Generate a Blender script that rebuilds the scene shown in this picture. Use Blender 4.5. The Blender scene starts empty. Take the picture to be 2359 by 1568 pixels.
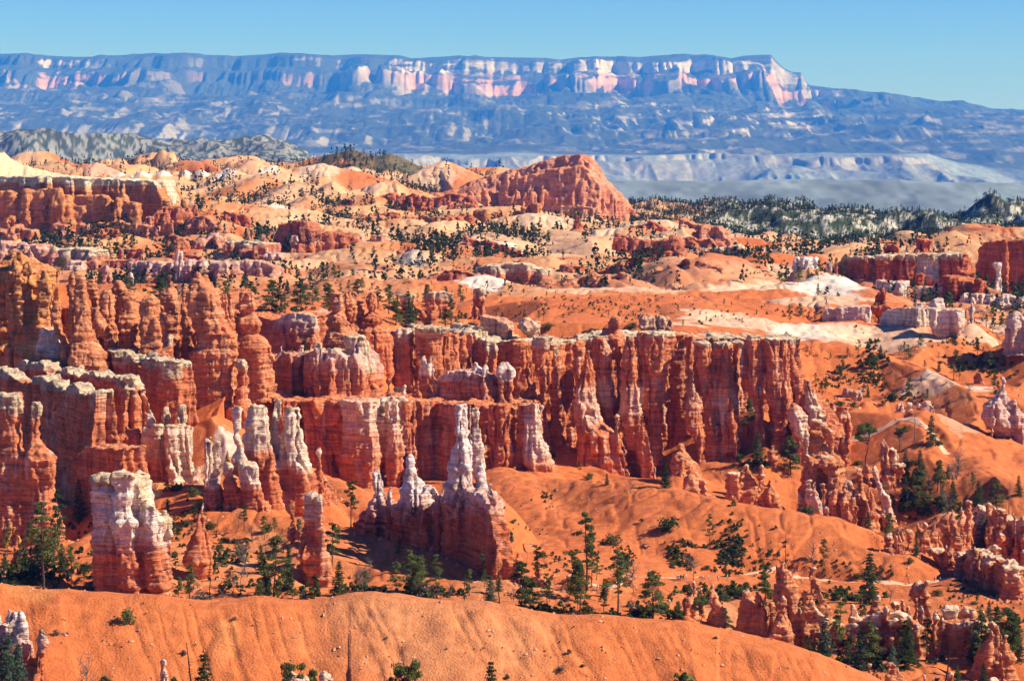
import bpy, math, random
import numpy as np
from math import radians
SC = bpy.context.scene
COL = SC.collection
F_ = 5549.0; CX = 1179.5; CY = 784.0; YH = 293.0      # photograph in a 2359 x 1568 frame, horizon row YH
# ------------------------------------------------------------------ camera
cam = bpy.data.cameras.new('camera')
camo = bpy.data.objects.new('camera', cam); COL.objects.link(camo)
PITCH = math.atan((CY - YH) / F_)
cam.sensor_width = 36.0
cam.lens = 36.0 * F_ / 2359.0
camo.location = (0, 0, 0)
camo.rotation_euler = (radians(90) - PITCH, 0, 0)
cam.clip_start = 1.0; cam.clip_end = 90000.0
SC.camera = camo
SC.render.resolution_x = 1024; SC.render.resolution_y = 680
# ------------------------------------------------------------------ light
SUN_EL = radians(37.0)
SUN_AZ = radians(97.0)         # clockwise from +Y (the view direction)
sd = (math.sin(SUN_AZ) * math.cos(SUN_EL), math.cos(SUN_AZ) * math.cos(SUN_EL), math.sin(SUN_EL))
W = bpy.data.worlds.new('World'); SC.world = W; W.use_nodes = True
nt = W.node_tree
sky = nt.nodes.new('ShaderNodeTexSky'); sky.sky_type = 'NISHITA'; sky.sun_disc = False
sky.sun_elevation = SUN_EL; sky.sun_rotation = SUN_AZ
sky.altitude = 2400; sky.air_density = 1.0; sky.dust_density = 0.0; sky.ozone_density = 3.0
hs = nt.nodes.new('ShaderNodeHueSaturation'); hs.inputs['Saturation'].default_value = 1.3
bg = nt.nodes['Background']; bg.inputs[1].default_value = 0.051
nt.links.new(sky.outputs[0], hs.inputs['Color']); vm = nt.nodes.new('ShaderNodeVectorMath'); vm.operation = 'MULTIPLY'; vm.inputs[1].default_value = (.76, 1.12, 1.88)      # clear high-altitude blue
nt.links.new(hs.outputs[0], vm.inputs[0]); nt.links.new(vm.outputs[0], bg.inputs[0])
sl = bpy.data.lights.new('sun', 'SUN'); sl.energy = 5.0; sl.angle = radians(0.5); sl.color = (1.0, 0.93, 0.82)
so = bpy.data.objects.new('sun', sl); COL.objects.link(so)
from mathutils import Vector
so.rotation_euler = Vector(sd).to_track_quat('Z', 'Y').to_euler()
so.location = (300, 300, 500)
SC.view_settings.view_transform = 'Standard'; SC.view_settings.look = 'None'
SC.view_settings.gamma = 1.0; SC.view_settings.exposure = 0.64
SC.cycles.use_denoising = True; SC.cycles.diffuse_bounces = 2
# ------------------------------------------------------------------ pixel <-> world
cp, sp = math.cos(PITCH), math.sin(PITCH)
def world(ux, uy, D):
    """point at forward distance D (world y) seen at photo position (ux, uy)"""
    ux = np.asarray(ux, float); uy = np.asarray(uy, float)
    a = (ux - CX); b = (CY - uy)
    dy = F_ * cp + b * sp; dz = -F_ * sp + b * cp
    k = D / dy
    return a * k, D + 0 * k, dz * k
def pix(x, y, z):
    dep = y * cp - z * sp
    return CX + F_ * x / dep, CY - F_ * (y * sp + z * cp) / dep
def zat(uy, D): return world(CX, uy, D)[2]
S1 = 0.34889
CR = {'L1': (0, 86.4, S1), 'M1': (777.5, 86.4, S1), 'R1': (1552.7, 86.4, S1),
      'L2': (0, 547.1, S1), 'M2': (777.5, 547.1, S1), 'R2': (1552.7, 547.1, S1),
      'L3': (0, 1021.1, S1), 'M3': (777.5, 1021.1, S1), 'R3': (1552.7, 1021.1, S1),
      'Q1': (1555.0, 1151.9, .17445), 'Q2': (1955.9, 1151.9, .17445), 'Q3': (1785.4, 979.1, .17445),
      'Q4': (1958.2, 1324.6, .15537), 'U': (0, 0, 1.0)}
def U(c, x, y=0):
    x0, y0, s = CR[c]
    return x0 + np.asarray(x, float) * s, y0 + np.asarray(y, float) * s
# ------------------------------------------------------------------ noise
def _h(ix, iy, iz, seed):
    h = (ix * np.uint32(374761393) + iy * np.uint32(668265263) + iz * np.uint32(2147483647) + np.uint32((seed * 1274126177 + 97) & 0xffffffff))
    h = (h ^ (h >> np.uint32(13))) * np.uint32(1274126177)
    h = (h ^ (h >> np.uint32(16))) * np.uint32(2246822519)
    return ((h ^ (h >> np.uint32(15))) & np.uint32(0xffff)).astype(np.float32) * np.float32(2 / 65535.0) - np.float32(1)
def vn(x, y, z=None, seed=0):
    """value noise in -1..1"""
    x = np.asarray(x, np.float32); y = np.asarray(y, np.float32)
    fx = np.floor(x); fy = np.floor(y)
    ix = fx.astype(np.int64).astype(np.uint32); iy = fy.astype(np.int64).astype(np.uint32)
    tx = x - fx; ty = y - fy
    tx = tx * tx * tx * (tx * (tx * 6 - 15) + 10); ty = ty * ty * ty * (ty * (ty * 6 - 15) + 10)
    o = np.uint32(1)
    def pl(iz):
        a = _h(ix, iy, iz, seed); b = _h(ix + o, iy, iz, seed)
        c = _h(ix, iy + o, iz, seed); d = _h(ix + o, iy + o, iz, seed)
        p = a + (b - a) * tx; q = c + (d - c) * tx
        return p + (q - p) * ty
    if z is None:
        return pl(np.uint32(0))
    z = np.asarray(z, np.float32); fz = np.floor(z); iz = fz.astype(np.int64).astype(np.uint32)
    tz = z - fz; tz = tz * tz * tz * (tz * (tz * 6 - 15) + 10)
    a = pl(iz); b = pl(iz + o)
    return a + (b - a) * tz
def fbm(x, y, z=None, o=4, seed=0, g=.5):
    r = 0; a = 1.0; t = 0; f = 1.0
    for k in range(o):
        r = r + a * vn(x * f, y * f, None if z is None else z * f, seed + k * 7); t += a; a *= g; f *= 2.03
    return r / t
def ss(a, b, x):
    t = np.clip((x - a) / (b - a), 0, 1); return t * t * (3 - 2 * t)
# ------------------------------------------------------------------ tagging, linking
def tag(o, label=None, cat=None, group=None, kind=None):
    if label: o['label'] = label
    if cat: o['category'] = cat
    if group: o['group'] = group
    if kind: o['kind'] = kind
    return o
def link(o, parent=None):
    COL.objects.link(o)
    if parent is not None: o.parent = parent
    return o
def mesh_np(name, V, Fq, mat=None, col=None, smooth=True, tri=False):
    me = bpy.data.meshes.new(name)
    n = 3 if tri else 4
    V = np.asarray(V, np.float32); Fq = np.asarray(Fq, np.int32)
    me.vertices.add(len(V)); me.vertices.foreach_set('co', V.ravel())
    me.loops.add(Fq.size); me.loops.foreach_set('vertex_index', Fq.ravel())
    me.polygons.add(len(Fq)); me.polygons.foreach_set('loop_start', np.arange(0, Fq.size, n, dtype=np.int32))
    try: me.polygons.foreach_set('loop_total', np.full(len(Fq), n, np.int32))
    except Exception: pass
    me.polygons.foreach_set('use_smooth', np.full(len(Fq), bool(smooth)))
    me.update(calc_edges=True)
    if col is not None:
        at = me.color_attributes.new('Col', 'FLOAT_COLOR', 'POINT')
        c = np.ones((len(V), 4), np.float32); c[:, :3] = col; at.data.foreach_set('color', c.ravel())
    if mat: me.materials.append(mat)
    return me
def thing(name, loc, label, cat, group=None):
    o = bpy.data.objects.new(name, None); o.location = loc; link(o)
    o.empty_display_size = 1.0
    return tag(o, label, cat, group)
# ------------------------------------------------------------------ materials
def mat_attr(name, rough=0.95, bump=0.0, bscale=1.0, var=0.12, vscale=0.6, aniso_z=1.0, grit=0.0):
    m = bpy.data.materials.new(name); m.use_nodes = True
    n = m.node_tree; b = n.nodes['Principled BSDF']
    b.inputs['Roughness'].default_value = rough
    b.inputs['Specular IOR Level'].default_value = 0.12
    at = n.nodes.new('ShaderNodeAttribute'); at.attribute_name = 'Col'
    tc = n.nodes.new('ShaderNodeNewGeometry')
    mp = n.nodes.new('ShaderNodeMapping'); mp.inputs['Scale'].default_value = (1, 1, aniso_z)
    n.links.new(tc.outputs['Position'], mp.inputs['Vector'])
    t1 = n.nodes.new('ShaderNodeTexNoise'); t1.inputs['Scale'].default_value = vscale; t1.inputs['Detail'].default_value = 6
    t1.inputs['Roughness'].default_value = .62
    n.links.new(mp.outputs[0], t1.inputs['Vector'])
    mr = n.nodes.new('ShaderNodeMapRange'); mr.inputs[1].default_value = .3; mr.inputs[2].default_value = .7
    mr.inputs[3].default_value = 1 - var; mr.inputs[4].default_value = 1 + var
    n.links.new(t1.outputs[0], mr.inputs[0])
    mx = n.nodes.new('ShaderNodeVectorMath'); mx.operation = 'SCALE'
    n.links.new(at.outputs['Color'], mx.inputs[0]); n.links.new(mr.outputs[0], mx.inputs['Scale'])
    out = mx.outputs[0]
    if grit > 0:
        t3 = n.nodes.new('ShaderNodeTexVoronoi'); t3.inputs['Scale'].default_value = 0.9
        n.links.new(tc.outputs['Position'], t3.inputs['Vector'])
        lt = n.nodes.new('ShaderNodeMapRange'); lt.inputs[1].default_value = .10; lt.inputs[2].default_value = .22
        lt.inputs[3].default_value = grit; lt.inputs[4].default_value = 0
        n.links.new(t3.outputs['Distance'], lt.inputs[0])
        mm = n.nodes.new('ShaderNodeMix'); mm.data_type = 'RGBA'
        n.links.new(lt.outputs[0], mm.inputs[0]); n.links.new(out, mm.inputs[6]); mm.inputs[7].default_value = (.62, .42, .28, 1)
        out = mm.outputs[2]
    n.links.new(out, b.inputs['Base Color'])
    if bump > 0:
        t2 = n.nodes.new('ShaderNodeTexNoise'); t2.inputs['Scale'].default_value = bscale; t2.inputs['Detail'].default_value = 5
        n.links.new(mp.outputs[0], t2.inputs['Vector'])
        bp = n.nodes.new('ShaderNodeBump'); bp.inputs['Strength'].default_value = 1.0; bp.inputs['Distance'].default_value = bump
        n.links.new(t2.outputs[0], bp.inputs['Height']); n.links.new(bp.outputs[0], b.inputs['Normal'])
    return m
def add_beds(m):
    """thin horizontal beds and vertical wash stains on a rock material"""
    n = m.node_tree; b = n.nodes['Principled BSDF']; src = b.inputs['Base Color'].links[0].from_socket
    tc = n.nodes.new('ShaderNodeNewGeometry'); last = src; hs_ = []
    for sc, lo, hi, a, z in (((.05, .05, 1.0), .30, .60, .74, 1.24), ((.9, .9, .06), .32, .66, .84, 1.18), ((.10, .10, 2.6), .35, .60, .86, 1.12)):
        mp = n.nodes.new('ShaderNodeMapping'); mp.inputs['Scale'].default_value = sc; n.links.new(tc.outputs['Position'], mp.inputs['Vector'])
        t = n.nodes.new('ShaderNodeTexNoise'); t.inputs['Scale'].default_value = 1.0; t.inputs['Detail'].default_value = 4; t.inputs['Roughness'].default_value = .65; t.inputs['Distortion'].default_value = .25
        n.links.new(mp.outputs[0], t.inputs['Vector'])
        mr = n.nodes.new('ShaderNodeMapRange'); mr.inputs[1].default_value = lo; mr.inputs[2].default_value = hi; mr.inputs[3].default_value = a; mr.inputs[4].default_value = z
        n.links.new(t.outputs[0], mr.inputs[0]); vm = n.nodes.new('ShaderNodeVectorMath'); vm.operation = 'SCALE'; n.links.new(last, vm.inputs[0]); n.links.new(mr.outputs[0], vm.inputs['Scale']); last = vm.outputs[0]; hs_.append(t.outputs[0])
    n.links.new(last, b.inputs['Base Color'])
    bp0 = b.inputs['Normal'].links[0].from_node
    bp = n.nodes.new('ShaderNodeBump'); bp.inputs['Distance'].default_value = 1.3; n.links.new(hs_[0], bp.inputs['Height']); n.links.new(bp0.outputs[0], bp.inputs['Normal'])
    bp2 = n.nodes.new('ShaderNodeBump'); bp2.inputs['Distance'].default_value = .6; n.links.new(hs_[2], bp2.inputs['Height']); n.links.new(bp.outputs[0], bp2.inputs['Normal']); n.links.new(bp2.outputs[0], b.inputs['Normal'])
def mat_flat(name, c, rough=.9, var=.0, vs=3.0, spec=.15):
    m = bpy.data.materials.new(name); m.use_nodes = True
    n = m.node_tree; b = n.nodes['Principled BSDF']
    b.inputs['Roughness'].default_value = rough; b.inputs['Specular IOR Level'].default_value = spec
    b.inputs['Base Color'].default_value = (*c, 1)
    if var > 0:
        tc = n.nodes.new('ShaderNodeNewGeometry')
        t1 = n.nodes.new('ShaderNodeTexNoise'); t1.inputs['Scale'].default_value = vs; t1.inputs['Detail'].default_value = 3
        n.links.new(tc.outputs['Position'], t1.inputs['Vector'])
        mr = n.nodes.new('ShaderNodeMapRange'); mr.inputs[1].default_value = .3; mr.inputs[2].default_value = .7
        mr.inputs[3].default_value = 1 - var; mr.inputs[4].default_value = 1 + var
        n.links.new(t1.outputs[0], mr.inputs[0])
        mx = n.nodes.new('ShaderNodeVectorMath'); mx.operation = 'SCALE'; mx.inputs[0].default_value = c
        n.links.new(mr.outputs[0], mx.inputs['Scale']); n.links.new(mx.outputs[0], b.inputs['Base Color'])
    return m
M_GROUND = mat_attr('ground_soil', bump=.28, bscale=2.2, var=.24, vscale=.40, grit=.12)
M_ROCK = mat_attr('hoodoo_rock', bump=.8, bscale=1.3, var=.16, vscale=.45, aniso_z=1.8)
add_beds(M_ROCK)
M_FAR = mat_attr('far_land', bump=0, var=.10, vscale=.01)
# albedo palette (linear)
ORANGE = np.array([.585, .162, .047]); DEEP = np.array([.49, .105, .027]); YEL = np.array([.68, .30, .09])
CREAM = np.array([.74, .50, .31]); PEACH = np.array([.72, .40, .21]); WHITE = np.array([.84, .70, .55]); TAN = np.array([.62, .36, .19]); PINK = np.array([.70, .33, .22])
GREY = np.array([.42, .40, .34])
import time as _t
_T0 = _t.time()
def lap(s): print('LAP %-12s %.1f' % (s, _t.time() - _T0))
# ================================================================== TERRAIN
KX = np.array([-300, 0, 400, 800, 1200, 1600, 1820, 1900, 2359, 2700.])
TB = [
 (3,    [-3]*10), (60, [-22]*10), (385, [-118]*10),
 (520,  [-118,-118,-118,-118,-120,-122,-124,-124,-124,-124]),
 (620,  [-116,-116,-116,-119,-119,-124,-127,-127,-127,-127]),
 (700,  [-118,-118,-118,-121,-124,-128,-131,-131,-131,-130]),
 (760,  [-112,-114,-114,-123,-126,-129,-134,-141,-141,-141]),
 (800,  [-105,-108,-112,-125,-127,-130,-137,-144,-143,-143]),
 (860,  [-84,-86,-100,-126,-127,-130,-135,-139,-136,-134]),
 (900,  [-84,-84,-98,-122,-126,-129,-130,-133,-133,-130]),
 (940,  [-86,-86,-92,-100,-110,-122,-124,-126,-127,-124]),
 (1000, [-86,-86,-86,-83,-83,-84,-96,-120,-122,-120]),
 (1100, [-89,-89,-89,-86,-85,-85,-88,-109,-110,-110]),
 (1200, [-92,-92,-92,-90,-88,-88,-92,-103,-105,-105]),
 (1350, [-94,-94,-94,-92,-90,-90,-92,-97,-99,-99]),
 (1600, [-92,-92,-93,-92,-91,-90,-90,-91,-90,-90]),
 (2000, [-90,-90,-90,-89,-88,-90,-95,-95,-92,-92]),
 (2400, [-80,-80,-84,-86,-90,-112,-130,-132,-125,-120]),
 (2700, [-78,-78,-80,-84,-92,-114,-124,-124,-124,-120]),
 (3000, [-72,-72,-75,-82,-96,-88,-95,-98,-108,-112]),
 (3400, [-62,-62,-62,-66,-90,-130,-140,-150,-150,-150]),
 (3700, [-60,-56,-50,-54,-100,-190,-200,-200,-200,-200]),
 (4300, [-200]*10)]
TD = np.array([r[0] for r in TB], float); TZ = np.array([r[1] for r in TB], float)
# dense, smoothed base table in (log D, ux)
_GD = np.concatenate([np.linspace(3, 385, 60), np.linspace(389, 1100, 240), np.linspace(1110, 4300, 240)[0:]])
_GX = np.linspace(-350, 2750, 125)
_G = np.empty((len(TD), len(_GX)))
for i in range(len(TD)): _G[i] = np.interp(_GX, KX, TZ[i])
_B = np.empty((len(_GD), len(_GX)))
for j in range(len(_GX)): _B[:, j] = np.interp(_GD, TD, _G[:, j])
for _ in range(3):
    _B[2:-2] = (_B[:-4] + _B[1:-3] * 2 + _B[2:-2] * 3 + _B[3:-1] * 2 + _B[4:]) / 9
for _ in range(2):
    _B[:, 1:-1] = (_B[:, :-2] + 2 * _B[:, 1:-1] + _B[:, 2:]) / 4
def base_z(ux, D):
    i = np.interp(D, _GD, np.arange(len(_GD))); j = np.interp(ux, _GX, np.arange(len(_GX)))
    i0 = np.clip(i.astype(int), 0, len(_GD) - 2); j0 = np.clip(j.astype(int), 0, len(_GX) - 2)
    a = i - i0; b = j - j0
    return (_B[i0, j0] * (1 - a) + _B[i0 + 1, j0] * a) * (1 - b) + (_B[i0, j0 + 1] * (1 - a) + _B[i0 + 1, j0 + 1] * a) * b
# ridges: crest points (crop, cx, cy, D); s slope; r rounding; rib amplitude (m), rib wavelength (m), slant
RIDGES = []
def ridge(pts, s=.5, r=6, rib=1.0, lam=14, slant=.4, k=2.5, sb=None):
    P = []
    for p in pts:
        c, x, y, D = p; ux, uy = U(c, x, y); wx, wy, wz = world(ux, uy, D); P.append((float(wx), float(wy), float(wz)))
    RIDGES.append((np.array(P), s, sb or s, r, rib, lam, slant, k))
# foreground spur
ridge([('U',-340,1335,458),('U',0,1345,456),('U',80,1361,455),('U',150,1357,455),('U',258,1368,455),('U',366,1370,455),('U',481,1387,455),('U',593,1378,456),
       ('U',715,1387,457),('U',806,1370,458),('U',861,1363,458),('U',987,1380,457),('U',1126,1386,456),('U',1220,1407,455),('U',1280,1416,455),
       ('U',1378,1415,455),('U',1475,1427,455),('U',1584,1431,455),('U',1657,1448,455),('U',1797,1478,453),('U',1884,1506,451),('U',1989,1551,449),
       ('U',2060,1590,447),('U',2200,1670,442),('U',2400,1790,436)], s=.52, r=7, rib=1.25, lam=21, slant=.35)
# big hill behind the trail
ridge([('U',1290,1104,805),('U',1380,1108,785),('U',1480,1115,768),('R3',0,310,750),('R3',260,365,737),('R3',500,410,732),('R3',700,440,729),('R3',850,455,727),
       ('R3',1000,480,724),('R3',1150,540,719),('R3',1300,620,713),('R3',1450,680,707),('R3',1600,745,701),('R3',1720,810,697),('R3',1830,872,693)], s=.47, r=9, rib=1.1, lam=20, slant=.3)
# spur from the wall foot
ridge([('U',1172,1076,832),('U',1200,1120,790),('U',1231,1160,765),('U',1301,1190,745),('U',1371,1237,715),('U',1430,1290,690)], s=.42, r=10, rib=.8, lam=16)
ridge([('U',1480,1115,768),('U',1500,1150,745),('U',1530,1200,725),('U',1560,1250,712)], s=.4, r=8, rib=.8)
# under the pinnacled fin
ridge([('U',800,1215,702),('U',870,1232,690),('U',950,1244,678),('U',1050,1276,658),('U',1110,1305,645),('U',1170,1345,625)], s=.38, r=8, rib=1.2, lam=12, slant=.6)
ridge([('U',700,1195,700),('U',760,1225,690),('U',800,1260,672)], s=.45, r=5, rib=.8)
# slopes right of the white pillar
ridge([('U',450,1120,735),('U',513,1138,722),('U',593,1176,706),('U',694,1205,692),('U',740,1260,665),('U',770,1320,640)], s=.42, r=6, rib=.9, lam=12)
ridge([('U',735,1093,802),('U',800,1122,770),('U',845,1166,738)], s=.5, r=5, rib=.8)
ridge([('U',330,1085,745),('U',400,1105,740),('U',467,1132,728)], s=.45, r=5, rib=.5)
ridge([('U',140,1185,690),('U',209,1246,665)], s=.4, r=4, rib=.5)
# cone below the left-centre column
ridge([('U',515,835,870),('U',485,882,836),('U',468,966,806),('U',470,1030,782)], s=.85, r=3, rib=1.6, lam=8, slant=.1)
ridge([('U',419,858,850),('U',440,905,822),('U',455,960,800)], s=.6, r=5, rib=1.0, lam=8)
# saddle slope behind the hoodoos
ridge([('U',560,705,1000),('U',640,716,985),('U',700,722,985),('U',760,714,990),('U',800,705,1000)], s=.5, r=6, rib=2, lam=10, slant=0)
ridge([('U',60,590,905),('U',0,588,905),('U',-100,580,905)], s=.75, r=4, rib=1.5, lam=9)
ridge([('U',60,590,905),('U',120,625,890),('U',150,665,880)], s=.9, r=4, rib=1.5, lam=9)
# right hand slopes
ridge([('U',2120,925,985),('U',2153,938,968),('U',2230,972,942),('U',2330,1028,912),('U',2450,1090,885)], s=.55, r=7, rib=3.0, lam=10, slant=.1)
ridge([('U',2060,1010,915),('U',2110,1045,890),('U',2150,1100,850),('U',2185,1180,800)], s=.5, r=7, rib=1.0, lam=12)
ridge([('U',2359,1120,820),('U',2270,1090,850),('U',2250,1050,880)], s=.5, r=6, rib=1.0)
ridge([('U',2330,1240,760),('U',2250,1210,780),('U',2200,1190,800)], s=.4, r=6)
ridge([('U',2191,1326,693),('U',2260,1345,672),('U',2359,1395,650),('U',2480,1450,640)], s=.45, r=7, rib=.8, lam=12)
ridge([('U',2000,1235,790),('U',2060,1250,780),('U',2140,1270,760)], s=.5, r=6)
# trail bench slope
ridge([('U',1830,950,990),('U',1900,962,965),('U',1990,985,940),('U',2060,1000,925)], s=.6, r=5, rib=1.4, lam=9, slant=.1)
# rolling hills behind the wall (right)
def hill(c, pts, D, s=.32, r=11, rib=2.6, lam=22, slant=.2):
    ridge([(c, x, y, D + dd) for x, y, dd in pts], s=s, r=r, rib=rib, lam=lam, slant=slant)
hill('R2', [(150,640,0),(600,590,10),(850,562,20),(1100,545,30)], 1080, s=.4)
hill('R2', [(850,562,20),(960,640,-10),(1150,720,-50),(1240,790,-80)], 1090, s=.38)
hill('R2', [(1500,560,20),(1620,640,-10),(1760,800,-60),(1850,900,-90)], 1090, s=.38)
hill('R2', [(1100,545,20),(1350,580,0),(1500,560,0)], 1110, s=.38)
hill('R2', [(820,680,0),(900,760,-30),(1000,840,-60),(1120,920,-90)], 1040, s=.36)
hill('R2', [(1500,1000,0),(1750,965,0),(1900,1010,-10),(2080,1045,-20),(2200,1060,-30)], 1010, s=.42, r=8)
hill('R2', [(2000,800,0),(2200,850,0),(2400,800,0)], 1080)
hill('R2', [(2000,600,0),(2200,720,0),(2400,700,0)], 1120)
hill('R2', [(450,350,0),(720,300,10),(870,290,20),(1000,240,30),(1120,310,10),(1300,330,0)], 1320, s=.4, r=9, rib=2.5, lam=18)
hill('R2', [(0,360,0),(100,350,0),(300,360,0),(520,345,10),(700,340,10)], 1290, s=.35, r=8, rib=1.5)
hill('R2', [(720,400,0),(1000,380,0),(1300,400,0)], 1230, s=.3)
hill('R2', [(300,160,0),(600,70,10),(900,60,20),(1200,40,30),(1400,60,10)], 1750, s=.25, r=25)
hill('R2', [(1050,230,0),(1250,130,10),(1500,80,20),(1700,90,20),(1950,100,10)], 1480, s=.42, r=12, rib=2)
hill('R1', [(1500,1420,0),(1650,1360,10),(1840,1275,20),(2000,1370,0),(2100,1430,-10),(2200,1500,-20)], 1560, s=.5, r=6, rib=2.5, lam=14)
hill('R1', [(1950,1290,0),(2150,1255,10),(2400,1250,20)], 1900, s=.3)
hill('M2', [(680,300,0),(850,270,5),(970,250,10),(1100,290,0),(1300,330,-10)], 1310, s=.38, r=8, rib=1.5)
hill('M2', [(1330,340,0),(1420,250,10),(1530,225,20),(1640,260,10),(1770,310,0)], 1420, s=.42, r=10)
hill('M2', [(700,170,0),(850,135,10),(1020,128,10),(1250,150,10),(1500,190,0)], 1560, s=.3, r=14)
hill('M2', [(0,270,0),(120,250,0),(300,285,0),(480,270,0),(680,290,0)], 1300, s=.35)
hill('M2', [(1000,460,0),(1200,450,0),(1500,450,0),(1700,440,0),(2000,450,0)], 1130, s=.25, r=10)
hill('M2', [(1400,340,0),(1700,335,0),(1980,325,0),(2311,360,0)], 1290, s=.3, r=9)
hill('M2', [(1980,120,0),(2100,60,0),(2311,10,0)], 1750, s=.35)
hill('R1', [(-100,1290,0),(60,1250,0),(250,1290,0),(380,1340,0),(450,1380,0)], 1900, s=.45, r=14, rib=2)
# mid hills (left-centre)
hill('L1', [(500,870,0),(640,826,10),(760,890,0)], 3000, s=.35, r=18, rib=3, lam=50)
hill('L1', [(700,910,0),(800,890,0),(860,915,0)], 2650, s=.5, r=10, rib=3, lam=30)
hill('L1', [(860,910,0),(940,880,0),(1020,920,0)], 2640, s=.5, r=10, rib=3, lam=30)
hill('L1', [(1010,900,0),(1080,876,0),(1150,915,0)], 2650, s=.5, r=10, rib=3, lam=30)
hill('L1', [(1180,905,0),(1220,872,0),(1270,900,0),(1330,868,0),(1390,905,0)], 2700, s=.5, r=10, rib=3, lam=30)
hill('L1', [(1390,930,0),(1500,862,20),(1560,890,0)], 2650, s=.45, r=10, rib=3, lam=30)
hill('L1', [(1540,900,0),(1650,810,30),(1720,890,0),(1800,840,20),(1880,900,0)], 2750, s=.45, r=10, rib=4, lam=30)
hill('L1', [(1300,1010,0),(1480,960,40),(1620,905,80)], 2450, s=.4, r=14, rib=4, lam=35)
hill('L1', [(1500,1070,0),(1600,990,40),(1700,920,80)], 2350, s=.42, r=12, rib=4, lam=35)
hill('L1', [(1760,1080,0),(1880,1000,40),(1960,950,60)], 2300, s=.42, r=12, rib=4, lam=35)
hill('L1', [(1950,1120,0),(2060,1040,40),(2190,1000,60),(2280,1010,60)], 2250, s=.42, r=12, rib=4, lam=35)
hill('L1', [(1780,890,0),(1900,900,0),(2100,980,0)], 2500, s=.4, r=12, rib=4, lam=35)
hill('L1', [(1900,870,0),(2130,830,0),(2311,880,0)], 2800, s=.4, r=18, rib=4, lam=40)
hill('L1', [(2100,990,0),(2200,950,0),(2311,1010,0)], 2350, s=.4, r=14, rib=3, lam=30)
hill('L1', [(1100,990,0),(1250,1020,0),(1400,1040,0)], 2350, s=.35, r=12)
hill('L1', [(1400,1080,0),(1600,1100,0),(1800,1110,0),(1960,1130,0)], 2050, s=.3, r=14)
hill('L1', [(1750,1130,0),(1800,1090,0),(1900,1120,0)], 2060, s=.4, r=10)
hill('L1', [(1240,1140,0),(1300,1160,-20),(1380,1190,-40)], 1950, s=.45, r=10, rib=3, lam=20)
hill('L1', [(1960,1250,0),(2100,1230,0),(2311,1260,0)], 1850, s=.35, r=14, rib=3)
hill('L1', [(1450,1230,0),(1650,1270,0),(1850,1320,0)], 1750, s=.35, r=10)
hill('L1', [(600,1290,0),(800,1290,0),(1000,1340,0),(1150,1400,0)], 1720, s=.35, r=12, rib=2)
hill('L1', [(-100,660,0),(0,760,0),(150,840,0),(300,880,0),(450,910,0)], 2300, s=.8, r=6, rib=5, lam=25, slant=0)
hill('M1', [(-120,790,0),(0,762,0),(100,742,0),(250,785,0),(350,768,0),(450,805,0),(580,865,0)], 3560, s=.4, r=12, rib=2)
hill('M1', [(0,870,0),(100,850,0),(280,930,0)], 2900, s=.35, r=16, rib=3, lam=40)
hill('M1', [(380,960,0),(550,880,20),(700,815,40),(740,850,30)], 3000, s=.4, r=12, rib=4, lam=40)
hill('M1', [(740,900,0),(850,860,0),(1060,855,0)], 3150, s=.35, r=16)
hill('M1', [(150,1000,0),(250,960,0),(400,950,0),(470,1000,0)], 2600, s=.4, r=14, rib=3)
hill('M1', [(0,1120,0),(120,1100,0),(300,1120,0)], 2250, s=.4, r=10, rib=4, lam=22)
hill('M1', [(450,1130,0),(500,1115,0),(700,1140,0),(900,1125,0),(1200,1110,0)], 2300, s=.4, r=10, rib=4, lam=22)
hill('M1', [(0,1330,0),(60,1270,0),(180,1300,0)], 1780, s=.4, r=10, rib=2)
hill('M1', [(100,1310,0),(300,1310,0),(420,1350,0)], 1720, s=.4, r=10, rib=2)
hill('M1', [(500,1340,0),(560,1280,0),(640,1330,0)], 1850, s=.45, r=8, rib=2)
hill('M1', [(850,1400,0),(960,1340,0),(1100,1350,0)], 1750, s=.4, r=10, rib=2)
hill('M1', [(1280,1350,0),(1340,1325,0),(1430,1350,0)], 1850, s=.4, r=10, rib=2)
hill('M1', [(1150,1180,0),(1300,1150,0),(1500,1190,0),(1700,1230,0)], 2100, s=.35, r=12, rib=3)
hill('M1', [(1600,1330,0),(1700,1270,0),(1900,1250,0),(2050,1270,0)], 1950, s=.4, r=12, rib=3)
hill('M1', [(1820,1240,0),(2000,1210,0),(2170,1200,0),(2300,1250,0)], 2100, s=.4, r=12, rib=3)
hill('M1', [(950,1500,0),(1100,1460,0),(1400,1440,0),(1550,1500,0)], 1560, s=.3, r=14)
hill('M1', [(380,1450,0),(500,1400,0),(620,1410,0),(750,1470,0)], 1600, s=.35, r=12, rib=2)
hill('M1', [(0,1400,0),(200,1380,0),(380,1410,0),(400,1480,0)], 1620, s=.4, r=12, rib=3)
# trails: (crop, cx, cy, D)
TRAILS = [
 [('M3',1560,905,632),('M3',1750,950,628),('M3',1900,880,655),('M3',2100,885,672),('M3',2311,893,684),('R3',200,903,690),('R3',500,906,697),('R3',700,920,699),('R3',900,940,696),
  ('R3',1100,950,692),('R3',1300,950,690),('R3',1450,944,688),('R3',1560,938,687),('R3',1700,925,688),('R3',1800,905,690),('R3',1850,888,694),('R3',1900,880,698)],
 [('R2',100,1570,905),('R2',250,1566,902),('R2',400,1572,900)],
 [('R2',1080,1445,925),('R2',1200,1432,922),('R2',1350,1432,920),('R2',1500,1412,922),('R2',1620,1430,915),('R2',1720,1470,905),('R2',1800,1530,890)],
 [('R2',1360,1340,935),('R2',1500,1318,938),('R2',1650,1300,940)],
 [('R2',1165,1165,985),('R2',1300,1195,972),('R2',1450,1238,955),('R2',1600,1268,945),('R2',1700,1288,940)],
]
def polyw(pts):
    return np.array([[float(v) for v in world(*U(c, x, y), D)] for c, x, y, D in pts])
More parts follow.
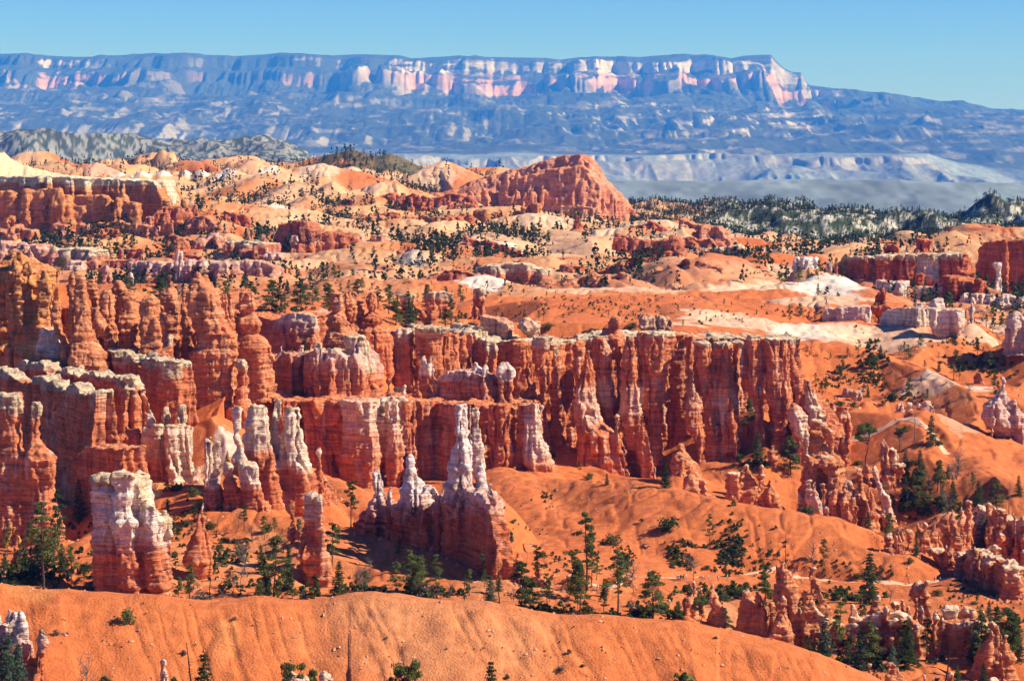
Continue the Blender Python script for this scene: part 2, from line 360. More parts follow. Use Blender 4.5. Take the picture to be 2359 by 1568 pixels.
def seg_dist(P, x, y):
    """nearest point on polyline P: distance, z there, arclength there, side"""
    best = np.full(x.shape, 1e9); bz = np.zeros(x.shape); bs = np.zeros(x.shape); sd_ = np.zeros(x.shape); s0 = 0.0
    for a, b in zip(P[:-1], P[1:]):
        dx, dy = b[0] - a[0], b[1] - a[1]; L2 = dx * dx + dy * dy; L = math.sqrt(L2) + 1e-9
        t = np.clip(((x - a[0]) * dx + (y - a[1]) * dy) / (L2 + 1e-9), 0, 1)
        d = np.hypot(x - a[0] - t * dx, y - a[1] - t * dy)
        m = d < best
        best = np.where(m, d, best); bz = np.where(m, a[2] + t * (b[2] - a[2]), bz); bs = np.where(m, s0 + t * L, bs)
        sd_ = np.where(m, np.sign((x - a[0]) * dy - (y - a[1]) * dx), sd_)
        s0 += L
    return best, bz, bs, sd_
def terrain(x, y, feet=True):
    """ground height at world (x, y), D = y"""
    shp = x.shape; x = x.ravel().astype(np.float64); y = y.ravel().astype(np.float64)
    ux = CX + F_ * x / (np.maximum(y, 1) * 1.0038 + 8.0)          # only used to look the coarse height table up
    z = base_z(ux, y)
    # procedural badland relief
    near = ss(400, 520, y)
    a1 = np.interp(y, [0, 400, 900, 1100, 1300, 1700, 2300, 3000, 3400, 3800, 4300], [0, .8, 1.6, 3.2, 5.0, 8.5, 12, 14, 15, 16, 16])
    lam = np.interp(y, [0, 900, 1300, 2000, 3000, 4300], [26, 30, 48, 75, 105, 140])
    wx = vn(x / 90, y / 120, None, 11) * .6; wy = vn(x / 90, y / 120, None, 12) * .6
    def bil(l, sd):
        return np.abs(vn(x / l + wx, y / (l * 1.25) + wy, None, sd)) - .35
    z = z + a1 * (1.6 * bil(lam[0] * 0 + 55, 21) * (y < 1500) + 0)
    z = z + ss(1040, 1100, y) * (1 - ss(1330, 1450, y)) * 3.4 * (bil(46., 34) + .4 * bil(21., 35))
    k = ss(1200, 1600, y)
    z = z + k * a1 * (1.7 * bil(110., 22) + .9 * bil(52., 23) + .35 * bil(24., 24))
    # rugged wooded ridge on the right
    kk = ss(1350, 1600, ux) * ss(2250, 2500, y) * (1 - ss(3500, 3800, y))
    z = z + kk * (10 * bil(150., 31) + 9 * bil(60., 32) + 5 * bil(28., 33))
    calm = np.exp(-(((x + 20) / 260) ** 4 + ((y - 2640) / 190) ** 4)); z = z - calm * k * a1 * (1.7 * bil(110., 22) + .9 * bil(52., 23))
    z = z - ss(1050, 1500, y) * (1 - kk) * 2.2 * np.maximum(0, .30 - np.abs(vn(x / 30 + 2 * wx, y / 44 + 2 * wy, None, 26))) / .30 - ss(1000, 1300, y) * 1.0 * np.maximum(0, .3 - np.abs(vn(x / 12 + 3 * wx, y / 20 + 3 * wy, None, 27))) / .3
    Z = z.copy()
    for P, s, sb, r, rib, l, slant, kq in RIDGES:
        h = 60 if P[0, 1] < 1000 else 110
        R = h / s
        m = (x > P[:, 0].min() - R) & (x < P[:, 0].max() + R) & (y > P[:, 1].min() - R) & (y < P[:, 1].max() + R)
        if not m.any(): continue
        xx = x[m]; yy = y[m]
        d, pz, ps, sdn = seg_dist(P, xx, yy)
        sc = P[:, 1].mean() / 700.0
        if P is RIDGES[0][0]: ps = xx * 1.0; sdn = np.where(yy < 455, -1.0, 1.0)      # the long foreground spur runs straight across
        u = (ps + sdn * slant * d) / l + .75 * vn(xx / (l * 1.3), yy / (l * 1.3), None, 41) + .3 * vn(xx / (l * .4), yy / (l * .4), None, 40)
        rb = np.abs(vn(u, ps * 0 + sdn * 3 + P[0, 0] * .1, None, 42)) * 1.0 + .35 * np.abs(vn(u * 2.7, ps * 0 + 9.3, None, 43))
        amp = rib * ss(1.5, 14 * sc, d) * np.clip(1 - d / R, 0, 1) ** .5
        hz = pz - s * (np.sqrt(d * d + r * r) - r) + amp * (rb - .45) * 1.6 + .25 * vn(xx / 3.1, yy / 3.1, None, 44) * min(sc, 2) - np.clip(rib, .4, 2) * .40 * sc * ss(1, 8, d) * np.maximum(0, .34 - np.abs(vn((ps + sdn * slant * d) / (3.4 * sc) + .5 * vn(xx / 9, yy / 9, None, 45), ps * 0 + 1.7 + sdn, None, 46))) / .34
        A = Z[m]
        mxv = np.maximum(A, hz); df = np.abs(A - hz)
        Z[m] = mxv + np.maximum(kq - df, 0) ** 2 / (4 * kq)
    # aprons round the feet of rocks
    if feet:
        for fx, fy, fz, fr, fs in FEET:
            R = fr + 22
            m = (np.abs(x - fx) < R) & (np.abs(y - fy) < R)
            if not m.any(): continue
            d = np.hypot(x[m] - fx, y[m] - fy)
            dd = np.maximum(d - fr, 0); hz = fz - fs * dd - .03 * dd * dd
            A = Z[m]; mxv = np.maximum(A, hz); df = np.abs(A - hz); kq = 1.5
            Z[m] = mxv + np.maximum(kq - df, 0) ** 2 / (4 * kq)
    # open ground in front of the rocks, so that each wall stands to its foot
    if feet:
        for fx, fy, fz, fr, fs in FEET:
            far_ = fy > 1000
            rc = 110 if far_ else 22; sl = .035 if far_ else .10; bk = .6
            m = (np.abs(x - fx) < fr + 34) & (y > fy - rc - 40) & (y < fy + fr + 26)
            if not m.any(): continue
            dy = fy - y[m]; dx = np.maximum(np.abs(x[m] - fx) - fr - (9 if far_ else 4), 0)
            ub = fz + .5 * dx + np.where(dy > 0, sl * np.maximum(dy - fr, 0) + .6 * np.maximum(dy - rc, 0), bk * np.maximum(-dy - fr, 0)) + .2
            Z[m] = np.minimum(Z[m], ub)
    # small relief
    nr = near * (1 - ss(1000, 1300, y)); Z -= nr * (.50 * np.maximum(0, .26 - np.abs(vn(x / 9 + 2.5 * wx, y / 13 + 2.5 * wy, None, 28))) / .26 + .22 * np.maximum(0, .24 - np.abs(vn(x / 3.8 + 1.2 * wx, y / 6 + wy, None, 29))) / .24)
    Z += near * (.28 * fbm(x / 5.5, y / 5.5, None, 3, 51)) * np.interp(y, [400, 1000, 3000], [1, 1.3, 3])
    for P in TRW:
        m = (x > P[:, 0].min() - 8) & (x < P[:, 0].max() + 8) & (y > P[:, 1].min() - 8) & (y < P[:, 1].max() + 8)
        if not m.any(): continue
        d, pz, ps, _ = seg_dist(P, x[m], y[m])
        w = 1 - ss(1.3, 5.5, d)
        w = 1 - ss(1.3, 4.5, d); Z[m] = Z[m] + w * np.clip(pz - Z[m], -1.6, 1.6)
    return Z.reshape(shp)
FEET = []
TRW = [polyw(t) for t in TRAILS]
# ------------------------------------------------------------------ ground sheet (near and middle distance)
NXG = 1000
AZ = np.linspace(-.30, .30, NXG)                     # x / y
def rows():
    r = list(np.linspace(3, 380, 40)); d = 382.0
    while d < 4300:
        r.append(d)
        d += .8 if d < 1000 else (.8 + (d - 1000) * .0026)
    return np.array(r)
def patch_color(col, x, y, z, patches):
    for c, cx, cy, D, rx, ry, rgb, st in patches:
        ux, uy = U(c, cx, cy); wx, wy, wz = world(ux, uy, D); sx = rx * CR[c][2] * D / F_; 
        m = (np.abs(x - wx) < sx * 2.2) & (np.abs(y - wy) < ry * 2.2)
        if not m.any(): continue
        d = np.hypot((x[m] - wx) / sx, (y[m] - wy) / ry) + .55 * fbm(x[m] / (sx * .35 + 3), y[m] / (ry * .35 + 3), None, 5, 71, .62) + .10 * (z[m] - wz < -3)
        w = (st * (1 - ss(.82, 1.0, d)) * (.86 + .14 * vn(x[m] / 2.5, y[m] / 2.5, None, 72)))[:, None]
        col[m] = col[m] * (1 - w) + np.array(rgb) * w
# albedo patches of the ground: crop, cx, cy, D, rx (crop px), ry (m), colour, strength
PATCH = [
 ('R2',650,350,1330,620,30,CREAM,.95),('R2',1000,300,1330,330,40,WHITE,.9),('R2',1000,400,1230,400,22,CREAM,.8),
 ('R2',600,610,1085,700,22,CREAM,.95),('R2',900,600,1075,320,26,WHITE,.6),('R2',1150,600,1085,200,35,CREAM,.8),('R2',1500,610,1080,260,34,CREAM,.8),
 ('R2',1850,980,1008,260,12,WHITE,.85),('R2',1800,1040,1000,380,14,CREAM,.8),('R2',2000,560,1130,300,35,CREAM,.8),('R2',1700,430,1260,300,40,CREAM,.7),
 ('R2',2150,420,1250,200,40,CREAM,.7),('R2',760,190,1480,150,40,CREAM,.6),
 ('M2',970,265,1315,170,25,WHITE,.95),('M2',1600,345,1290,350,14,CREAM,.6),('M2',2000,345,1290,330,14,CREAM,.7),('M2',2250,640,1050,180,14,CREAM,.9),
 ('M2',1050,30,1740,160,35,WHITE,.8),('M2',900,40,1760,80,50,CREAM,.8),('M2',560,110,1600,220,60,CREAM,.5),('M2',480,160,1560,90,60,GREY,.6),
 ('M1',1720,1275,1950,200,30,CREAM,.85),('M1',1400,1180,2100,260,50,CREAM,.7),('M1',2050,1225,2100,250,35,CREAM,.7),('M1',1360,1210,2000,60,30,WHITE,.6),
 ('M1',1010,1370,1750,130,25,WHITE,.7),('M1',560,1290,1850,70,18,PINK,.8),
 ('L1',790,905,2650,70,20,WHITE,.95),('L1',930,895,2640,90,18,WHITE,.95),('L1',1080,890,2650,70,18,WHITE,.95),('L1',1230,890,2700,60,20,WHITE,.95),('L1',1330,885,2700,60,20,WHITE,.9),
 ('L1',1480,890,2650,80,25,WHITE,.8),('L1',1620,870,2700,110,25,WHITE,.8),('L1',1780,870,2750,70,25,WHITE,.8),('L1',2120,850,2780,180,40,CREAM,.9),
 ('L1',1650,830,2790,60,18,PINK,1.0),('L1',640,850,2990,110,50,PINK,.8),('L1',1830,1110,2060,90,30,WHITE,.7),('L1',1960,1165,2000,60,20,WHITE,.9),
 ('L1',200,850,2300,330,80,[.78,.58,.32],.95),('M1',200,870,2900,130,40,CREAM,.8),('M1',650,870,3000,180,50,CREAM,.7),('M1',250,970,2600,150,30,CREAM,.6),
 ('L1',750,1290,1720,250,50,YEL,.5),('M1',200,800,3545,480,70,[.05,.07,.035],1.0),('L2',1480,1150,790,100,14,WHITE,.6),('L2',1380,1300,775,120,12,CREAM,.7),('L2',1180,60,1400,200,40,CREAM,.3),
 ('L3',1160,270,742,190,12,YEL,.8),('L3',200,1010,456,260,7,YEL,.35),('L3',1500,1270,442,90,7,YEL,.3),
 ('R2',1850,1300,930,130,20,CREAM,.45),('R3',1900,420,800,160,20,CREAM,.4),
 ('L3',150,850,620,300,30,YEL,.5),('L2',140,160,905,300,16,[.62,.30,.06],.9),
 ('M2',600,560,1010,300,40,YEL,.3),('L2',1950,460,1010,90,12,CREAM,.9),('M1',450,1000,2700,100,30,TAN,.5),
]
def ground_color(x, y, z, slope):
    n1 = fbm(x / 60, y / 75, None, 4, 61); n2 = fbm(x / 14, y / 18, None, 3, 62); n3 = fbm(x / 160, y / 200, None, 3, 63)
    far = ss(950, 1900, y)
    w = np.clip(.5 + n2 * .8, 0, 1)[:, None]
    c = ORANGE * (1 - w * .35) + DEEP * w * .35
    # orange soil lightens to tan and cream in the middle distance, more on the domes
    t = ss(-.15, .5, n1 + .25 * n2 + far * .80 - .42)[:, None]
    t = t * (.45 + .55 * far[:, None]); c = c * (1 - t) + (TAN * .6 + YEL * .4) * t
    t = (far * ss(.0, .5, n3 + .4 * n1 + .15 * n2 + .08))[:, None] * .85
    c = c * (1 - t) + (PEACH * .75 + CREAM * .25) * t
    # sediment banding
    band = vn(z * .55 + n1 * 1.2, z * 0, None, 64) * far
    c = c * (1 + .10 * band[:, None])
    kk = (ss(2350, 2500, y) * ss(.06, .09, x / y))[:, None]
    dk = ss(-.25, .05, fbm(x / 7, y / 13, None, 4, 66, .65))[:, None]; c = c * (1 - kk) + (np.array([.58, .52, .39]) * (1 - dk) + np.array([.055, .07, .033]) * dk) * kk
    kk = ((.5 + .5 * ss(-.2, .3, n3)) * (1 - ss(.0, .06, x / y)) * ss(1500, 2200, y) * .25)[:, None]
    c = c * (1 - kk) + YEL * kk
    patch_color(c, x, y, z, PATCH)
    # fine needles / litter on gentle ground in the hollows
    return np.clip(c, .01, .9)
GR = rows()
def build_ground():
    global ZG
    X = AZ[None, :] * GR[:, None]; Y = np.repeat(GR[:, None], NXG, 1)
    ZG = terrain(X, Y)
    V = np.stack([X, Y, ZG], -1).reshape(-1, 3)
    n = len(GR)
    i = (np.arange(n - 1)[:, None] * NXG + np.arange(NXG - 1)[None, :]).ravel()
    Fq = np.stack([i, i + 1, i + 1 + NXG, i + NXG], 1)
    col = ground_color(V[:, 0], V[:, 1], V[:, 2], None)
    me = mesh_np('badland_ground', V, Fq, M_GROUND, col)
    o = bpy.data.objects.new('ground', me); link(o); tag(o, kind='structure')
    return o
def gz(x, y):
    x = np.atleast_1d(np.asarray(x, float)); y = np.atleast_1d(np.asarray(y, float))
    i = np.clip(np.interp(y, GR, np.arange(len(GR))), 0, len(GR) - 1.001); j = np.clip(np.interp(x / y, AZ, np.arange(NXG)), 0, NXG - 1.001)
    i0 = i.astype(int); j0 = j.astype(int); a = i - i0; b = j - j0
    return (ZG[i0, j0] * (1 - a) + ZG[i0 + 1, j0] * a) * (1 - b) + (ZG[i0, j0 + 1] * (1 - a) + ZG[i0 + 1, j0 + 1] * a) * b
def hit(ux, uy, d0=400, d1=4200):
    """first point of the ground met by the line of sight beyond distance d0"""
    D = GR[(GR >= d0) & (GR <= d1)]
    x, y, z = world(ux, uy, D)
    g = gz(x, y)
    k = np.nonzero(z <= g)[0]
    if len(k) == 0: return None
    k = k[0]
    if k == 0: return float(x[0]), float(y[0]), float(g[0])
    a, b = z[k - 1] - g[k - 1], g[k] - z[k]; t = a / (a + b + 1e-9)
    X = x[k - 1] + t * (x[k] - x[k - 1]); Y = D[k - 1] + t * (D[k] - D[k - 1])
    return float(X), float(Y), float(gz(X, Y)[0])
# ------------------------------------------------------------------ far country: valley floor, mesas, forested steps, cliffed plateau
def line(D, pts, mode='Y'):
    xs = [p[0] for p in pts]; v = [p[1] for p in pts]
    return D, xs, v, mode
SKY = [(-400,118),(0,124),(50,125),(100,127),(185,132),(310,128),(360,124),(395,128),(490,127),(540,130),(645,124),(770,128),(833,125),(925,128),(950,135),(1075,131),(1150,132),(1258,134),
       (1290,138),(1335,132),(1475,133),(1540,129),(1552,128),(1625,128),(1680,137),(1710,130),(1735,128),(1770,128),(1782,143),(1797,157),(1817,167),(1843,168),(1846,187),(1860,197),
       (1995,214),(2145,233),(2200,235),(2250,243),(2272,252),(2359,257),(2500,262),(2800,270)]
def Ys(x, off): return np.interp(x, [p[0] for p in SKY], [p[1] for p in SKY]) + off
GF = 2.4
def far_lines():
    # distances in units of GF metres
    xs = np.linspace(-400, 2800, 321); L = []
    def add(D, Y): L.append((D + 0 * xs, zat(np.broadcast_to(Y, xs.shape), D)))
    def addz(D, z): L.append((D + 0 * xs, np.broadcast_to(np.asarray(z, float), xs.shape).copy()))
    fl = np.interp(xs, [-400, 1300, 2800], [-290, -300, -330])
    addz(1780, fl * 0 - 83); addz(2300, fl * 0 - 170); addz(3100, fl)
    lh = np.interp(xs, [-400, 0, 45, 140, 195, 300, 370, 450, 610, 660, 715, 760], [262, 279, 267, 285, 299, 309, 306, 314, 307, 313, 345, 420])
    addz(3700, np.maximum(fl, zat(lh, 4300) - 100)); addz(4300, np.maximum(fl, zat(lh, 4300))); addz(4900, np.maximum(fl - 5, zat(lh, 4300) - 100))
    addz(7600, fl - 5); addz(9500, fl); 
    addz(11000, np.interp(xs, [-400, 1000, 2200, 2800], [-260, -285, -300, -320]))
    mes = np.interp(xs, [-400, 2130, 2200, 2330, 2800], [1, 1, .5, 0, 0])          # mesa dies out to the right
    add(11900, 410 + 6 * np.sin(xs / 60) + (1 - mes) * 8)
    addz(12700, zat(373., 12700) * mes + (1 - mes) * -285); addz(12780, zat(360., 12780) * mes + (1 - mes) * -282)
    addz(13600, zat(356., 13600) * mes + (1 - mes) * -260)
    add(14600, np.interp(xs, [-400, 2100, 2359, 2800], [344, 342, 372, 392]))
    add(15600, np.interp(xs, [-400, 0, 2100, 2359], [312, 318, 322, 345]))
    add(16000, np.interp(xs, [-400, 900, 1400, 2100, 2359], [297, 296, 300, 305, 330]))
    add(17000, np.interp(xs, [-400, 0, 700, 1120, 1400, 1800, 2100, 2359], [282, 278, 276, 262, 280, 285, 292, 315]))
    add(17300, np.interp(xs, [-400, 0, 700, 1120, 1400, 1800, 2100, 2359], [262, 262, 258, 244, 262, 268, 276, 300]))
    add(18600, np.interp(xs, [-400, 700, 1400, 2000, 2359], [238, 238, 240, 256, 282]))
    add(19000, np.interp(xs, [-400, 700, 1400, 1900, 2359], [222, 222, 228, 244, 270]))
    top = Ys(xs, 0)
    sp_ = np.interp(xs, [-400, 600, 900, 1855, 1990, 2800], [.8, .9, 1, 1, .35, .3])
    add(20250, top + 94 * sp_); add(20760, top + 68 * sp_); add(20870, top + 43 * sp_); add(21250, top + 33 * sp_); add(21420, top + 8 * sp_); add(21700, top + 1)
    add(22300, top)
    addz(26000, zat(top, 22300) - 300)
    return xs, L
def build_far():
    xs, L = far_lines()
    DD = np.array([l[0][0] for l in L]); ZZ = np.array([l[1] for l in L])
    az = np.linspace(-.30, .30, 1400)
    r = [1792.]
    while r[-1] < 26000:
        d = r[-1]; r.append(d + (10 if 3500 < d < 4700 else 16 if 12300 < d < 13000 else 30 if 14000 < d < 20000 else 14 if 20000 <= d < 22400 else 45))
    r = np.array(r)
    X = az[None, :] * r[:, None]; Y = np.repeat(r[:, None], len(az), 1)
    ux = CX + F_ * X / (Y * 1.004)
    # promontories and side canyons: push the profile lines to and fro
    amp = np.interp(Y, [2500, 3600, 4900, 10500, 11500, 14000, 16000, 20000, 21500, 22300, 24000], [0, 30, 30, 100, 500, 500, 800, 760, 470, 50, 0])
    w = np.abs(vn(X / 620, Y / 4000, None, 81)) * 1.0 + .5 * np.abs(vn(X / 260, Y / 2500, None, 82)) + .2 * np.abs(vn(X / 110, Y / 900, None, 83)) + .8 * vn(X / 1900, Y / 6000, None, 84) + .12 * np.abs(vn(X / 52, Y / 500, None, 85)) + .4 * np.abs(vn(X / 330, Y / 2500, None, 86))
    Yw = Y + amp * (w - .55)
    i = np.interp(Yw, DD, np.arange(len(DD))); j = np.interp(ux, xs, np.arange(len(xs)))
    i0 = np.clip(i.astype(int), 0, len(DD) - 2); j0 = np.clip(j.astype(int), 0, len(xs) - 2); a = i - i0; b = j - j0
    Z = (ZZ[i0, j0] * (1 - a) + ZZ[i0 + 1, j0] * a) * (1 - b) + (ZZ[i0, j0 + 1] * (1 - a) + ZZ[i0 + 1, j0 + 1] * a) * b
    lhm = (ss(3300, 3900, Y) * (1 - ss(4700, 5100, Y))) * (ux < 800)
    ra = np.interp(Y, [2500, 3400, 7600, 11000, 12000, 13500, 15000, 17000, 20000, 21800, 22300, 26000], [0, 10, 26, 30, 55, 14, 44, 60, 75, 22, 0, 0]) + lhm * 20
    rg = lambda l, sd: 1 - np.abs(vn(X / l + .5 * vn(X / l, Y / l, None, sd + 5), Y / (l * 1.7), None, sd)) * 2
    rid = .7 * rg(700, 91) + .35 * rg(300, 92) + .13 * rg(125, 93) + .07 * rg(60, 94)
    Z = Z + ra * rid - ra * .5 + lhm * 7 * rg(70, 96)
    xr = lambda l, sd, st=5: 1 - 2 * np.abs(vn(X / l + .5 * vn(X / (l * 1.5), Y / (l * 3), None, sd + 3), Y / (l * st), None, sd))
    wa = ss(10300, 11600, Y) * (1 - ss(12450, 12700, Y)); Z = Z + wa * (34 * (xr(260, 121) - .6) + 12 * (xr(95, 122) - .5))
    ws = ss(19300, 20000, Y) * (1 - ss(20700, 21000, Y)) * (1 - ss(1800, 1950, ux)); Z = Z + ws * (55 * (xr(330, 123, 4) - .4) + 18 * (xr(120, 124, 4) - .4))
    wt = ss(14000, 15000, Y) * (1 - ss(18600, 19300, Y)); Z = Z + wt * (26 * xr(420, 125, 3) + 8 * xr(140, 126, 3))
    # low bluffs in front of the wooded ridge
    V = np.stack([X, Y, Z], -1) * GF
    gy, gx = np.gradient(Z); dY = np.gradient(Y, axis=0); dX = np.gradient(X, axis=1)
    sl = np.hypot(gy / dY, gx / dX)
    x, y, z, u, s_ = X.ravel(), Y.ravel(), Z.ravel(), ux.ravel(), sl.ravel()
    n1 = fbm(x / 300, z / 28, y / 1500, 4, 101); n2 = fbm(x / 90, z / 30, y / 300, 3, 102); n3 = fbm(x / 900, y / 1500, None, 3, 103)
    FOREST = np.array([.055, .070, .045]); PALE = np.array([.44, .40, .33]); PK = np.array([.52, .29, .21]); SAGE = np.array([.18, .22, .222])
    c = np.repeat(SAGE[None], len(x), 0) * (1 + .35 * n3[:, None] + .30 * n1[:, None]); c = c * (1 + .6 * (ss(.15, .4, fbm(x / 500, y / 1500, None, 4, 109)))[:, None])
    fw = ss(13300, 14000, y + 300 * n1)[:, None]                       # forested steps
    c = c * (1 - fw) + FOREST * fw
    rock = ss(.46, .80, s_ + .55 * n1 + .28 * n2) * ss(13900, 14300, y) * (.45 + .55 * ss(-.1, .35, n3))
    rock = np.maximum(rock, .30 * ss(.15, .5, n1 + n2) * ss(13900, 14300, y) * (1 - ss(18500, 19500, y)))
    rock = rock * (1 - .82 * ss(18300, 19200, y) * (1 - ss(20000, 20500, y)))
    upper = ss(20200, 20600, y); left = 1 - ss(760, 960, u)
    pk = [(40,195),(120,175),(210,160),(285,110),(400,60),(560,40),(655,110)]
    lw = np.zeros_like(u)
    for a0, b0, st in [(-30,36,.6),(96,255,1.05),(262,330,.6),(370,400,.5),(440,480,.3),(640,745,.55),(780,860,.9)]:
        lw = np.maximum(lw, st * ss(a0 - 12, a0 + 14, u) * (1 - ss(b0 - 14, b0 + 12, u)))
    uw = np.where(u < 900, lw, 1) * (1 - ss(1880, 2050, u) * .75)
    rock = np.where(upper > .5, ss(.30, .62, s_ * .75 + .5 * n1 + .25 * n2 - (1 - np.minimum(uw, 1)) * .8 - .15 * (u < 900)) * uw, rock)
    prof = (z - np.interp(u, xs, ZZ[-7] if False else zat(Ys(xs, 88), 20400)))
    tall = np.interp(u, xs, zat(Ys(xs, 0), 21700)) - np.interp(u, xs, zat(Ys(xs, 88), 20400))
    q = prof / tall
    pkm = (upper * (1 - ss(.46, .60, q + .08 * n2)))[:, None]
    rk = PALE * (1 - pkm) + PK * pkm
    rk = rk * (1 + .18 * vn(z / 14, x / 4000, None, 105)[:, None] + .22 * upper[:, None] * vn(x / 34, z / 160, None, 106)[:, None])
    rock = rock * (1 - ss(.95, 1.0, q) * upper) * (1 - .45 * upper * ss(-.1, .35, fbm(x / 420, z / 150, y / 3000, 4, 110)))
    c = c * (1 - rock[:, None]) + rk * rock[:, None]
    # mesa cliff band and its badland apron
    mc = (ss(12100, 12500, y) * (1 - ss(12850, 13000, y)) * ss(.25, .5, s_))[:, None]
    c = c * (1 - mc) + np.array([.33, .31, .27]) * mc
    ap = (ss(9500, 11900, y) * (1 - ss(12500, 12800, y)))[:, None] * .5
    c = c * (1 - ap) + np.array([.21, .22, .21]) * ap
    # grey hill on the left, juniper-speckled
    lv = lhm.ravel(); sp2 = ss(-.15, .15, fbm(x / 6, y / 11, None, 3, 108) + .3 * n3)
    hc = np.array([.27, .26, .21]) * (1 - sp2[:, None]) + FOREST * sp2[:, None]
    c = c * (1 - lv[:, None]) + hc * lv[:, None]
    c = c * (1 + .22 * vn(x / 16, y / 34, None, 111)[:, None] + .12 * vn(x / 40, z / 10, None, 112)[:, None])
    n = len(r); m = len(az)
    i = (np.arange(n - 1)[:, None] * m + np.arange(m - 1)[None, :]).ravel()
    Fq = np.stack([i, i + 1, i + 1 + m, i + m], 1)
    # three sheets that meet edge to edge
    yr = r; cuts = [('valley_floor', 0, int(np.searchsorted(yr, 11000))), ('hills', int(np.searchsorted(yr, 11000)), int(np.searchsorted(yr, 19600))), ('plateau', int(np.searchsorted(yr, 19600)), n - 1)]
    Vf = V.reshape(-1, 3)
    for nm, a0, b0 in cuts:
        f = Fq[a0 * (m - 1): b0 * (m - 1)]
        base = a0 * m; vv = Vf[base:(b0 + 1) * m]
        o = bpy.data.objects.new(nm, mesh_np(nm, vv, f - base, M_FAR, np.clip(c[base:(b0 + 1) * m], .01, .9))); link(o); tag(o, kind='structure')
def build_haze():
    x0, x1, y0, y1, z0, z1 = -20600, 20600, -60, 63000, -960, 1850
    V = [(x0,y0,z0),(x1,y0,z0),(x1,y1,z0),(x0,y1,z0),(x0,y0,z1),(x1,y0,z1),(x1,y1,z1),(x0,y1,z1)]
    Fq = [(3,2,1,0),(4,5,6,7),(0,1,5,4),(1,2,6,5),(2,3,7,6),(3,0,4,7)]
    m = bpy.data.materials.new('haze_air'); m.use_nodes = True; n = m.node_tree; n.nodes.clear()
    out = n.nodes.new('ShaderNodeOutputMaterial'); v = n.nodes.new('ShaderNodeVolumePrincipled')
    v.inputs['Color'].default_value = (.04, .265, 1.0, 1); v.inputs['Absorption Color'].default_value = (1, 1, 1, 1) 
    v.inputs['Density'].default_value = 1 / 36000.; v.inputs['Anisotropy'].default_value = 0.0
    n.links.new(v.outputs[0], out.inputs['Volume'])
    o = bpy.data.objects.new('haze', mesh_np('haze', V, Fq, m, smooth=False)); link(o); tag(o, kind='stuff', label='thin blue air haze filling the valley toward the plateau')
    return o
# ================================================================== ROCKS
ROCKC = np.array([.66, .205, .085]); PALEC = np.array([.84, .60, .42]); CAPC = np.array([.64, .46, .28]); DARKC = np.array([.40, .10, .045])
OCHRE = np.array([.66, .30, .08])
FORMS = []
def frm(name, label, cat, crop, D, items, **k):
    FORMS.append((name, label, cat, crop, D, items, k))
def c(rows, d=0, **k): return ('c', rows, d, k)
def w(pts, th=6, **k): return ('w', pts, th, k)
def pal(pts, th=8, **k): return ('p', pts, th, k)
def _lathe(z, cx, cy, a, b, e, seed, na=22):
    """closed tube through ellipse-like sections, z descending"""
    rs = np.random.RandomState(seed)
    n = len(z); t = np.arange(na) * 2 * np.pi / na
    ph = rs.rand() * 6.28; ph2 = rs.rand() * 6.28
    ct, st = np.cos(t), np.sin(t)
    rr = (np.abs(ct) ** e + np.abs(st) ** e) ** (-1 / e)
    wob = 1 + .07 * np.cos(3 * t + ph)[None] + .06 * np.cos(5 * t + ph2 + .15 * z[:, None])
    X = cx[:, None] + a[:, None] * (rr * ct)[None] * wob; Y = cy[:, None] + b[:, None] * (rr * st)[None] * wob
    Z = np.repeat(z[:, None], na, 1)
    V = np.stack([X, Y, Z], -1).reshape(-1, 3)
    V = np.vstack([V, [[cx[0], cy[0], z[0] + .25 * min(a[0], 2)]], [[cx[-1], cy[-1], z[-1]]]])
    T = []
    i = np.arange(n - 1)[:, None] * na; j = np.arange(na)[None]; j2 = (j + 1) % na
    A, B, Cc, Dd = (i + j).ravel(), (i + j2).ravel(), (i + na + j2).ravel(), (i + na + j).ravel()
    T.append(np.stack([A, Dd, B], 1)); T.append(np.stack([B, Dd, Cc], 1))
    j = np.arange(na); j2 = (j + 1) % na
    T.append(np.stack([np.full(na, n * na), j, j2], 1)); T.append(np.stack([np.full(na, n * na + 1), (n - 1) * na + j2, (n - 1) * na + j], 1))
    return V, np.vstack(T)
def _slab(P, zt, zb, th, thb):
    """closed wall along plan path P (n,2)"""
    n = len(P); tg = np.gradient(P, axis=0); tg /= np.linalg.norm(tg, axis=1)[:, None] + 1e-9
    N = np.stack([-tg[:, 1], tg[:, 0]], 1)
    V = np.empty((n, 6, 3)); h = th[:, None] / 2; hb = thb[:, None] / 2; hm = h * .45 + hb * .55
    zm = zt * .45 + zb * .55
    V[:, 0, :2] = P - N * h; V[:, 0, 2] = zt; V[:, 1, :2] = P + N * h; V[:, 1, 2] = zt
    V[:, 2, :2] = P + N * hm; V[:, 2, 2] = zm; V[:, 3, :2] = P + N * hb; V[:, 3, 2] = zb
    V[:, 4, :2] = P - N * hb; V[:, 4, 2] = zb; V[:, 5, :2] = P - N * hm; V[:, 5, 2] = zm
    T = []
    for i in range(n - 1):
        for j in range(6):
            a, b = i * 6 + j, i * 6 + (j + 1) % 6; T += [(a, b, a + 6), (b, b + 6, a + 6)]
    for j in range(1, 5): T += [(0, j + 1, j)]; T += [((n - 1) * 6, (n - 1) * 6 + j, (n - 1) * 6 + j + 1)]
    return V.reshape(-1, 3), np.array(T)
def _resamp(pts, step):
    P = np.array(pts, float); L = np.r_[0, np.cumsum(np.hypot(np.diff(P[:, 0]), np.diff(P[:, 1])))]
    n = max(3, int(L[-1] / step) + 1); s = np.linspace(0, L[-1], n)
    return np.stack([np.interp(s, L, P[:, k]) for k in range(P.shape[1])], 1)
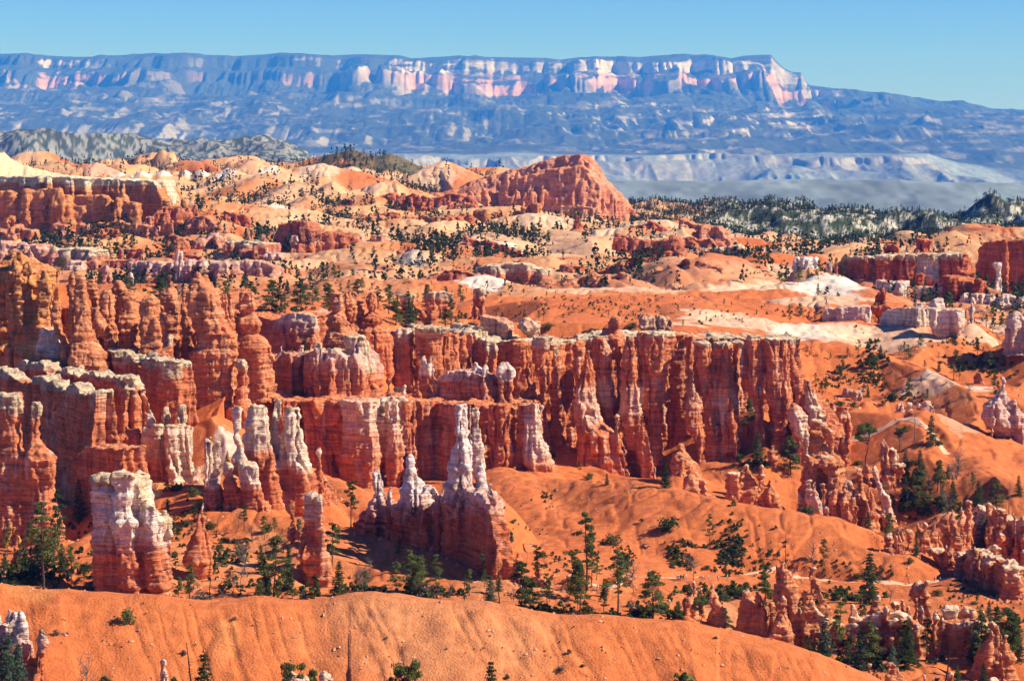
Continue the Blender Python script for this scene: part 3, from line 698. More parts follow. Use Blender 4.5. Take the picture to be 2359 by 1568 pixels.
def _thin_feet():
    global FEET
    keep = []
    for f in FEET:
        low = [g for g in FEET if g[5] == f[5] and g[2] < f[2] - 2.0 and math.hypot(g[0] - f[0], g[1] - f[1]) < 22 + f[3]]
        if not low: keep.append(f[:5])
    FEET = keep
def prep():
    """turn the written data into solids and note where they stand"""
    out = []
    for fi, (name, label, cat, crop, D0, items, K) in enumerate(FORMS):
        S = []; info = []; rs = np.random.RandomState(fi * 13 + 5)
        Dm = D0 if D0 else 900
        pd = K.get('p'); capd = K.get('cap', 0)
        def addcol(rows, D, k, feet=True, sub=False):
            r = np.array(rows, float); ux1, uy = U(crop, r[:, 1], r[:, 0]); ux2, _ = U(crop, r[:, 2], r[:, 0])
            x1, _, z = world(ux1, uy, D); x2, _, _ = world(ux2, uy, D)
            if sub: x1, x2, z = r[:, 1], r[:, 2], r[:, 0]
            zb = z[-1]
            ext = k.get('ext', K.get('ext', 10)); z = np.r_[z, z[-1] - ext]; x1 = np.r_[x1, x1[-1] - .06 * ext]; x2 = np.r_[x2, x2[-1] + .06 * ext]
            zz = np.linspace(z[0], z[-1], max(6, int((z[0] - z[-1]) / (K.get('vox', .45) * 2.2))))
            a = np.interp(-zz, -z, (x2 - x1) / 2); cx = np.interp(-zz, -z, (x2 + x1) / 2)
            a = np.maximum(a * K.get('wf', 1), .35)
            dr = k.get('dr', K.get('dr', .85)); b = np.clip(a * dr, .5, k.get('bmax', K.get('bmax', 9)))
            kn = k.get('k', K.get('k', 0))
            if kn:
                f = 1 + kn * (np.interp(zz, np.arange(-140, 0, 1.0), np.random.RandomState(7 + fi % 3).uniform(-1, 1, 140)))
                a = a * f; b = b * f
            cy = D + 0 * zz + b.max() * .0 + (b.max() - b) * .3
            V, T = _lathe(zz, cx, cy, a, b, k.get('e', K.get('e', 2.4)), int(rs.randint(1e6)))
            S.append((V, T))
            tp = float(zz[0]); p = k.get('p', pd)
            if p is None: pz = (1e3, 1e3)
            elif sub: pz = p
            elif len(p) == 3:
                _, q = U(crop, 0, [p[0], p[1]]); pz = (float(zat(q[0], D)) + 2000, float(zat(q[1], D)) + 2000)
            else:
                _, q = U(crop, 0, [p[0], p[1]]); pz = (float(zat(q[0], D)), float(zat(q[1], D)))
            am = float(np.mean(a))
            info.append((float(cx[:max(2, len(cx) // 2)].mean()), float(D), max(am, .8), tp, pz[0], pz[1], k.get('cap', capd)))
            if feet and K.get('feet', 1) and k.get('f', 1):
                ab = float(np.interp(zb + 1, zz[::-1], a[::-1])); FEET.append((float(np.interp(zb, zz[::-1], cx[::-1])), float(D), float(zb) + .3, ab * .8, K.get('fs', .62), fi))
        for it in items:
            if it[0] == 'c':
                addcol(it[1], D0 + it[2], it[3])
            else:
                k = it[3]; P = np.array(it[1], float); ux, uyt = U(crop, P[:, 0], P[:, 1]); _, uyb = U(crop, 0, P[:, 2])
                Dd = P[:, 3]; X, _, zt = world(ux, uyt, Dd); _, _, zb = world(ux, uyb, Dd)
                vox = K.get('vox', .45)
                Q = _resamp(np.stack([X, Dd, zt, zb], 1), vox * 3); Q[:, 1] += k.get('back', K.get('back', 0)); Q[:, 0] *= 1 + k.get('back', K.get('back', 0)) / Dd.mean()
                th = it[2]; jag = k.get('jag', .8)
                s = np.arange(len(Q)) * vox * 3
                top = Q[:, 2] + jag * (vn(s / (11 * K.get('sc', 1)) + fi * 3.3, s * 0, None, 5) + .45 * vn(s / (4.1 * K.get('sc', 1)), s * 0, None, 8) + .4 * vn(s / 1.5, s * 0, None, 6)) 
                ext = k.get('ext', K.get('ext', 10))
                V, T = _slab(Q[:, :2], top, Q[:, 3] - ext, np.full(len(Q), float(th)), np.full(len(Q), th * k.get('bt', 1.35)))
                S.append((V, T))
                p = k.get('p', pd)
                for q in Q[::max(1, int(4 / (vox * 3)))]:
                    pz = (1e3, 1e3)
                    if p is not None:
                        _, qq = U(crop, 0, [p[0], p[1]]); pz = (float(zat(qq[0], q[1])), float(zat(qq[1], q[1])))
                    info.append((q[0], q[1], 2.5, q[2], pz[0], pz[1], k.get('cap', capd)))
                if K.get('feet', 1) and k.get('f', 1):
                    for q in Q[::max(1, int(5 / (vox * 3)))]: FEET.append((q[0], q[1], q[3] + .3, th * .55, K.get('fs', .62), fi))
                if it[0] == 'p':
                    wd = k.get('wd', (3, 7)); st = 0.0; tot = s[-1]
                    tg = np.gradient(Q[:, :2], axis=0); tg /= np.linalg.norm(tg, axis=1)[:, None] + 1e-9
                    while st < tot:
                        cw = rs.uniform(*wd); i = min(len(Q) - 1, int((st + cw / 2) / (vox * 3)))
                        q = Q[i]; nx, ny = tg[i, 1], -tg[i, 0]
                        if ny > 0: nx, ny = -nx, -ny
                        off = th * .42 + rs.uniform(-.1, k.get('po', .45)) * cw
                        x0 = q[0] + nx * off; y0 = q[1] + ny * off
                        H = q[2] - q[3]; tf = 1 - rs.uniform(0, k.get('drop', .3)) * (rs.rand() < .75); zt_ = q[3] + H * tf + rs.uniform(-.5, .8)
                        nr = 7; fr = np.linspace(0, 1, nr); hw = cw / 2 * (.62 + .45 * fr ** 1.3) * (1 + .16 * rs.uniform(-1, 1, nr)); hw[0] *= rs.uniform(.55, 1)
                        mid = x0 + np.cumsum(rs.uniform(-.06, .06, nr)) * cw
                        rr = [(zt_ - f * (zt_ - q[3]), m - h, m + h) for f, m, h in zip(fr, mid, hw)]
                        pz = (1e3, 1e3)
                        if p is not None:
                            _, qq = U(crop, 0, [p[0], p[1]]); pz = (float(zat(qq[0], q[1])), float(zat(qq[1], q[1])))
                        addcol(rr, y0, dict(k, p=pz, dr=rs.uniform(.7, 1.1)), feet=False, sub=True)
                        st += cw * rs.uniform(.75, 1.35) * k.get('gap', K.get('gap', 1))
        out.append((name, label, cat, S, info, K, fi))
    _thin_feet()
    return out
def islands(f, n):
    lab = np.arange(n)
    while True:
        m = lab[f].min(1); new = lab.copy()
        for k in range(4): np.minimum.at(new, f[:, k], m)
        new = new[new]; new = new[new]
        if (new == lab).all(): return lab
        lab = new
def build_rocks(prepped):
    dg = None; total = 0
    for name, label, cat, S, info, K, fi in prepped:
        vox = K.get('vox', .45)
        Vs = []; Ts = []; o = 0
        for V, T in S: Vs.append(V); Ts.append(T + o); o += len(V)
        V = np.vstack(Vs); T = np.vstack(Ts)
        org = np.array([V[:, 0].mean(), V[:, 1].mean(), V[:, 2].min()])
        me = mesh_np('tmp', V - org, T, tri=True)
        ob = bpy.data.objects.new('tmp', me); COL.objects.link(ob)
        md = ob.modifiers.new('r', 'REMESH'); md.mode = 'VOXEL'; md.voxel_size = vox
        dg = bpy.context.evaluated_depsgraph_get(); ev = ob.evaluated_get(dg); m2 = ev.to_mesh()
        n = len(m2.vertices); co = np.empty(n * 3, np.float32); m2.vertices.foreach_get('co', co); nm = np.empty(n * 3, np.float32); m2.vertices.foreach_get('normal', nm)
        nf = len(m2.polygons); li = np.empty(len(m2.loops), np.int32); m2.loops.foreach_get('vertex_index', li)
        ev.to_mesh_clear(); bpy.data.objects.remove(ob); bpy.data.meshes.remove(me)
        co = co.reshape(-1, 3).astype(np.float64) + org; nm = nm.reshape(-1, 3); Fq = li.reshape(-1, 4)
        total += n
        # ---- erosion: strata ledges, vertical flutes, knobs
        sc = K.get('sc', 1.0); x, y, z = co.T
        steep = np.clip(1.15 - np.abs(nm[:, 2]), 0, 1)
        zw = z + .5 * vn(x / 9, y / 9, None, 3) + .15 * vn(x / 2.5, y / 2.5, None, 4)
        st_ = vn(zw / (1.5 * sc), zw * 0 + .5, None, 201) + .7 * vn(zw / (.62 * sc), zw * 0 + 3.3, None, 202)
        led = np.sign(st_) * np.abs(st_) ** .7
        flu = vn(x / (2.1 * sc), y / (2.1 * sc), z / (14 * sc), 203) + .6 * vn(x / (.95 * sc), y / (.95 * sc), z / (6 * sc), 204)
        kno = vn(x / (2.6 * sc), y / (2.6 * sc), z / (2.2 * sc), 205) + .55 * vn(x / (1.2 * sc), y / (1.2 * sc), z / (1.0 * sc), 206)
        a = K.get('amp', 1.0) * sc
        crk = np.maximum(0, .20 - np.abs(vn(x / (4.2 * sc) + .3 * vn(x / 2, y / 2, z / 5, 221), y / (4.2 * sc), z / (30 * sc), 220))) / .20
        crk2 = np.maximum(0, .16 - np.abs(vn(x / (1.7 * sc), y / (1.7 * sc), z / (9 * sc), 222))) / .16
        hck = np.maximum(0, .10 - np.abs(vn(zw / (2.6 * sc), x / (40 * sc), y / (40 * sc), 223))) / .10
        disp = a * (K.get('al', .26) * led * steep + K.get('af', .62) * (flu - .2) * steep + K.get('ak', .42) * kno - (K.get('ac', 1.7) * crk + .45 * crk2) * steep - .38 * hck * steep)
        co = co + nm * disp[:, None]
        co[:, 2] += (nm[:, 2] > .5) * .35 * sc * vn(x / (1.4 * sc), y / (1.4 * sc), None, 207)
        x, y, z = co.T
        # ---- colour
        I = np.array(info)
        bd = np.full(n, 1e9); bi = np.zeros(n, int)
        for q in range(len(I)):
            d = np.hypot(x - I[q, 0], y - I[q, 1]) / I[q, 2]
            m = d < bd; bd[m] = d[m]; bi[m] = q
        J = I[bi]
        n3 = fbm(x / 7, y / 7, z / 3.5, 3, 210)
        base = np.array(K.get('col', ROCKC)); col = np.repeat(base[None], n, 0)
        col = col * (1 + .20 * n3[:, None]) 
        tz = vn(zw / 3.2, zw * 0 + 7, None, 211)
        col = col * (1 + .10 * tz[:, None] * np.array([.6, 1.2, 1.4]))
        pw = ss(0, 1, (z + 2.2 * n3 - J[:, 5]) / np.maximum(J[:, 4] - J[:, 5], .5)) * (J[:, 4] < 500)
        zz_ = z + 3 * n3; pw = np.where(J[:, 4] > 1500, ss(0, 3, J[:, 4] - 2000 - zz_) * ss(0, 3, zz_ - J[:, 5] + 2000), pw) * K.get('ps', 1.)
        # bleached streaks on the flutes
        stk = K.get('streak', .25) * ss(.30, .75, vn(x / 1.6, y / 1.6, z / 16, 212) + .5 * n3)
        pw = np.clip(pw + stk * (1 - pw), 0, 1)[:, None]
        pc = np.array(K.get('pcol', PALEC)); col = col * (1 - pw) + pc * (1 + .08 * n3[:, None]) * pw
        db = ss(.50, .74, vn(zw / .9, zw * 0 + 11, None, 213)) * ss(-.3, .3, vn(x / 12, y / 12, z / 6, 214)) * K.get('band', .35)
        col = col * (1 - db[:, None] * np.array([.35, .5, .55]))
        capw = ss(-.35, .35, (z - (J[:, 3] - J[:, 6])) / np.maximum(J[:, 6], .1) * .9 + .35 * n3) * (J[:, 6] > 0)
        cc = np.array(K.get('ccol', CAPC)); col = col * (1 - capw[:, None]) + cc * (1 + .22 * vn(x / .9, y / .9, z / .9, 215)[:, None]) * capw[:, None]
        soil = (ss(.72, .9, nm[:, 2]) * (1 - capw) * K.get('soil', .55))[:, None]
        col = col * (1 - soil) + (ORANGE * .9 + .1 * CREAM) * soil
        col = np.clip(col, .01, .92)
        # ---- drop faces buried well under the ground
        gz_ = gz(x, y); keep = (z[Fq] > gz_[Fq] - 3.0).any(1)
        Fq = Fq[keep]
        fc = capw[Fq].mean(1) > .5
        k = int(np.argmax(z)); ctr = np.array([x.mean(), y.mean()]); gl = float(gz(ctr[0], ctr[1])[0]); org = np.array([ctr[0], ctr[1], gl])
        def sub(mask):
            f = Fq[mask]; u, inv = np.unique(f, return_inverse=True)
            return co[u] - org, inv.reshape(-1, 4), col[u]
        root = None; caps = []
        if fc.sum() > 150:
            lab = islands(Fq[fc], len(co)); fl = lab[Fq[fc][:, 0]]; us, ct = np.unique(fl, return_counts=True); ids = np.nonzero(fc)[0]
            for u_, c_ in zip(us, ct):
                if c_ < 70: fc[ids[fl == u_]] = False
                else: mk = np.zeros(len(Fq), bool); mk[ids[fl == u_]] = True; caps.append(sub(mk))
        if fc.sum() > 150 and (~fc).sum() > 150:
            root = thing(name, org, label, cat, K.get('group'))
            V, f, cl = sub(~fc); link(bpy.data.objects.new(K.get('part', 'rock_body'), mesh_np(name, V, f, M_ROCK, cl)), root)
            for V, f, cl in caps: link(bpy.data.objects.new('caprock', mesh_np('caprock', V, f, M_ROCK, cl)), root)
        else:
            V, f, cl = sub(np.ones(len(Fq), bool))
            lab = islands(f, len(V)); fl = lab[f[:, 0]]; us, ct = np.unique(fl, return_counts=True); big = us[ct > max(60, .04 * len(f))]
            if len(big) <= 1:
                o = bpy.data.objects.new(name, mesh_np(name, V, f, M_ROCK, cl)); o.location = org; link(o); tag(o, label, cat, K.get('group'))
            else:
                root = thing(name, org, label, cat, K.get('group'))
                for b_ in big:
                    ff = f[fl == b_]; u, inv = np.unique(ff, return_inverse=True); link(bpy.data.objects.new('rock_column', mesh_np(name, V[u], inv.reshape(-1, 4), M_ROCK, cl[u])), root)
    print('ROCK verts', total, 'forms', len(prepped))
def cs(rows, d=0, **k): return ('c', [(a, b - 93, e - 93) for a, b, e in rows], d, k)
# ------------------------------------------------------------------ the rocks of the photograph (outline rows: y, left, right)
# -- far left of the amphitheatre
frm('rock_pillar', 'tall red double pillar with cream caps at the far left edge above the shaded trees', 'rock pillar', 'L2', 690, [
 w([(-40,1400,2018,697),(60,1400,2018,695),(200,1420,2018,692),(330,1500,2018,690)], 8, jag=.5),
 c([(1040,-60,150),(1130,-60,165),(1250,-60,138),(1400,-60,150),(1500,-60,190),(1700,-60,230),(2018,-60,260)], cap=4.5),
 c([(1090,195,262),(1180,190,265),(1260,185,240),(1340,190,250),(1420,150,330),(1460,130,375),(1560,140,370),(1700,170,345),(1760,180,375),(1900,180,420),(2018,180,430)], -3, cap=4)], e=3, dr=.9, streak=.35, ac=.9)
frm('rock_block', 'shaded flat-topped red block behind the white fluted block, lit along its right edge', 'rock block', 'L2', 700, [
 w([(560,1440,1760,712),(650,1375,1740,708),(760,1380,1700,702),(890,1385,1600,696)], 9, bt=1.2, jag=.4), c([(1375,640,745),(1500,640,745),(1700,620,740)], 4), c([(1385,850,905),(1450,855,905),(1560,840,900),(1620,840,930)], 0, p=(1400,1520))], e=4, dr=.9, streak=.3)
frm('rock_fin', 'long shaded red fin with a pale crumbling rim, running down behind the tall double pillar', 'rock fin', 'L2', 740, [
 w([(-120,860,1600,815),(150,915,1650,790),(330,945,1700,775),(345,975,1700,772),(560,1005,1720,745),(690,1020,1740,728)], 6, bt=2.4, cap=1.1, jag=2.0),
 c([(1000,560,612),(1080,555,612),(1150,570,600),(1300,560,610),(1330,520,640),(1500,520,640),(1760,500,620)], 3, cap=4),
 c([(1015,625,698),(1080,640,696),(1160,650,692),(1250,650,690),(1330,610,690),(1360,560,700),(1500,540,700),(1760,480,720)], -8, cap=4.5, p=(1200,1100))], e=3, streak=.3)
frm('rock_fin', 'second shaded fin with a cream ledge top, just behind the long shaded fin', 'rock fin', 'L2', 780, [
 w([(90,848,1250,860),(350,845,1300,840),(370,890,1300,838),(520,885,1400,820),(850,925,1450,785),(905,965,1450,776)], 7, bt=2.2, cap=1.1, jag=2.0),
 c([(925,800,905),(1000,830,915),(1100,850,905),(1200,840,930),(1245,800,950),(1300,700,990),(1450,690,1010),(1640,760,1020)], -2, cap=4.5)], e=3.2, streak=.25)
frm('rock_fin', 'third flat-topped fin ending in a square lit red block, just below the hoodoo gallery', 'rock fin', 'L2', 815, [
 w([(480,800,1150,890),(700,780,1200,872),(900,790,1240,850),(1050,825,1260,828),(1200,830,1260,812)], 8, bt=2, cap=1.2, jag=2.2),
 c([(812,1060,1215),(870,1070,1205),(1000,1090,1205),(1100,1095,1200),(1235,1090,1190)], -4, cap=6),
 c([(640,1105,1140),(700,1110,1145),(740,1050,1145),(770,960,1145),(850,940,1130)], 25, cap=4),
 c([(740,700,900),(780,710,930),(850,730,930)], 35, cap=4)], e=3.5, streak=.2)
frm('rock_wall', 'bright white fluted wall with three small heads, right of the shaded fins', 'rock wall', 'L2', 765, [
 c([(1240,985,1090),(1350,1000,1085),(1500,1010,1098),(1610,1020,1105)], 2, p=(1240,1620)), c([(1238,1080,1170),(1350,1085,1170),(1500,1100,1190),(1620,1115,1220)], -4, p=(1700,1800)),
 c([(1240,1150,1240),(1350,1160,1248),(1450,1170,1270),(1550,1180,1300),(1625,1190,1330)], -2, p=(1700,1800)), w([(985,1248,1600,775),(1240,1245,1620,768)], 9, p=(1500,1700)),
 c([(1140,965,1000),(1200,955,1010),(1260,950,1035)], 8, p=(1400,1500)), c([(1130,1070,1120),(1180,1065,1125),(1260,1075,1120)], 6, p=(1400,1500)), c([(1108,1175,1232),(1160,1165,1235),(1260,1170,1230)], 4, p=(1240,1400)),
 c([(1508,1285,1315),(1550,1265,1332),(1615,1262,1332)], -8, p=(1700,1800))], streak=.5, cap=.8)
# -- hoodoo gallery, left
frm('rock_ridge', 'orange ochre ridge of knobbly spires at the upper left edge', 'rock ridge', 'L2', 865, [
 c([(88,62,100),(150,20,190),(210,-60,330),(260,-80,345),(400,-80,345),(600,-80,330),(700,-80,390),(770,-80,410)], 12, bmax=14),
 c([(95,100,135),(150,80,160),(240,60,180)], 4), c([(235,48,80),(300,35,95),(340,50,85),(420,30,120),(520,50,130),(700,40,130),(770,20,160)], -4),
 c([(215,95,130),(270,80,140),(310,95,130),(400,90,160),(600,90,170),(770,60,200)], -7), c([(160,170,200),(230,150,215),(300,160,210),(450,140,230),(600,120,240)], -5),
 c([(215,262,290),(250,255,300),(290,230,310),(350,235,330),(500,215,330),(600,180,330),(700,160,400),(775,120,410)], -8), c([(200,385,400),(240,365,405),(300,350,400)], 14),
 c([(600,280,380),(680,260,400),(760,240,420)], -12, p=(700,820))], k=.10, ak=.6, wf=1.1, col=[.68,.26,.085], streak=.15)
HG = dict(wf=1.13, k=.05, ak=.42, al=.36, af=.3, ac=.7, vox=.38, streak=.18, col=[.68, .245, .105], fs=.7, group=None)
frm('hoodoo', 'slim knobbly hoodoo leaning against the ochre ridge at its right foot', 'hoodoo', 'L2', 850, [
 c([(425,355,388),(480,335,405),(520,332,400),(600,350,410),(640,360,425),(700,390,455),(800,380,480)])], **HG)
frm('hoodoo', 'thin twin-headed hoodoo, first one right of the ochre ridge', 'hoodoo', 'L2', 866, [
 c([(245,455,490),(300,445,498),(330,436,498),(400,450,500),(480,448,505),(520,455,500),(700,440,500),(800,430,560)]), c([(395,455,475),(450,448,480),(500,450,478),(560,445,490)], -8)], **HG)
frm('hoodoo', 'tall jointed hoodoo with a small round head and a broad smooth foot', 'hoodoo', 'L2', 852, [
 c([(255,515,555),(290,512,560),(330,500,565),(370,500,565),(430,495,572),(460,510,590),(560,500,600),(680,500,600),(800,500,600)], 6),
 c([(440,530,555),(500,520,565),(520,510,550),(560,505,590),(600,485,600),(680,470,610),(760,470,680),(800,455,695)], -6)], **HG)
frm('hoodoo', 'stout hoodoo with a leaning potato-shaped boulder at its front', 'hoodoo', 'L2', 862, [
 c([(280,585,628),(340,570,645),(400,595,650),(440,598,650),(520,600,650),(620,590,660),(800,590,700)], 4),
 c([(470,615,650),(510,610,655),(540,615,680),(600,620,712),(640,650,718),(680,690,710)], -8, ext=2, f=0), c([(590,560,600),(640,560,630),(800,540,660)], -4)], **HG)
frm('hoodoo', 'hoodoo with a bulbous onion head on stacked drums, centre of the left gallery', 'hoodoo', 'L2', 860, [
 c([(345,680,722),(380,662,745),(440,655,750),(470,662,746),(515,652,748),(550,690,745),(600,692,778),(650,700,778),(760,690,790),(800,690,800)])], **HG)
frm('hoodoo', 'wide rounded hoodoo pair with a smooth drum body, left of the bottle-shaped hoodoo', 'hoodoo', 'L2', 868, [
 c([(290,755,800),(330,737,830),(400,742,840),(480,745,850),(520,750,860),(700,750,860),(800,740,880)], 8),
 c([(365,810,870),(400,790,890),(450,785,895),(500,790,895),(515,765,910),(560,760,920),(640,780,920),(700,790,915),(800,780,920)])], **HG)
frm('hoodoo', 'bottle-shaped hoodoo with a two-tier head on a smooth barrel body', 'hoodoo', 'L2', 852, [
 c([(375,955,1000),(400,935,1022),(440,920,1048),(490,920,1050),(508,932,1040),(530,925,1085),(600,920,1088),(640,925,1090),(700,920,1105),(760,930,1120),(830,925,1130)])], **HG)
frm('hoodoo', 'pointed hoodoo balancing a small round stone on its tip, left of the largest hoodoo', 'hoodoo', 'L2', 872, [
 c([(250,1105,1130),(273,1106,1132),(284,1113,1125),(300,1102,1140),(340,1095,1155),(365,1062,1162),(420,1047,1180),(450,1090,1190),(480,1090,1190),(500,1095,1195),(560,1080,1195),(700,1070,1180),(850,1080,1170)]), c([(370,1040,1080),(450,1040,1090),(600,1060,1120)], 6)], **HG)
frm('hoodoo', 'largest hoodoo of the gallery, a massive bulging column with several small heads on top', 'hoodoo', 'L2', 852, [
 c([(235,1285,1318),(262,1283,1328),(272,1258,1335),(300,1263,1340),(340,1260,1400),(370,1245,1425),(420,1240,1448),(480,1250,1455),(510,1270,1470),(600,1300,1500),(625,1330,1530),(680,1330,1560),(760,1285,1555),(850,1275,1545),(930,1280,1530)], cap=0),
 c([(250,1335,1370),(285,1335,1372),(310,1330,1400),(400,1330,1430)], 3), c([(335,1200,1235),(400,1195,1235),(500,1195,1250),(650,1200,1290),(800,1200,1290)], 10),
 c([(375,1460,1495),(430,1455,1500),(480,1455,1500),(520,1460,1510),(600,1460,1550),(700,1480,1560),(820,1480,1560)], 5), c([(368,1500,1527),(420,1503,1530),(500,1500,1545),(600,1490,1550)], 9),
 c([(500,1360,1400),(560,1350,1440),(620,1360,1450)], -5, f=0, ext=1)], **dict(HG, bmax=11))
frm('hoodoo', 'stacked three-tier hoodoo right of the largest one, like a squat figure with a square hat', 'hoodoo', 'L2', 868, [
 c([(362,1582,1675),(400,1577,1675),(435,1568,1678),(445,1562,1688),(478,1562,1688),(490,1592,1670),(505,1590,1668),(530,1562,1690),(570,1562,1722),(605,1580,1720),(630,1575,1690),(660,1565,1740),(720,1565,1780),(790,1595,1800),(850,1600,1800),(900,1600,1800)])], **dict(HG, bmax=10))
frm('rock_wall', 'shaded red wall joining the feet of the gallery hoodoos', 'rock wall', 'L2', 890, [w([(330,470,860,900),(460,480,880,894),(620,470,880,892),(800,440,900,890),(900,480,900,890),(1080,470,920,890),(1220,440,960,888),(1350,500,980,888),(1540,520,1000,890),(1620,700,1000,892),(1780,780,1000,900)], 12, bt=1.5, jag=2.2)], feet=0, ext=14, streak=.1, col=[.54,.15,.055])
frm('hoodoo', 'small dark pointed spire in the shaded hollow right of the stacked three-tier hoodoo', 'hoodoo', 'L2', 955, [
 c([(530,1862,1888),(570,1845,1900),(620,1838,1908),(720,1820,1905)])], **HG)
frm('rock_wall', 'smooth orange slope with rock knobs between the left gallery and the square-headed hoodoo', 'rock wall', 'L2', 975, [
 w([(1640,480,700,985),(1760,500,760,975),(1900,520,760,965),(2050,495,760,958),(2170,500,760,955)], 20, bt=2.2, jag=.8), c([(500,2060,2120),(560,2050,2160),(680,2040,2200)], -14, p=(500,640))], ak=.3, af=.3, streak=.1, feet=0)
frm('hoodoo', 'double hoodoo with a square head, standing above the pale-rimmed castle block', 'hoodoo', 'L2', 905, [
 c([(365,2185,2258),(400,2180,2260),(432,2182,2262),(440,2200,2250),(448,2184,2264),(475,2182,2262),(487,2204,2240),(515,2165,2270),(570,2155,2298),(605,2180,2305),(630,2160,2340),(700,2140,2420),(800,2130,2440)]),
 c([(352,2270,2310),(440,2268,2345),(520,2280,2350),(560,2285,2345),(700,2280,2400)], 8), c([(360,2320,2350),(420,2330,2405),(500,2330,2400),(560,2320,2430),(700,2300,2440)], 14)], **HG)
frm('rock_column', 'slender red column with a cream crown rising from the shaded saddle left of centre', 'rock column', 'L2', 845, [
 c([(810,1560,1605),(835,1545,1650),(870,1555,1645),(900,1568,1636),(1000,1552,1642),(1060,1545,1640),(1100,1520,1660),(1130,1500,1700),(1180,1480,1760)], cap=4)], streak=.2, al=.4, feet=0, ext=22)
frm('rock_fin', 'white weathered fin group with a leaning finger, left of the dark cave', 'rock fin', 'L2', 722, [
 c([(1120,1530,1600),(1160,1522,1600),(1200,1545,1590),(1300,1545,1582),(1400,1560,1600),(1480,1530,1630),(1600,1520,1650)], -6, p=(1420,1560)),
 c([(1485,1480,1530),(1560,1465,1540),(1680,1470,1600),(1765,1480,1640)], -10, p=(1480,1640)), c([(1470,1580,1620),(1500,1570,1710),(1560,1570,1715),(1700,1600,1740),(1768,1620,1790)], -12, p=(1560,1680)),
 c([(1115,1625,1755),(1200,1618,1768),(1300,1612,1788),(1400,1610,1800),(1560,1620,1850),(1760,1640,1900)], 4, p=(1350,1450)),
 c([(1068,1815,1850),(1120,1790,1862),(1200,1782,1856),(1280,1785,1842),(1370,1780,1860),(1500,1770,1900)], 10, p=(1420,1500)),
 c([(1132,1885,1990),(1200,1872,1990),(1300,1862,2003),(1400,1852,2030),(1480,1840,2050),(1600,1830,2080),(1740,1820,2120)], 6, p=(1480,1560)),
 w([(1660,1540,1760,728),(1850,1500,1760,734),(2050,1540,1750,738),(2160,1640,1740,742)], 10, bt=1.5, p=(1380,1520)),
 c([(1380,2100,2122),(1420,2082,2136),(1450,2074,2134),(1480,2090,2140),(1560,2065,2155),(1650,2055,2172),(1740,2040,2172)], 8, p=(1380,1500))], streak=.3, e=2.8, cap=.7)
frm('rock_pillar', 'slim white twin pillar standing free left of centre, its foot on an orange slope', 'rock pillar', 'L2', 712, [
 c([(1340,1345,1400),(1400,1343,1402),(1500,1345,1400),(1600,1342,1405),(1700,1345,1420),(1810,1345,1440)], 0), c([(1355,1402,1456),(1450,1405,1450),(1600,1400,1450),(1650,1400,1465),(1700,1395,1472),(1810,1395,1462)], 2)], p=(1560,1760), e=3, cap=1.2)
frm('rock_wall', 'red castle-like wall with three pale pinnacles on its rim, left of centre', 'rock wall', 'L2', 888, [
 w([(1800,770,1000,895),(1900,770,1000,892),(2015,760,990,886)], 13, bt=1.3, jag=1.2), c([(712,1848,1868),(750,1840,1880),(800,1810,1900),(980,1800,1900)], -3), c([(755,1900,1935),(800,1890,1940),(980,1890,1950)], -3), c([(716,1975,2015),(760,1960,2018),(860,1980,2015),(980,1980,2020)], -3)], p=(730,860), streak=.12, pcol=[.70,.45,.34], feet=0, ext=25, e=3)
frm('rock_wall', 'broad castle block with a grey-pink crumbling rim, right of the narrow tree slot', 'rock wall', 'L2', 880, [
 w([(2050,760,1010,888),(2200,750,1010,884),(2400,740,1030,880),(2460,860,1030,878)], 15, bt=1.25, jag=1.8), c([(690,2070,2120),(760,2065,2140),(900,2040,2150),(1000,2030,2160)], -2), c([(725,2105,2122),(790,2080,2140),(850,2080,2150)], -8),
 c([(735,2170,2250),(800,2150,2300),(1000,2140,2310)], -7), c([(650,2280,2420),(700,2270,2440),(850,2290,2450),(1000,2310,2470)], 2)], p=(700,960), streak=.1, pcol=[.72,.50,.40], feet=0, ext=25, e=3, cap=1.5)
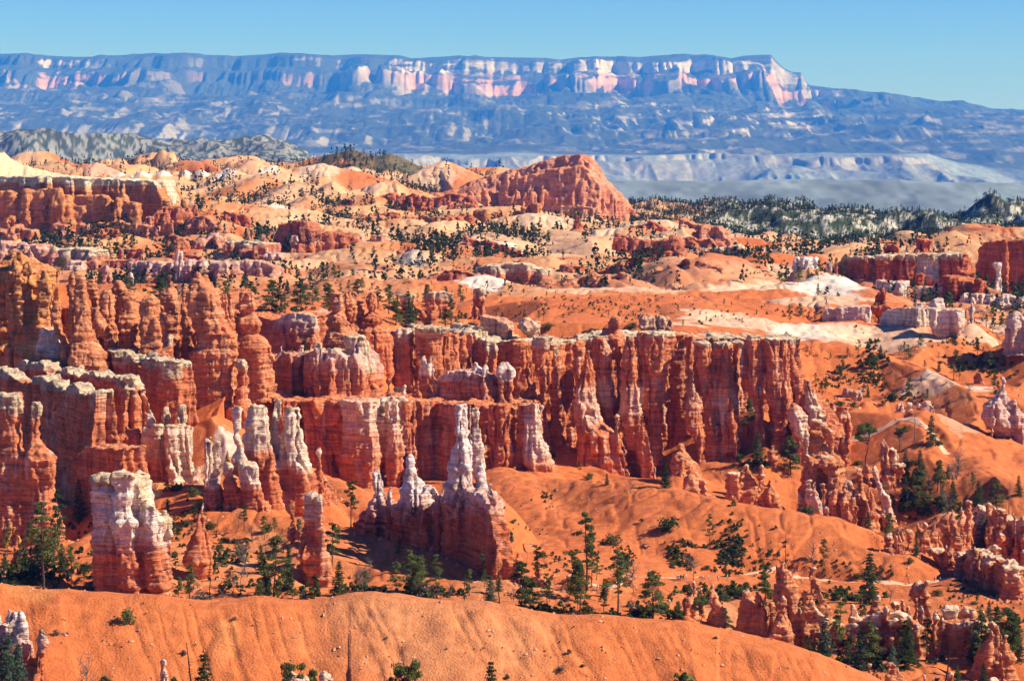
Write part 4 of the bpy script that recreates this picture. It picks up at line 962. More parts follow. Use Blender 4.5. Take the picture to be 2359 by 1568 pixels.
frm('rock_wall', 'massive lower red cliff with bleached columns above a dark cave, centre', 'rock wall', 'M2', 858, [
 w([(-745,1105,1560,882),(-560,1060,1580,874),(-430,1010,1580,868),(-300,1040,1600,866),(-60,1075,1640,862),(300,1078,1640,860),(520,1080,1600,862),(560,1085,1560,878),(760,1095,1560,878),(820,1100,1560,858),(1100,1105,1530,856),(1330,1100,1530,858)], 16, bt=1.15, jag=1.5, f=0),
 w([(-700,1100,1200,902),(-460,1000,1200,900),(0,1050,1200,900),(600,1080,1200,900),(1340,1090,1200,900)], 62, bt=1.0, jag=.5, f=0),
 c([(1070,-420,-250),(1300,-430,-260),(1560,-440,-300)], -2), c([(1072,-230,-60),(1300,-220,-40),(1500,-200,-20),(1640,-100,60)], -4),
 c([(1072,20,290),(1200,40,290),(1350,30,302),(1450,20,306),(1560,40,290),(1650,80,280)], -9, bmax=8, p=(1090,1450)), c([(1075,-80,60),(1300,-60,80),(1450,-20,100),(1600,20,120)], -5),
 c([(1076,302,405),(1200,302,415),(1320,312,430),(1430,312,436),(1560,325,430),(1650,330,420)], -8, p=(1090,1500)), c([(1076,415,490),(1200,430,490),(1300,440,515),(1440,455,520)], -7), c([(1080,490,522),(1300,490,522),(1430,480,520)], -4),
 c([(1100,665,722),(1200,668,722),(1280,670,710),(1560,640,740)], -6, p=(1240,1340)), c([(1120,720,790),(1560,700,800)], 0),
 c([(1100,1000,1135),(1200,1000,1142),(1350,992,1162),(1450,992,1172),(1535,1010,1160)], -12), c([(1095,1185,1250),(1250,1180,1240),(1400,1170,1225),(1480,1180,1230)], -12),
 c([(1100,1230,1335),(1200,1240,1336),(1300,1230,1362),(1400,1220,1392),(1480,1220,1412),(1535,1250,1440)], -14, p=(1400,1520)), c([(1130,940,990),(1500,930,1000)], 2)], streak=.30, col=[.64,.195,.08], e=2.6, feet=1, ext=14, back=5)
frm('rock_fin', 'red fin with a white serrated crest and a blocky white head, on the central ledge', 'rock fin', 'M2', 882, [
 w([(690,960,1120,890),(745,880,1110,886),(900,880,1110,884),(1005,900,1120,880),(1040,1000,1130,878)], 8, bt=1.4, jag=.5),
 c([(825,905,920),(855,900,948),(900,890,955)], 0, f=0), c([(845,963,980),(900,950,1005),(980,940,1010),(1100,940,1030)], -2),
 c([(830,1065,1130),(870,1042,1168),(930,1045,1166),(950,1062,1150),(1000,1055,1162),(1050,1068,1150),(1100,1050,1180),(1140,1030,1240)], -4, p=(930,960))], p=(885,960), feet=0, ext=12, pcol=[.78,.58,.46], e=3)
frm('rock_spire', 'two small white-tipped spires side by side on the central ledge', 'rock spire', 'M2', 886, [
 c([(785,560,576),(850,535,590),(900,530,595),(960,540,610),(1100,540,640)], 0), c([(790,606,622),(850,594,642),(905,592,640),(960,620,660),(1030,640,680),(1100,600,680)], -1)], p=(900,920), feet=0, ext=12)
frm('rock_spire', 'group of small dark red cones on the central ledge beside the two white-tipped spires', 'rock spire', 'M2', 884, [
 c([(735,838,852),(790,820,865),(830,820,860),(960,815,870),(1000,810,880)], 4), c([(785,870,892),(900,870,900),(1000,870,900)], 6), c([(785,728,740),(850,720,750),(1000,715,750)], 4), c([(950,520,540),(1000,505,550),(1070,495,580)], -6),
 c([(960,190,230),(1010,165,290),(1080,80,430),(1100,60,520)], -8, p=None, bmax=12), c([(980,430,460),(1040,400,460),(1080,400,470)], -2, p=(980,1100)), c([(930,330,350),(1040,325,350)], 4), c([(920,480,505),(1060,475,515)], 2)], feet=0, ext=10, streak=.15)
# -- upper wall of the centre
frm('hoodoo', 'red hoodoo with a two-stone hat on a massive square tower, centre-left of the upper wall', 'hoodoo', 'M2', 915, [
 c([(365,208,235),(400,180,262),(438,175,268),(445,173,274),(475,178,270),(485,200,252),(520,158,300),(555,142,310),(590,150,290),(610,125,330),(700,135,352),(800,140,360),(900,150,360),(1060,160,360)], bmax=9)], k=.05, feet=0, ext=25, streak=.2)
UW = dict(feet=0, ext=25, streak=.25, e=2.8, back=5)
frm('rock_wall', 'upper red wall of thick columns with a bird-shaped rock perched on it, centre', 'rock wall', 'M2', 928, [
 w([(100,620,1060,945),(380,600,1060,940),(500,600,1060,936),(760,620,1060,950),(930,650,1080,958),(1150,700,1100,945),(1300,690,1120,936),(1450,700,1560,925)], 20, bt=1.2, jag=2.2, cap=.7),
 c([(600,400,490),(650,378,500),(800,372,500),(1060,380,492)], -6, p=(600,720)), c([(590,510,740),(620,508,740),(640,520,690),(800,520,690),(1060,530,690)], -8, cap=3), c([(650,690,745),(800,690,725),(1000,690,730)], 2),
 c([(490,548,580),(530,548,590),(560,570,610)], 6, f=0, ext=4), c([(485,622,660),(530,590,660),(570,578,645),(600,550,660)], 6, ext=3),
 c([(665,975,996),(695,962,1046),(740,960,1055),(800,972,1055),(850,962,1045),(950,980,1040),(1000,970,1030),(1060,960,1040)], -22, p=(700,780), cap=4),
 c([(655,1300,1440),(700,1270,1400),(760,1285,1392),(850,1292,1372),(1000,1330,1370),(1080,1320,1365),(1200,1335,1382),(1400,1345,1425),(1560,1380,1460)], -14, cap=4),
 c([(730,1405,1462),(850,1422,1456),(940,1410,1460),(1000,1400,1466),(1200,1402,1480),(1450,1400,1520),(1560,1410,1530)], -10, cap=3), c([(700,1150,1280),(900,1160,1300),(1100,1160,1320)], -6)], **dict(UW))
frm('rock_block', 'wedge-shaped pinkish boulder capping the upper wall, its flat top tilting right', 'rock block', 'M2', 960, [
 w([(955,505,620,962),(1060,520,620,960),(1150,570,620,958)], 9, bt=.9, jag=.4)], feet=0, ext=3, p=(400,800), pcol=[.74,.48,.34])
frm('rock_block', 'humped pale caprock with two lumps on the rim, right of the wedge-shaped boulder', 'rock block', 'M2', 955, [
 c([(530,1230,1270),(560,1190,1310),(600,1180,1340),(650,1260,1350)], 0), c([(552,1300,1340),(600,1290,1345)], 3)], feet=0, ext=2, p=(400,900), pcol=[.70,.50,.34])
frm('rock_block', 'small square pale boulder perched on an orange knob of the rim', 'rock block', 'M2', 948, [
 c([(530,1795,1870),(580,1790,1872),(610,1795,1850)], 0, e=4, p=(400,610)), c([(605,1760,1850),(640,1730,1900),(680,1720,1920)], 2, cap=0, bmax=8)], feet=0, ext=5, pcol=[.72,.50,.34])
frm('rock_block', 'loaf-shaped cream caprock split into three rounded lobes on top of the main wall', 'rock block', 'M2', 930, [
 c([(513,2010,2080),(540,1982,2110),(590,1980,2110),(620,2000,2100)], 0), c([(515,2090,2150),(545,2095,2165),(600,2090,2160)], 0), c([(530,2150,2195),(560,2150,2216),(600,2150,2216),(618,2160,2205)], 0)], feet=0, ext=3, p=(300,900), pcol=[.72,.50,.32], e=3)
frm('rock_wall', 'main red cliff of tall fluted columns, right of the black slot', 'rock wall', 'M2', 925, [
 w([(1440,700,1560,996),(1620,700,1560,996)], 6, back=0), w([(1575,670,1560,945),(1700,660,1560,945),(1900,650,1480,948),(2200,640,1300,950),(2311,650,1250,950),(2520,660,1250,950),(2760,660,1230,952),(3015,668,1200,954)], 24, bt=1.1, jag=1.1, cap=.8),
 c([(655,1470,1550),(760,1480,1545),(900,1500,1560),(1200,1500,1560)], 45),
 c([(690,1560,1632),(760,1552,1640),(820,1545,1620),(1000,1560,1600)], -12), c([(745,1640,1665),(850,1625,1682),(950,1600,1690),(1050,1560,1700),(1150,1560,1735),(1230,1570,1765),(1300,1580,1850),(1420,1570,1890),(1560,1570,1940)], -20, p=(960,1240,1)),
 c([(1160,1838,1850),(1220,1830,1866),(1320,1830,1865),(1420,1840,1900),(1568,1860,1940)], -26, p=(1150,1400)),
 c([(665,1680,1770),(750,1682,1815),(900,1690,1812),(960,1700,1822),(1050,1710,1832),(1200,1740,1842),(1300,1740,1860)], -8, p=(900,1150,1)), c([(665,1820,1865),(760,1825,1875),(850,1835,1870),(1000,1840,1870)], -4),
 c([(670,1912,1972),(750,1892,1978),(900,1882,1980),(1000,1885,2000),(1100,1880,2010),(1200,1870,2025),(1350,1890,2050),(1480,1920,2090),(1590,1930,2120)], -16, p=(950,1180,1)), c([(1180,2000,2030),(1300,2000,2060),(1420,1990,2090),(1600,2020,2120)], -26),
 c([(625,1975,2225),(680,1975,2230),(750,1985,2200),(900,1990,2165),(1000,1990,2150),(1100,1995,2150),(1260,2040,2142)], -10, bmax=7, cap=1.5), c([(640,2160,2300),(750,2170,2210),(850,2160,2190)], -4),
 c([(650,2290,2360),(760,2300,2350),(900,2300,2350)], -2),
 cs([(690,2440,2560),(720,2455,2560),(800,2450,2560),(950,2492,2565),(1100,2500,2585),(1250,2515,2605),(1340,2520,2620),(1480,2530,2640)], -14, cap=1.2), cs([(960,2430,2450),(1030,2420,2470),(1120,2400,2500),(1230,2380,2510),(1380,2460,2520)], -22, p=(900,1250)),
 cs([(690,2570,2690),(760,2570,2695),(850,2560,2700),(950,2560,2715),(1100,2575,2745),(1200,2590,2750),(1290,2605,2760)], -12, cap=1.2, p=(1000,1250,1)), cs([(1150,2685,2705),(1230,2680,2730),(1320,2690,2755)], -18),
 cs([(685,2690,2790),(760,2690,2740),(900,2680,2740),(1000,2700,2740)], -6, cap=1.2), cs([(650,2795,2895),(750,2800,2895),(850,2808,2895),(950,2815,2895),(1100,2835,2915),(1220,2845,2915)], -16, cap=1.2),
 cs([(660,2895,3065),(720,2900,3062),(850,2905,3060),(950,2915,3075),(1050,2925,3090),(1150,2935,3090),(1240,2955,3055)], -14, cap=1.2), cs([(668,3065,3115),(720,3070,3118),(800,3075,3110),(860,3080,3140),(950,3090,3180),(1100,3110,3190),(1220,3100,3200)], -12, cap=2)], streak=.42, ps=.5, e=2.5, ext=14, back=12, dr=1.15, bmax=8)
frm('rock_fin', 'pale eroded buttress stepping down to the right from the end of the main cliff', 'rock fin', 'R2', 905, [
 w([(800,930,1380,928),(900,990,1450,914),(1000,1120,1480,908),(1090,1290,1520,898)], 8, bt=1.8, jag=1.6), c([(940,860,912),(1000,862,930),(1080,870,960),(1150,880,990),(1250,890,990),(1400,900,1060),(1500,860,1100)], -2, p=(1000,1300,1)), c([(1095,765,800),(1130,755,850),(1200,745,885),(1300,770,890),(1400,820,885)], -9, p=(1090,1260,1)),
 c([(830,765,800),(900,770,850),(1000,790,870),(1200,800,880)], 10), c([(1160,1000,1025),(1230,985,1028),(1330,1000,1062),(1365,1020,1060)], -2),
 c([(1088,1000,1060),(1150,990,1080),(1280,1010,1090)], 18, p=(1090,1200,1)), c([(1120,1090,1165),(1200,1080,1172),(1290,1090,1165)], 16, p=(1120,1200,1)), c([(1110,1050,1100),(1290,1050,1110)], 18, p=(1110,1200,1))], ps=.7, streak=.4, k=.05, ak=.6, e=2.4)
# -- front centre
frm('rock_fin', 'long serrated fin with white pinnacles and a shaded face, in front of the cave', 'rock fin', 'M3', 660, [
 w([(145,520,560,704),(200,430,585,699),(370,410,600,692),(400,420,615,688),(480,360,620,684),(650,370,680,674),(700,350,700,670),(780,320,720,664),(900,310,770,656),(960,330,790,650),(1030,400,840,641),(1060,500,860,636),(1085,640,882,632),(1112,770,895,628)], 5, bt=2.2, jag=1.2),
 c([(172,260,278),(200,244,284),(250,238,292),(280,218,316),(300,228,308),(370,212,330),(440,190,345),(520,165,370),(570,150,380)], 34), c([(284,338,372),(296,330,376),(306,342,368),(340,332,374),(420,318,380),(520,300,385)], 30, f=0),
 c([(66,476,490),(110,450,500),(160,446,514),(200,438,542),(240,428,560),(280,418,592),(330,402,612),(400,385,630),(480,375,640),(590,365,650)], 20), c([(268,585,612),(290,560,646),(340,550,660),(420,530,660),(560,520,664),(650,510,668)], 12),
 c([(245,694,704),(270,690,708),(310,682,714),(400,668,722),(560,660,740)], 8), 
 c([(-262,800,870),(-200,786,864),(-100,780,862),(0,764,880),(60,746,890),(150,728,898),(230,720,900),(300,712,910),(360,700,930),(500,690,940),(700,690,950)], 0), c([(-150,800,832),(50,790,872),(200,830,892),(280,850,890),(400,850,900)], -5),
 c([(112,938,962),(150,922,968),(230,918,976),(280,912,990),(340,900,1000),(450,880,1010),(780,870,1010)], -11),
 c([(262,995,1020),(300,985,1042),(340,978,1048),(380,1010,1062),(420,1000,1058),(500,1005,1054),(600,1010,1070),(700,1015,1108),(800,1025,1118),(885,1045,1118)], -22),
 c([(745,1090,1110),(790,1070,1116),(885,1050,1120)], -27),
 c([(330,462,500),(420,468,505),(500,478,508),(560,484,514)], 12, f=0), c([(330,640,668),(430,642,664),(540,648,668),(640,650,672)], 2, f=0), c([(340,540,585),(420,545,590),(560,550,600)], 7, f=0), c([(430,320,350),(560,325,360)], 22, f=0), c([(470,215,250),(560,210,260)], 28, f=0),
 c([(350,770,810),(500,775,815),(690,780,830)], -6, f=0), c([(330,890,930),(480,895,935),(740,900,950)], -14, f=0), c([(420,960,990),(600,965,1000),(790,970,1010)], -20, f=0), c([(380,700,730),(560,705,740),(670,700,745)], -3, f=0)], p=(260,540), streak=.10, ext=9, ak=.55, fs=.5, pcol=[.86,.66,.55], e=2.3, band=.8, dr=.9, ac=1.1, col=[.62,.18,.07])
frm('rock_spire', 'pair of white fluted spires standing between the serrated fin and the lower cliff', 'rock spire', 'M2', 700, [
 c([(1128,880,945),(1160,872,948),(1250,890,950),(1300,885,960),(1400,882,970),(1500,880,976),(1580,880,980),(1640,885,990)], 2, p=(1500,1640)), c([(1100,862,885),(1300,865,890),(1600,860,900)], 6, p=(1500,1640))], e=2.8)
frm('rock_block', 'big free-standing fluted block, white above and red below, left foreground', 'rock block', 'L3', 605, [
 c([(203,596,728),(228,592,728),(262,600,695),(330,602,690),(390,606,700),(430,600,712),(600,602,740),(800,606,765),(900,615,770),(1000,640,785)], 4),
 c([(192,735,900),(220,732,890),(300,745,870),(450,722,860),(520,722,922),(620,742,902),(640,748,890),(750,758,895),(800,760,920),(900,772,916),(990,785,960)], -3),
 c([(186,880,976),(230,890,982),(300,895,990),(350,900,1010),(450,905,1030),(600,905,1010),(800,905,1020),(990,940,1060)], 3), c([(372,960,985),(420,930,1030),(470,935,1050),(600,960,1062),(700,950,1060),(850,960,1100),(985,990,1130)], -3),
 c([(440,1068,1108),(480,1060,1132),(560,1066,1150),(580,1064,1146),(620,1064,1128),(700,1066,1122),(760,1060,1132),(850,1062,1128),(900,1070,1142),(985,1082,1152)], 0), w([(620,225,985,609),(800,215,985,608),(955,225,985,607),(985,360,985,606),(1020,440,985,606),(1110,500,985,605)], 7, bt=1.3, jag=.5)], p=(560,760), cap=2.2, streak=.3, e=3.2, pcol=[.86,.68,.53], al=.4, ac=.75)
frm('rock_spire', 'tall pointed red spire right of the big fluted block', 'rock spire', 'L3', 632, [
 c([(392,1334,1345),(430,1312,1350),(460,1308,1352),(500,1292,1365),(550,1288,1362),(580,1282,1374),(650,1248,1380),(700,1228,1385),(740,1205,1395),(790,1210,1402),(820,1245,1400),(850,1282,1392),(905,1315,1388)])], p=(380,470), k=.05, streak=.2, pcol=[.74,.50,.40])
frm('hoodoo', 'small bowling-pin hoodoo with a balanced tip on the orange slope', 'hoodoo', 'L3', 668, [
 c([(362,1936,1950),(378,1926,1954),(392,1928,1950),(440,1932,1952),(490,1926,1956),(512,1914,1962),(530,1910,1966),(545,1900,1976),(590,1892,1988),(625,1897,1985),(655,1915,1972)])], k=.04, vox=.35)
frm('rock_column', 'upright red column with a grey-pink crown, right of the bowling-pin hoodoo', 'rock column', 'L3', 645, [
 c([(330,2030,2085),(352,2014,2092),(400,1998,2090),(430,1996,2100),(560,1990,2110),(650,1972,2120),(700,1962,2130),(800,1968,2150),(870,2005,2190)]), c([(348,2085,2122),(400,2080,2138),(430,2085,2130),(500,2080,2130),(600,2080,2148),(720,2080,2158),(860,2090,2195),(950,2110,2255)], -2)], p=(390,520), e=3, streak=.2, al=.45)
frm('hoodoo', 'small round-topped rock knob among trees at the far left, lit cream', 'hoodoo', 'L3', 672, [c([(535,62,86),(560,42,102),(585,30,95),(620,18,60)]), c([(610,95,125),(640,95,135)], 3)], col=OCHRE, vox=.35)
frm('hoodoo', 'slim brown rock post among the shaded trees at the far left', 'hoodoo', 'L3', 640, [c([(660,100,130),(700,90,134),(740,76,130),(800,74,128),(830,80,110)])], vox=.35)
frm('hoodoo', 'short rock stub in the tree shadow beside the big fluted block', 'hoodoo', 'L3', 622, [c([(780,488,512),(820,474,518),(870,480,512)])], vox=.35)
frm('rock_fin', 'pale jagged fin with two peaks at the bottom left corner', 'rock fin', 'L3', 428, [
 c([(1112,100,138),(1140,98,150),(1200,92,166),(1260,80,185),(1320,60,210),(1380,40,222),(1568,0,250)]), c([(1120,55,100),(1170,30,120),(1240,20,160),(1400,0,170),(1568,-40,200)], 3),
 c([(1218,255,275),(1250,238,290),(1300,234,296),(1340,225,300),(1400,212,306),(1480,205,312),(1568,195,316)], -2), c([(1118,-30,14),(1180,-40,24),(1300,-50,22),(1568,-60,60)], 2)], p=(1250,1450), vox=.32, ext=14, streak=.2, feet=0, pcol=[.84,.62,.50])
frm('rock_spire', 'white-tipped spire poking up at the bottom edge, left', 'rock spire', 'L3', 418, [c([(1455,1060,1085),(1475,1048,1090),(1500,1040,1100),(1530,1032,1110),(1580,1015,1125)])], p=(1500,1800), vox=.3, ext=22, feet=0)
frm('rock_block', 'low pale rubbly rock top at the bottom edge below the flat-crowned pine', 'rock block', 'L3', 420, [c([(1515,1900,1960),(1540,1870,2030),(1575,1840,2060)]), c([(1508,2135,2180),(1530,2115,2220),(1575,2100,2240)], 1)], p=(1500,1800), vox=.3, ext=22, feet=0, ak=.6)
# -- right front: goblin crowds
GB = dict(k=.06, ak=.55, al=.3, af=.4, ac=.9, cap=.6, ccol=[.78,.50,.30], vox=.35, streak=.15, col=[.66,.24,.10], fs=.5)
frm('hoodoo', 'pale-capped red cone half hidden by a pine, leftmost of the lower right goblins', 'hoodoo', 'Q1', 588, [c([(1060,215,258),(1090,215,292),(1160,200,308),(1240,190,315),(1300,130,312),(1400,100,330),(1500,90,330)])], **GB)
frm('hoodoo', 'smaller pale-tipped cone right of the leftmost goblin', 'hoodoo', 'Q1', 590, [c([(1125,475,515),(1180,452,522),(1230,448,555),(1300,450,580),(1350,460,595),(1450,480,630)]), c([(1160,345,365),(1220,320,390),(1300,310,400)], 4)], **GB)
frm('hoodoo', 'broad shaded cone with two knobby pale tips, second group of the lower right goblins', 'hoodoo', 'Q1', 588, [c([(1178,950,985),(1220,935,1010),(1260,900,1020),(1350,870,1060),(1568,820,1100)]), c([(1190,1065,1098),(1240,1055,1130),(1320,1060,1165),(1400,1040,1165),(1568,1020,1180)], -2), c([(1310,1168,1184),(1370,1140,1198),(1450,1125,1225),(1600,1110,1255)], -4)], **GB)
frm('hoodoo', 'tallest bell-shaped hoodoo of the lower right, a narrow neck beside it, below the trail', 'hoodoo', 'Q1', 584, [
 c([(815,1428,1478),(850,1402,1482),(900,1380,1495),(950,1372,1518),(1020,1368,1552),(1035,1400,1540),(1150,1300,1582),(1250,1275,1590),(1330,1285,1600),(1600,1260,1640)]), c([(858,1335,1356),(900,1318,1360),(960,1308,1362),(1030,1325,1362),(1060,1330,1370),(1150,1300,1370)], 2),
 c([(1278,1422,1446),(1330,1400,1475),(1380,1370,1492),(1450,1320,1495),(1470,1380,1470),(1568,1340,1510),(1800,1240,1560)], -6), c([(1330,1238,1268),(1370,1230,1270),(1450,1220,1290),(1700,1200,1300)], -2)], **dict(GB, bmax=8))
frm('hoodoo', 'leaning thumb-shaped hoodoo cutting across the trail, lower right', 'hoodoo', 'Q1', 586, [c([(903,1835,1862),(930,1785,1868),(1000,1758,1885),(1080,1765,1915),(1150,1780,1945),(1250,1800,1985),(1320,1850,2010),(1350,1880,2020),(1450,1880,2060),(1600,1880,2100)])], **GB)
frm('hoodoo', 'mushroom-topped goblin standing in the shade between the bell and the thumb hoodoos', 'hoodoo', 'Q1', 588, [c([(1162,1682,1702),(1195,1668,1760),(1225,1672,1755),(1245,1665,1720),(1290,1645,1755),(1360,1640,1752),(1420,1660,1725),(1500,1640,1740)])], **GB)
frm('rock_wall', 'red knobbly wall of joined cones at the foot of the bell-shaped hoodoo', 'rock wall', 'Q1', 582, [c([(1295,1795,1822),(1350,1760,1845),(1420,1690,1888),(1480,1680,1892),(1510,1740,1870),(1700,1640,1960),(1800,1700,2000)]), c([(1290,1600,1622),(1330,1560,1640),(1400,1520,1680),(1568,1480,1700),(1800,1450,1720)], 4), pal([(1240,1560,1920,590),(1560,1500,1960,586),(1900,1540,1960,582),(2060,1600,1900,590)], 3, wd=(2.4,5), drop=.3, po=.5, jag=1.8)], **GB)
frm('rock_wall', 'crumbling ledge wall with pale knobs running toward the twin-topped tower, lower right', 'rock wall', 'Q4', 575, [
 c([(318,395,450),(350,390,455),(410,345,500),(480,310,520),(560,280,520),(640,255,560)], 8), c([(425,545,600),(460,510,604),(520,500,606),(700,520,612),(850,540,608),(900,500,600),(1030,540,595),(1180,430,600)], -2),
 c([(388,612,690),(440,602,712),(520,620,750),(545,640,770),(600,630,710),(700,618,700),(850,612,685)], 4), c([(370,745,810),(420,735,825),(480,720,830),(560,740,880)], 10), c([(455,845,875),(520,840,890),(580,850,920),(700,830,930)], 6),
 pal([(-20,600,1150,578),(120,650,1170,577),(400,560,1180,576),(620,600,1190,575),(900,620,1190,574),(1100,640,1220,570)], 3, wd=(2.4,5), drop=.3, po=.5, jag=1.8), c([(460,20,60),(560,0,110),(700,-20,120),(1150,-40,140)], 3)], **dict(GB, ak=.65))
frm('rock_pillar', 'twin-topped red tower with a deep shaded cleft, standing in front of the trail', 'rock pillar', 'Q4', 590, [
 c([(98,1000,1058),(110,930,1062),(150,895,1064),(220,890,1060),(300,908,1058),(400,938,1060),(480,960,1080),(600,940,1100)], 2), c([(92,1120,1176),(120,1080,1178),(200,1070,1180),(300,1072,1190),(370,1080,1160),(450,1060,1190),(560,1070,1240),(700,1040,1240)], 0), c([(330,970,1012),(370,975,1014),(420,980,1005)], -5, f=0)], **GB)
frm('hoodoo', 'bright pointed fin with a curved back, right below the twin-topped tower', 'hoodoo', 'Q4', 566, [
 c([(455,1020,1068),(520,1005,1110),(600,1010,1170),(700,1005,1120),(780,980,1080),(900,960,1080)], 6), c([(530,1225,1280),(600,1200,1298),(700,1190,1304),(800,1190,1306),(950,1195,1300),(1050,1190,1280),(1180,1185,1230)], -4)], **dict(GB, p=(560,620)))
frm('rock_wall', 'shaded wall with three pale rounded lumps on its rim, lower right', 'rock wall', 'Q4', 572, [
 pal([(1320,600,1150,574),(1500,590,1160,573),(1650,600,1170,572),(1900,560,1150,570),(2060,620,1100,568),(2080,800,1060,567)], 5, wd=(2.4,5), drop=.3, po=.5, jag=1.8), c([(450,1400,1580),(490,1345,1605),(580,1335,1612),(600,1360,1600),(900,1360,1610)], 2), c([(492,1720,1860),(530,1660,1910),(600,1630,1925),(900,1630,1940)], 2), c([(540,1960,2005),(570,1930,2050),(620,1925,2060),(680,1950,2080),(900,1980,2085)], -2), c([(530,1230,1330),(560,1290,1362),(600,1300,1350),(900,1310,1350)], 6)], **GB)
frm('rock_fin', 'red fin climbing out of the lower right corner with stacked knobs along its back', 'rock fin', 'Q4', 548, [
 c([(703,2095,2158),(760,2070,2200),(810,2058,2240),(850,2140,2250),(950,2020,2290),(1100,1960,2360),(1300,1860,2440),(1568,1770,2520)], 3, bmax=6), c([(822,2080,2130),(870,2060,2160),(950,2030,2160),(1100,1980,2160)], -4), c([(730,2165,2210),(800,2165,2240),(900,2200,2270),(1020,2230,2320)], -2),
 c([(880,2290,2340),(960,2270,2340),(1100,2250,2400),(1568,2200,2500)], -5), c([(1165,2185,2270),(1200,2225,2270),(1300,2240,2280),(1420,2230,2300)], -8)], **dict(GB, vox=.35))
frm('hoodoo', 'thin cream-headed goblin at the bottom edge, first right of the bare foreground slope', 'hoodoo', 'Q4', 498, [c([(1300,268,312),(1325,260,318),(1345,272,312),(1360,258,320),(1400,245,320),(1480,205,325),(1600,190,340)]), c([(1402,362,420),(1430,335,440),(1490,325,450),(1600,320,500)], 2)], **GB)
frm('hoodoo', 'thick cream-capped goblin at the bottom edge among pines', 'hoodoo', 'Q4', 500, [c([(1288,590,650),(1315,572,710),(1345,570,705),(1370,548,700),(1410,545,730),(1460,545,765),(1530,520,800),(1600,500,850)])], **GB)
frm('hoodoo', 'two tiny goblin heads at the bottom edge left of the dead pine', 'hoodoo', 'Q4', 500, [c([(1490,1082,1115),(1530,1070,1125),(1600,1060,1140)]), c([(1495,1210,1260),(1530,1180,1300),(1600,1150,1340)], 1)], **GB)
frm('hoodoo', 'small double-topped goblin at the bottom edge right of the dead pine', 'hoodoo', 'Q4', 500, [c([(1455,1475,1512),(1490,1468,1520),(1530,1410,1525),(1600,1400,1540)]), c([(1512,1720,1780),(1545,1680,1825),(1600,1660,1840)], 2)], **GB)
frm('hoodoo', 'low knob rocks at the bottom edge near the right corner', 'hoodoo', 'Q4', 500, [c([(1530,2090,2190),(1560,2040,2230),(1600,2000,2280)]), c([(1545,1940,1990),(1600,1900,2010)], 2)], **GB)
# -- right middle: goblins along the trail
frm('hoodoo', 'stubby goblin with a flat cream slab hat, at the shoulder of the orange hill', 'hoodoo', 'Q2', 712, [c([(448,480,570),(480,448,600),(520,445,592),(535,470,600),(600,450,608),(680,450,620)])], **GB)
frm('hoodoo', 'fat rounded goblin pair beside the slab-hatted one', 'hoodoo', 'Q2', 712, [c([(340,690,722),(380,655,745),(450,625,752),(520,620,756),(600,625,745),(700,640,750)]), c([(400,640,680),(460,590,690),(560,590,700),(660,610,720)], -3), c([(366,765,808),(400,750,830),(450,755,845),(520,752,822),(600,765,815),(700,775,830)], 3)], **GB)
frm('hoodoo', 'cluster of thin-tipped goblins right of the small dark conifer', 'hoodoo', 'Q2', 716, [c([(318,890,925),(360,862,955),(430,860,990),(520,930,1010),(660,930,1040)], 3), c([(305,990,1008),(350,978,1035),(420,982,1040),(480,960,1050),(540,945,1080),(600,940,1105),(680,930,1110)], -1)], **GB)
frm('hoodoo', 'steep cone goblin with a notched top, centre of the right-hand crowd', 'hoodoo', 'Q2', 718, [c([(303,1118,1142),(350,1105,1160),(400,1090,1180),(440,1065,1210),(520,1060,1225),(600,1085,1255),(680,1080,1270)])], **GB)
frm('rock_wall', 'cluster of four tall goblin towers on a shared red base above the trail, right', 'rock wall', 'Q2', 728, [
 c([(132,1292,1332),(170,1288,1328),(240,1225,1330),(330,1210,1335),(450,1215,1350),(560,1240,1350),(700,1200,1380)]), c([(140,1350,1392),(200,1342,1402),(260,1340,1420),(340,1330,1450),(420,1330,1474),(520,1340,1500),(700,1300,1540)], -3),
 c([(104,1476,1500),(150,1462,1512),(250,1452,1510),(330,1468,1505),(500,1440,1530)], 4), c([(90,1562,1600),(180,1540,1622),(220,1545,1610),(350,1530,1618),(450,1520,1632),(560,1530,1622),(700,1500,1640)], 6),
 c([(425,1412,1450),(450,1395,1500),(490,1370,1512),(520,1375,1500),(600,1350,1508),(640,1380,1530),(720,1390,1570),(850,1400,1600)], -8)], **dict(GB, ext=14))
frm('rock_block', 'pot-bellied rock overhanging the trail, its underside tucked in shadow', 'rock block', 'Q2', 704, [
 c([(635,1060,1230),(660,1048,1350),(720,1060,1400),(780,1110,1440),(860,1150,1468),(920,1220,1430),(970,1290,1400),(1000,1310,1385)], 2, bmax=7), c([(588,1270,1305),(630,1230,1335),(680,1220,1340),(740,1290,1380)], -1), c([(652,1370,1396),(700,1360,1425),(780,1370,1450),(850,1390,1470),(960,1420,1472),(990,1430,1465)], -3)], **dict(GB, feet=0, ext=3))
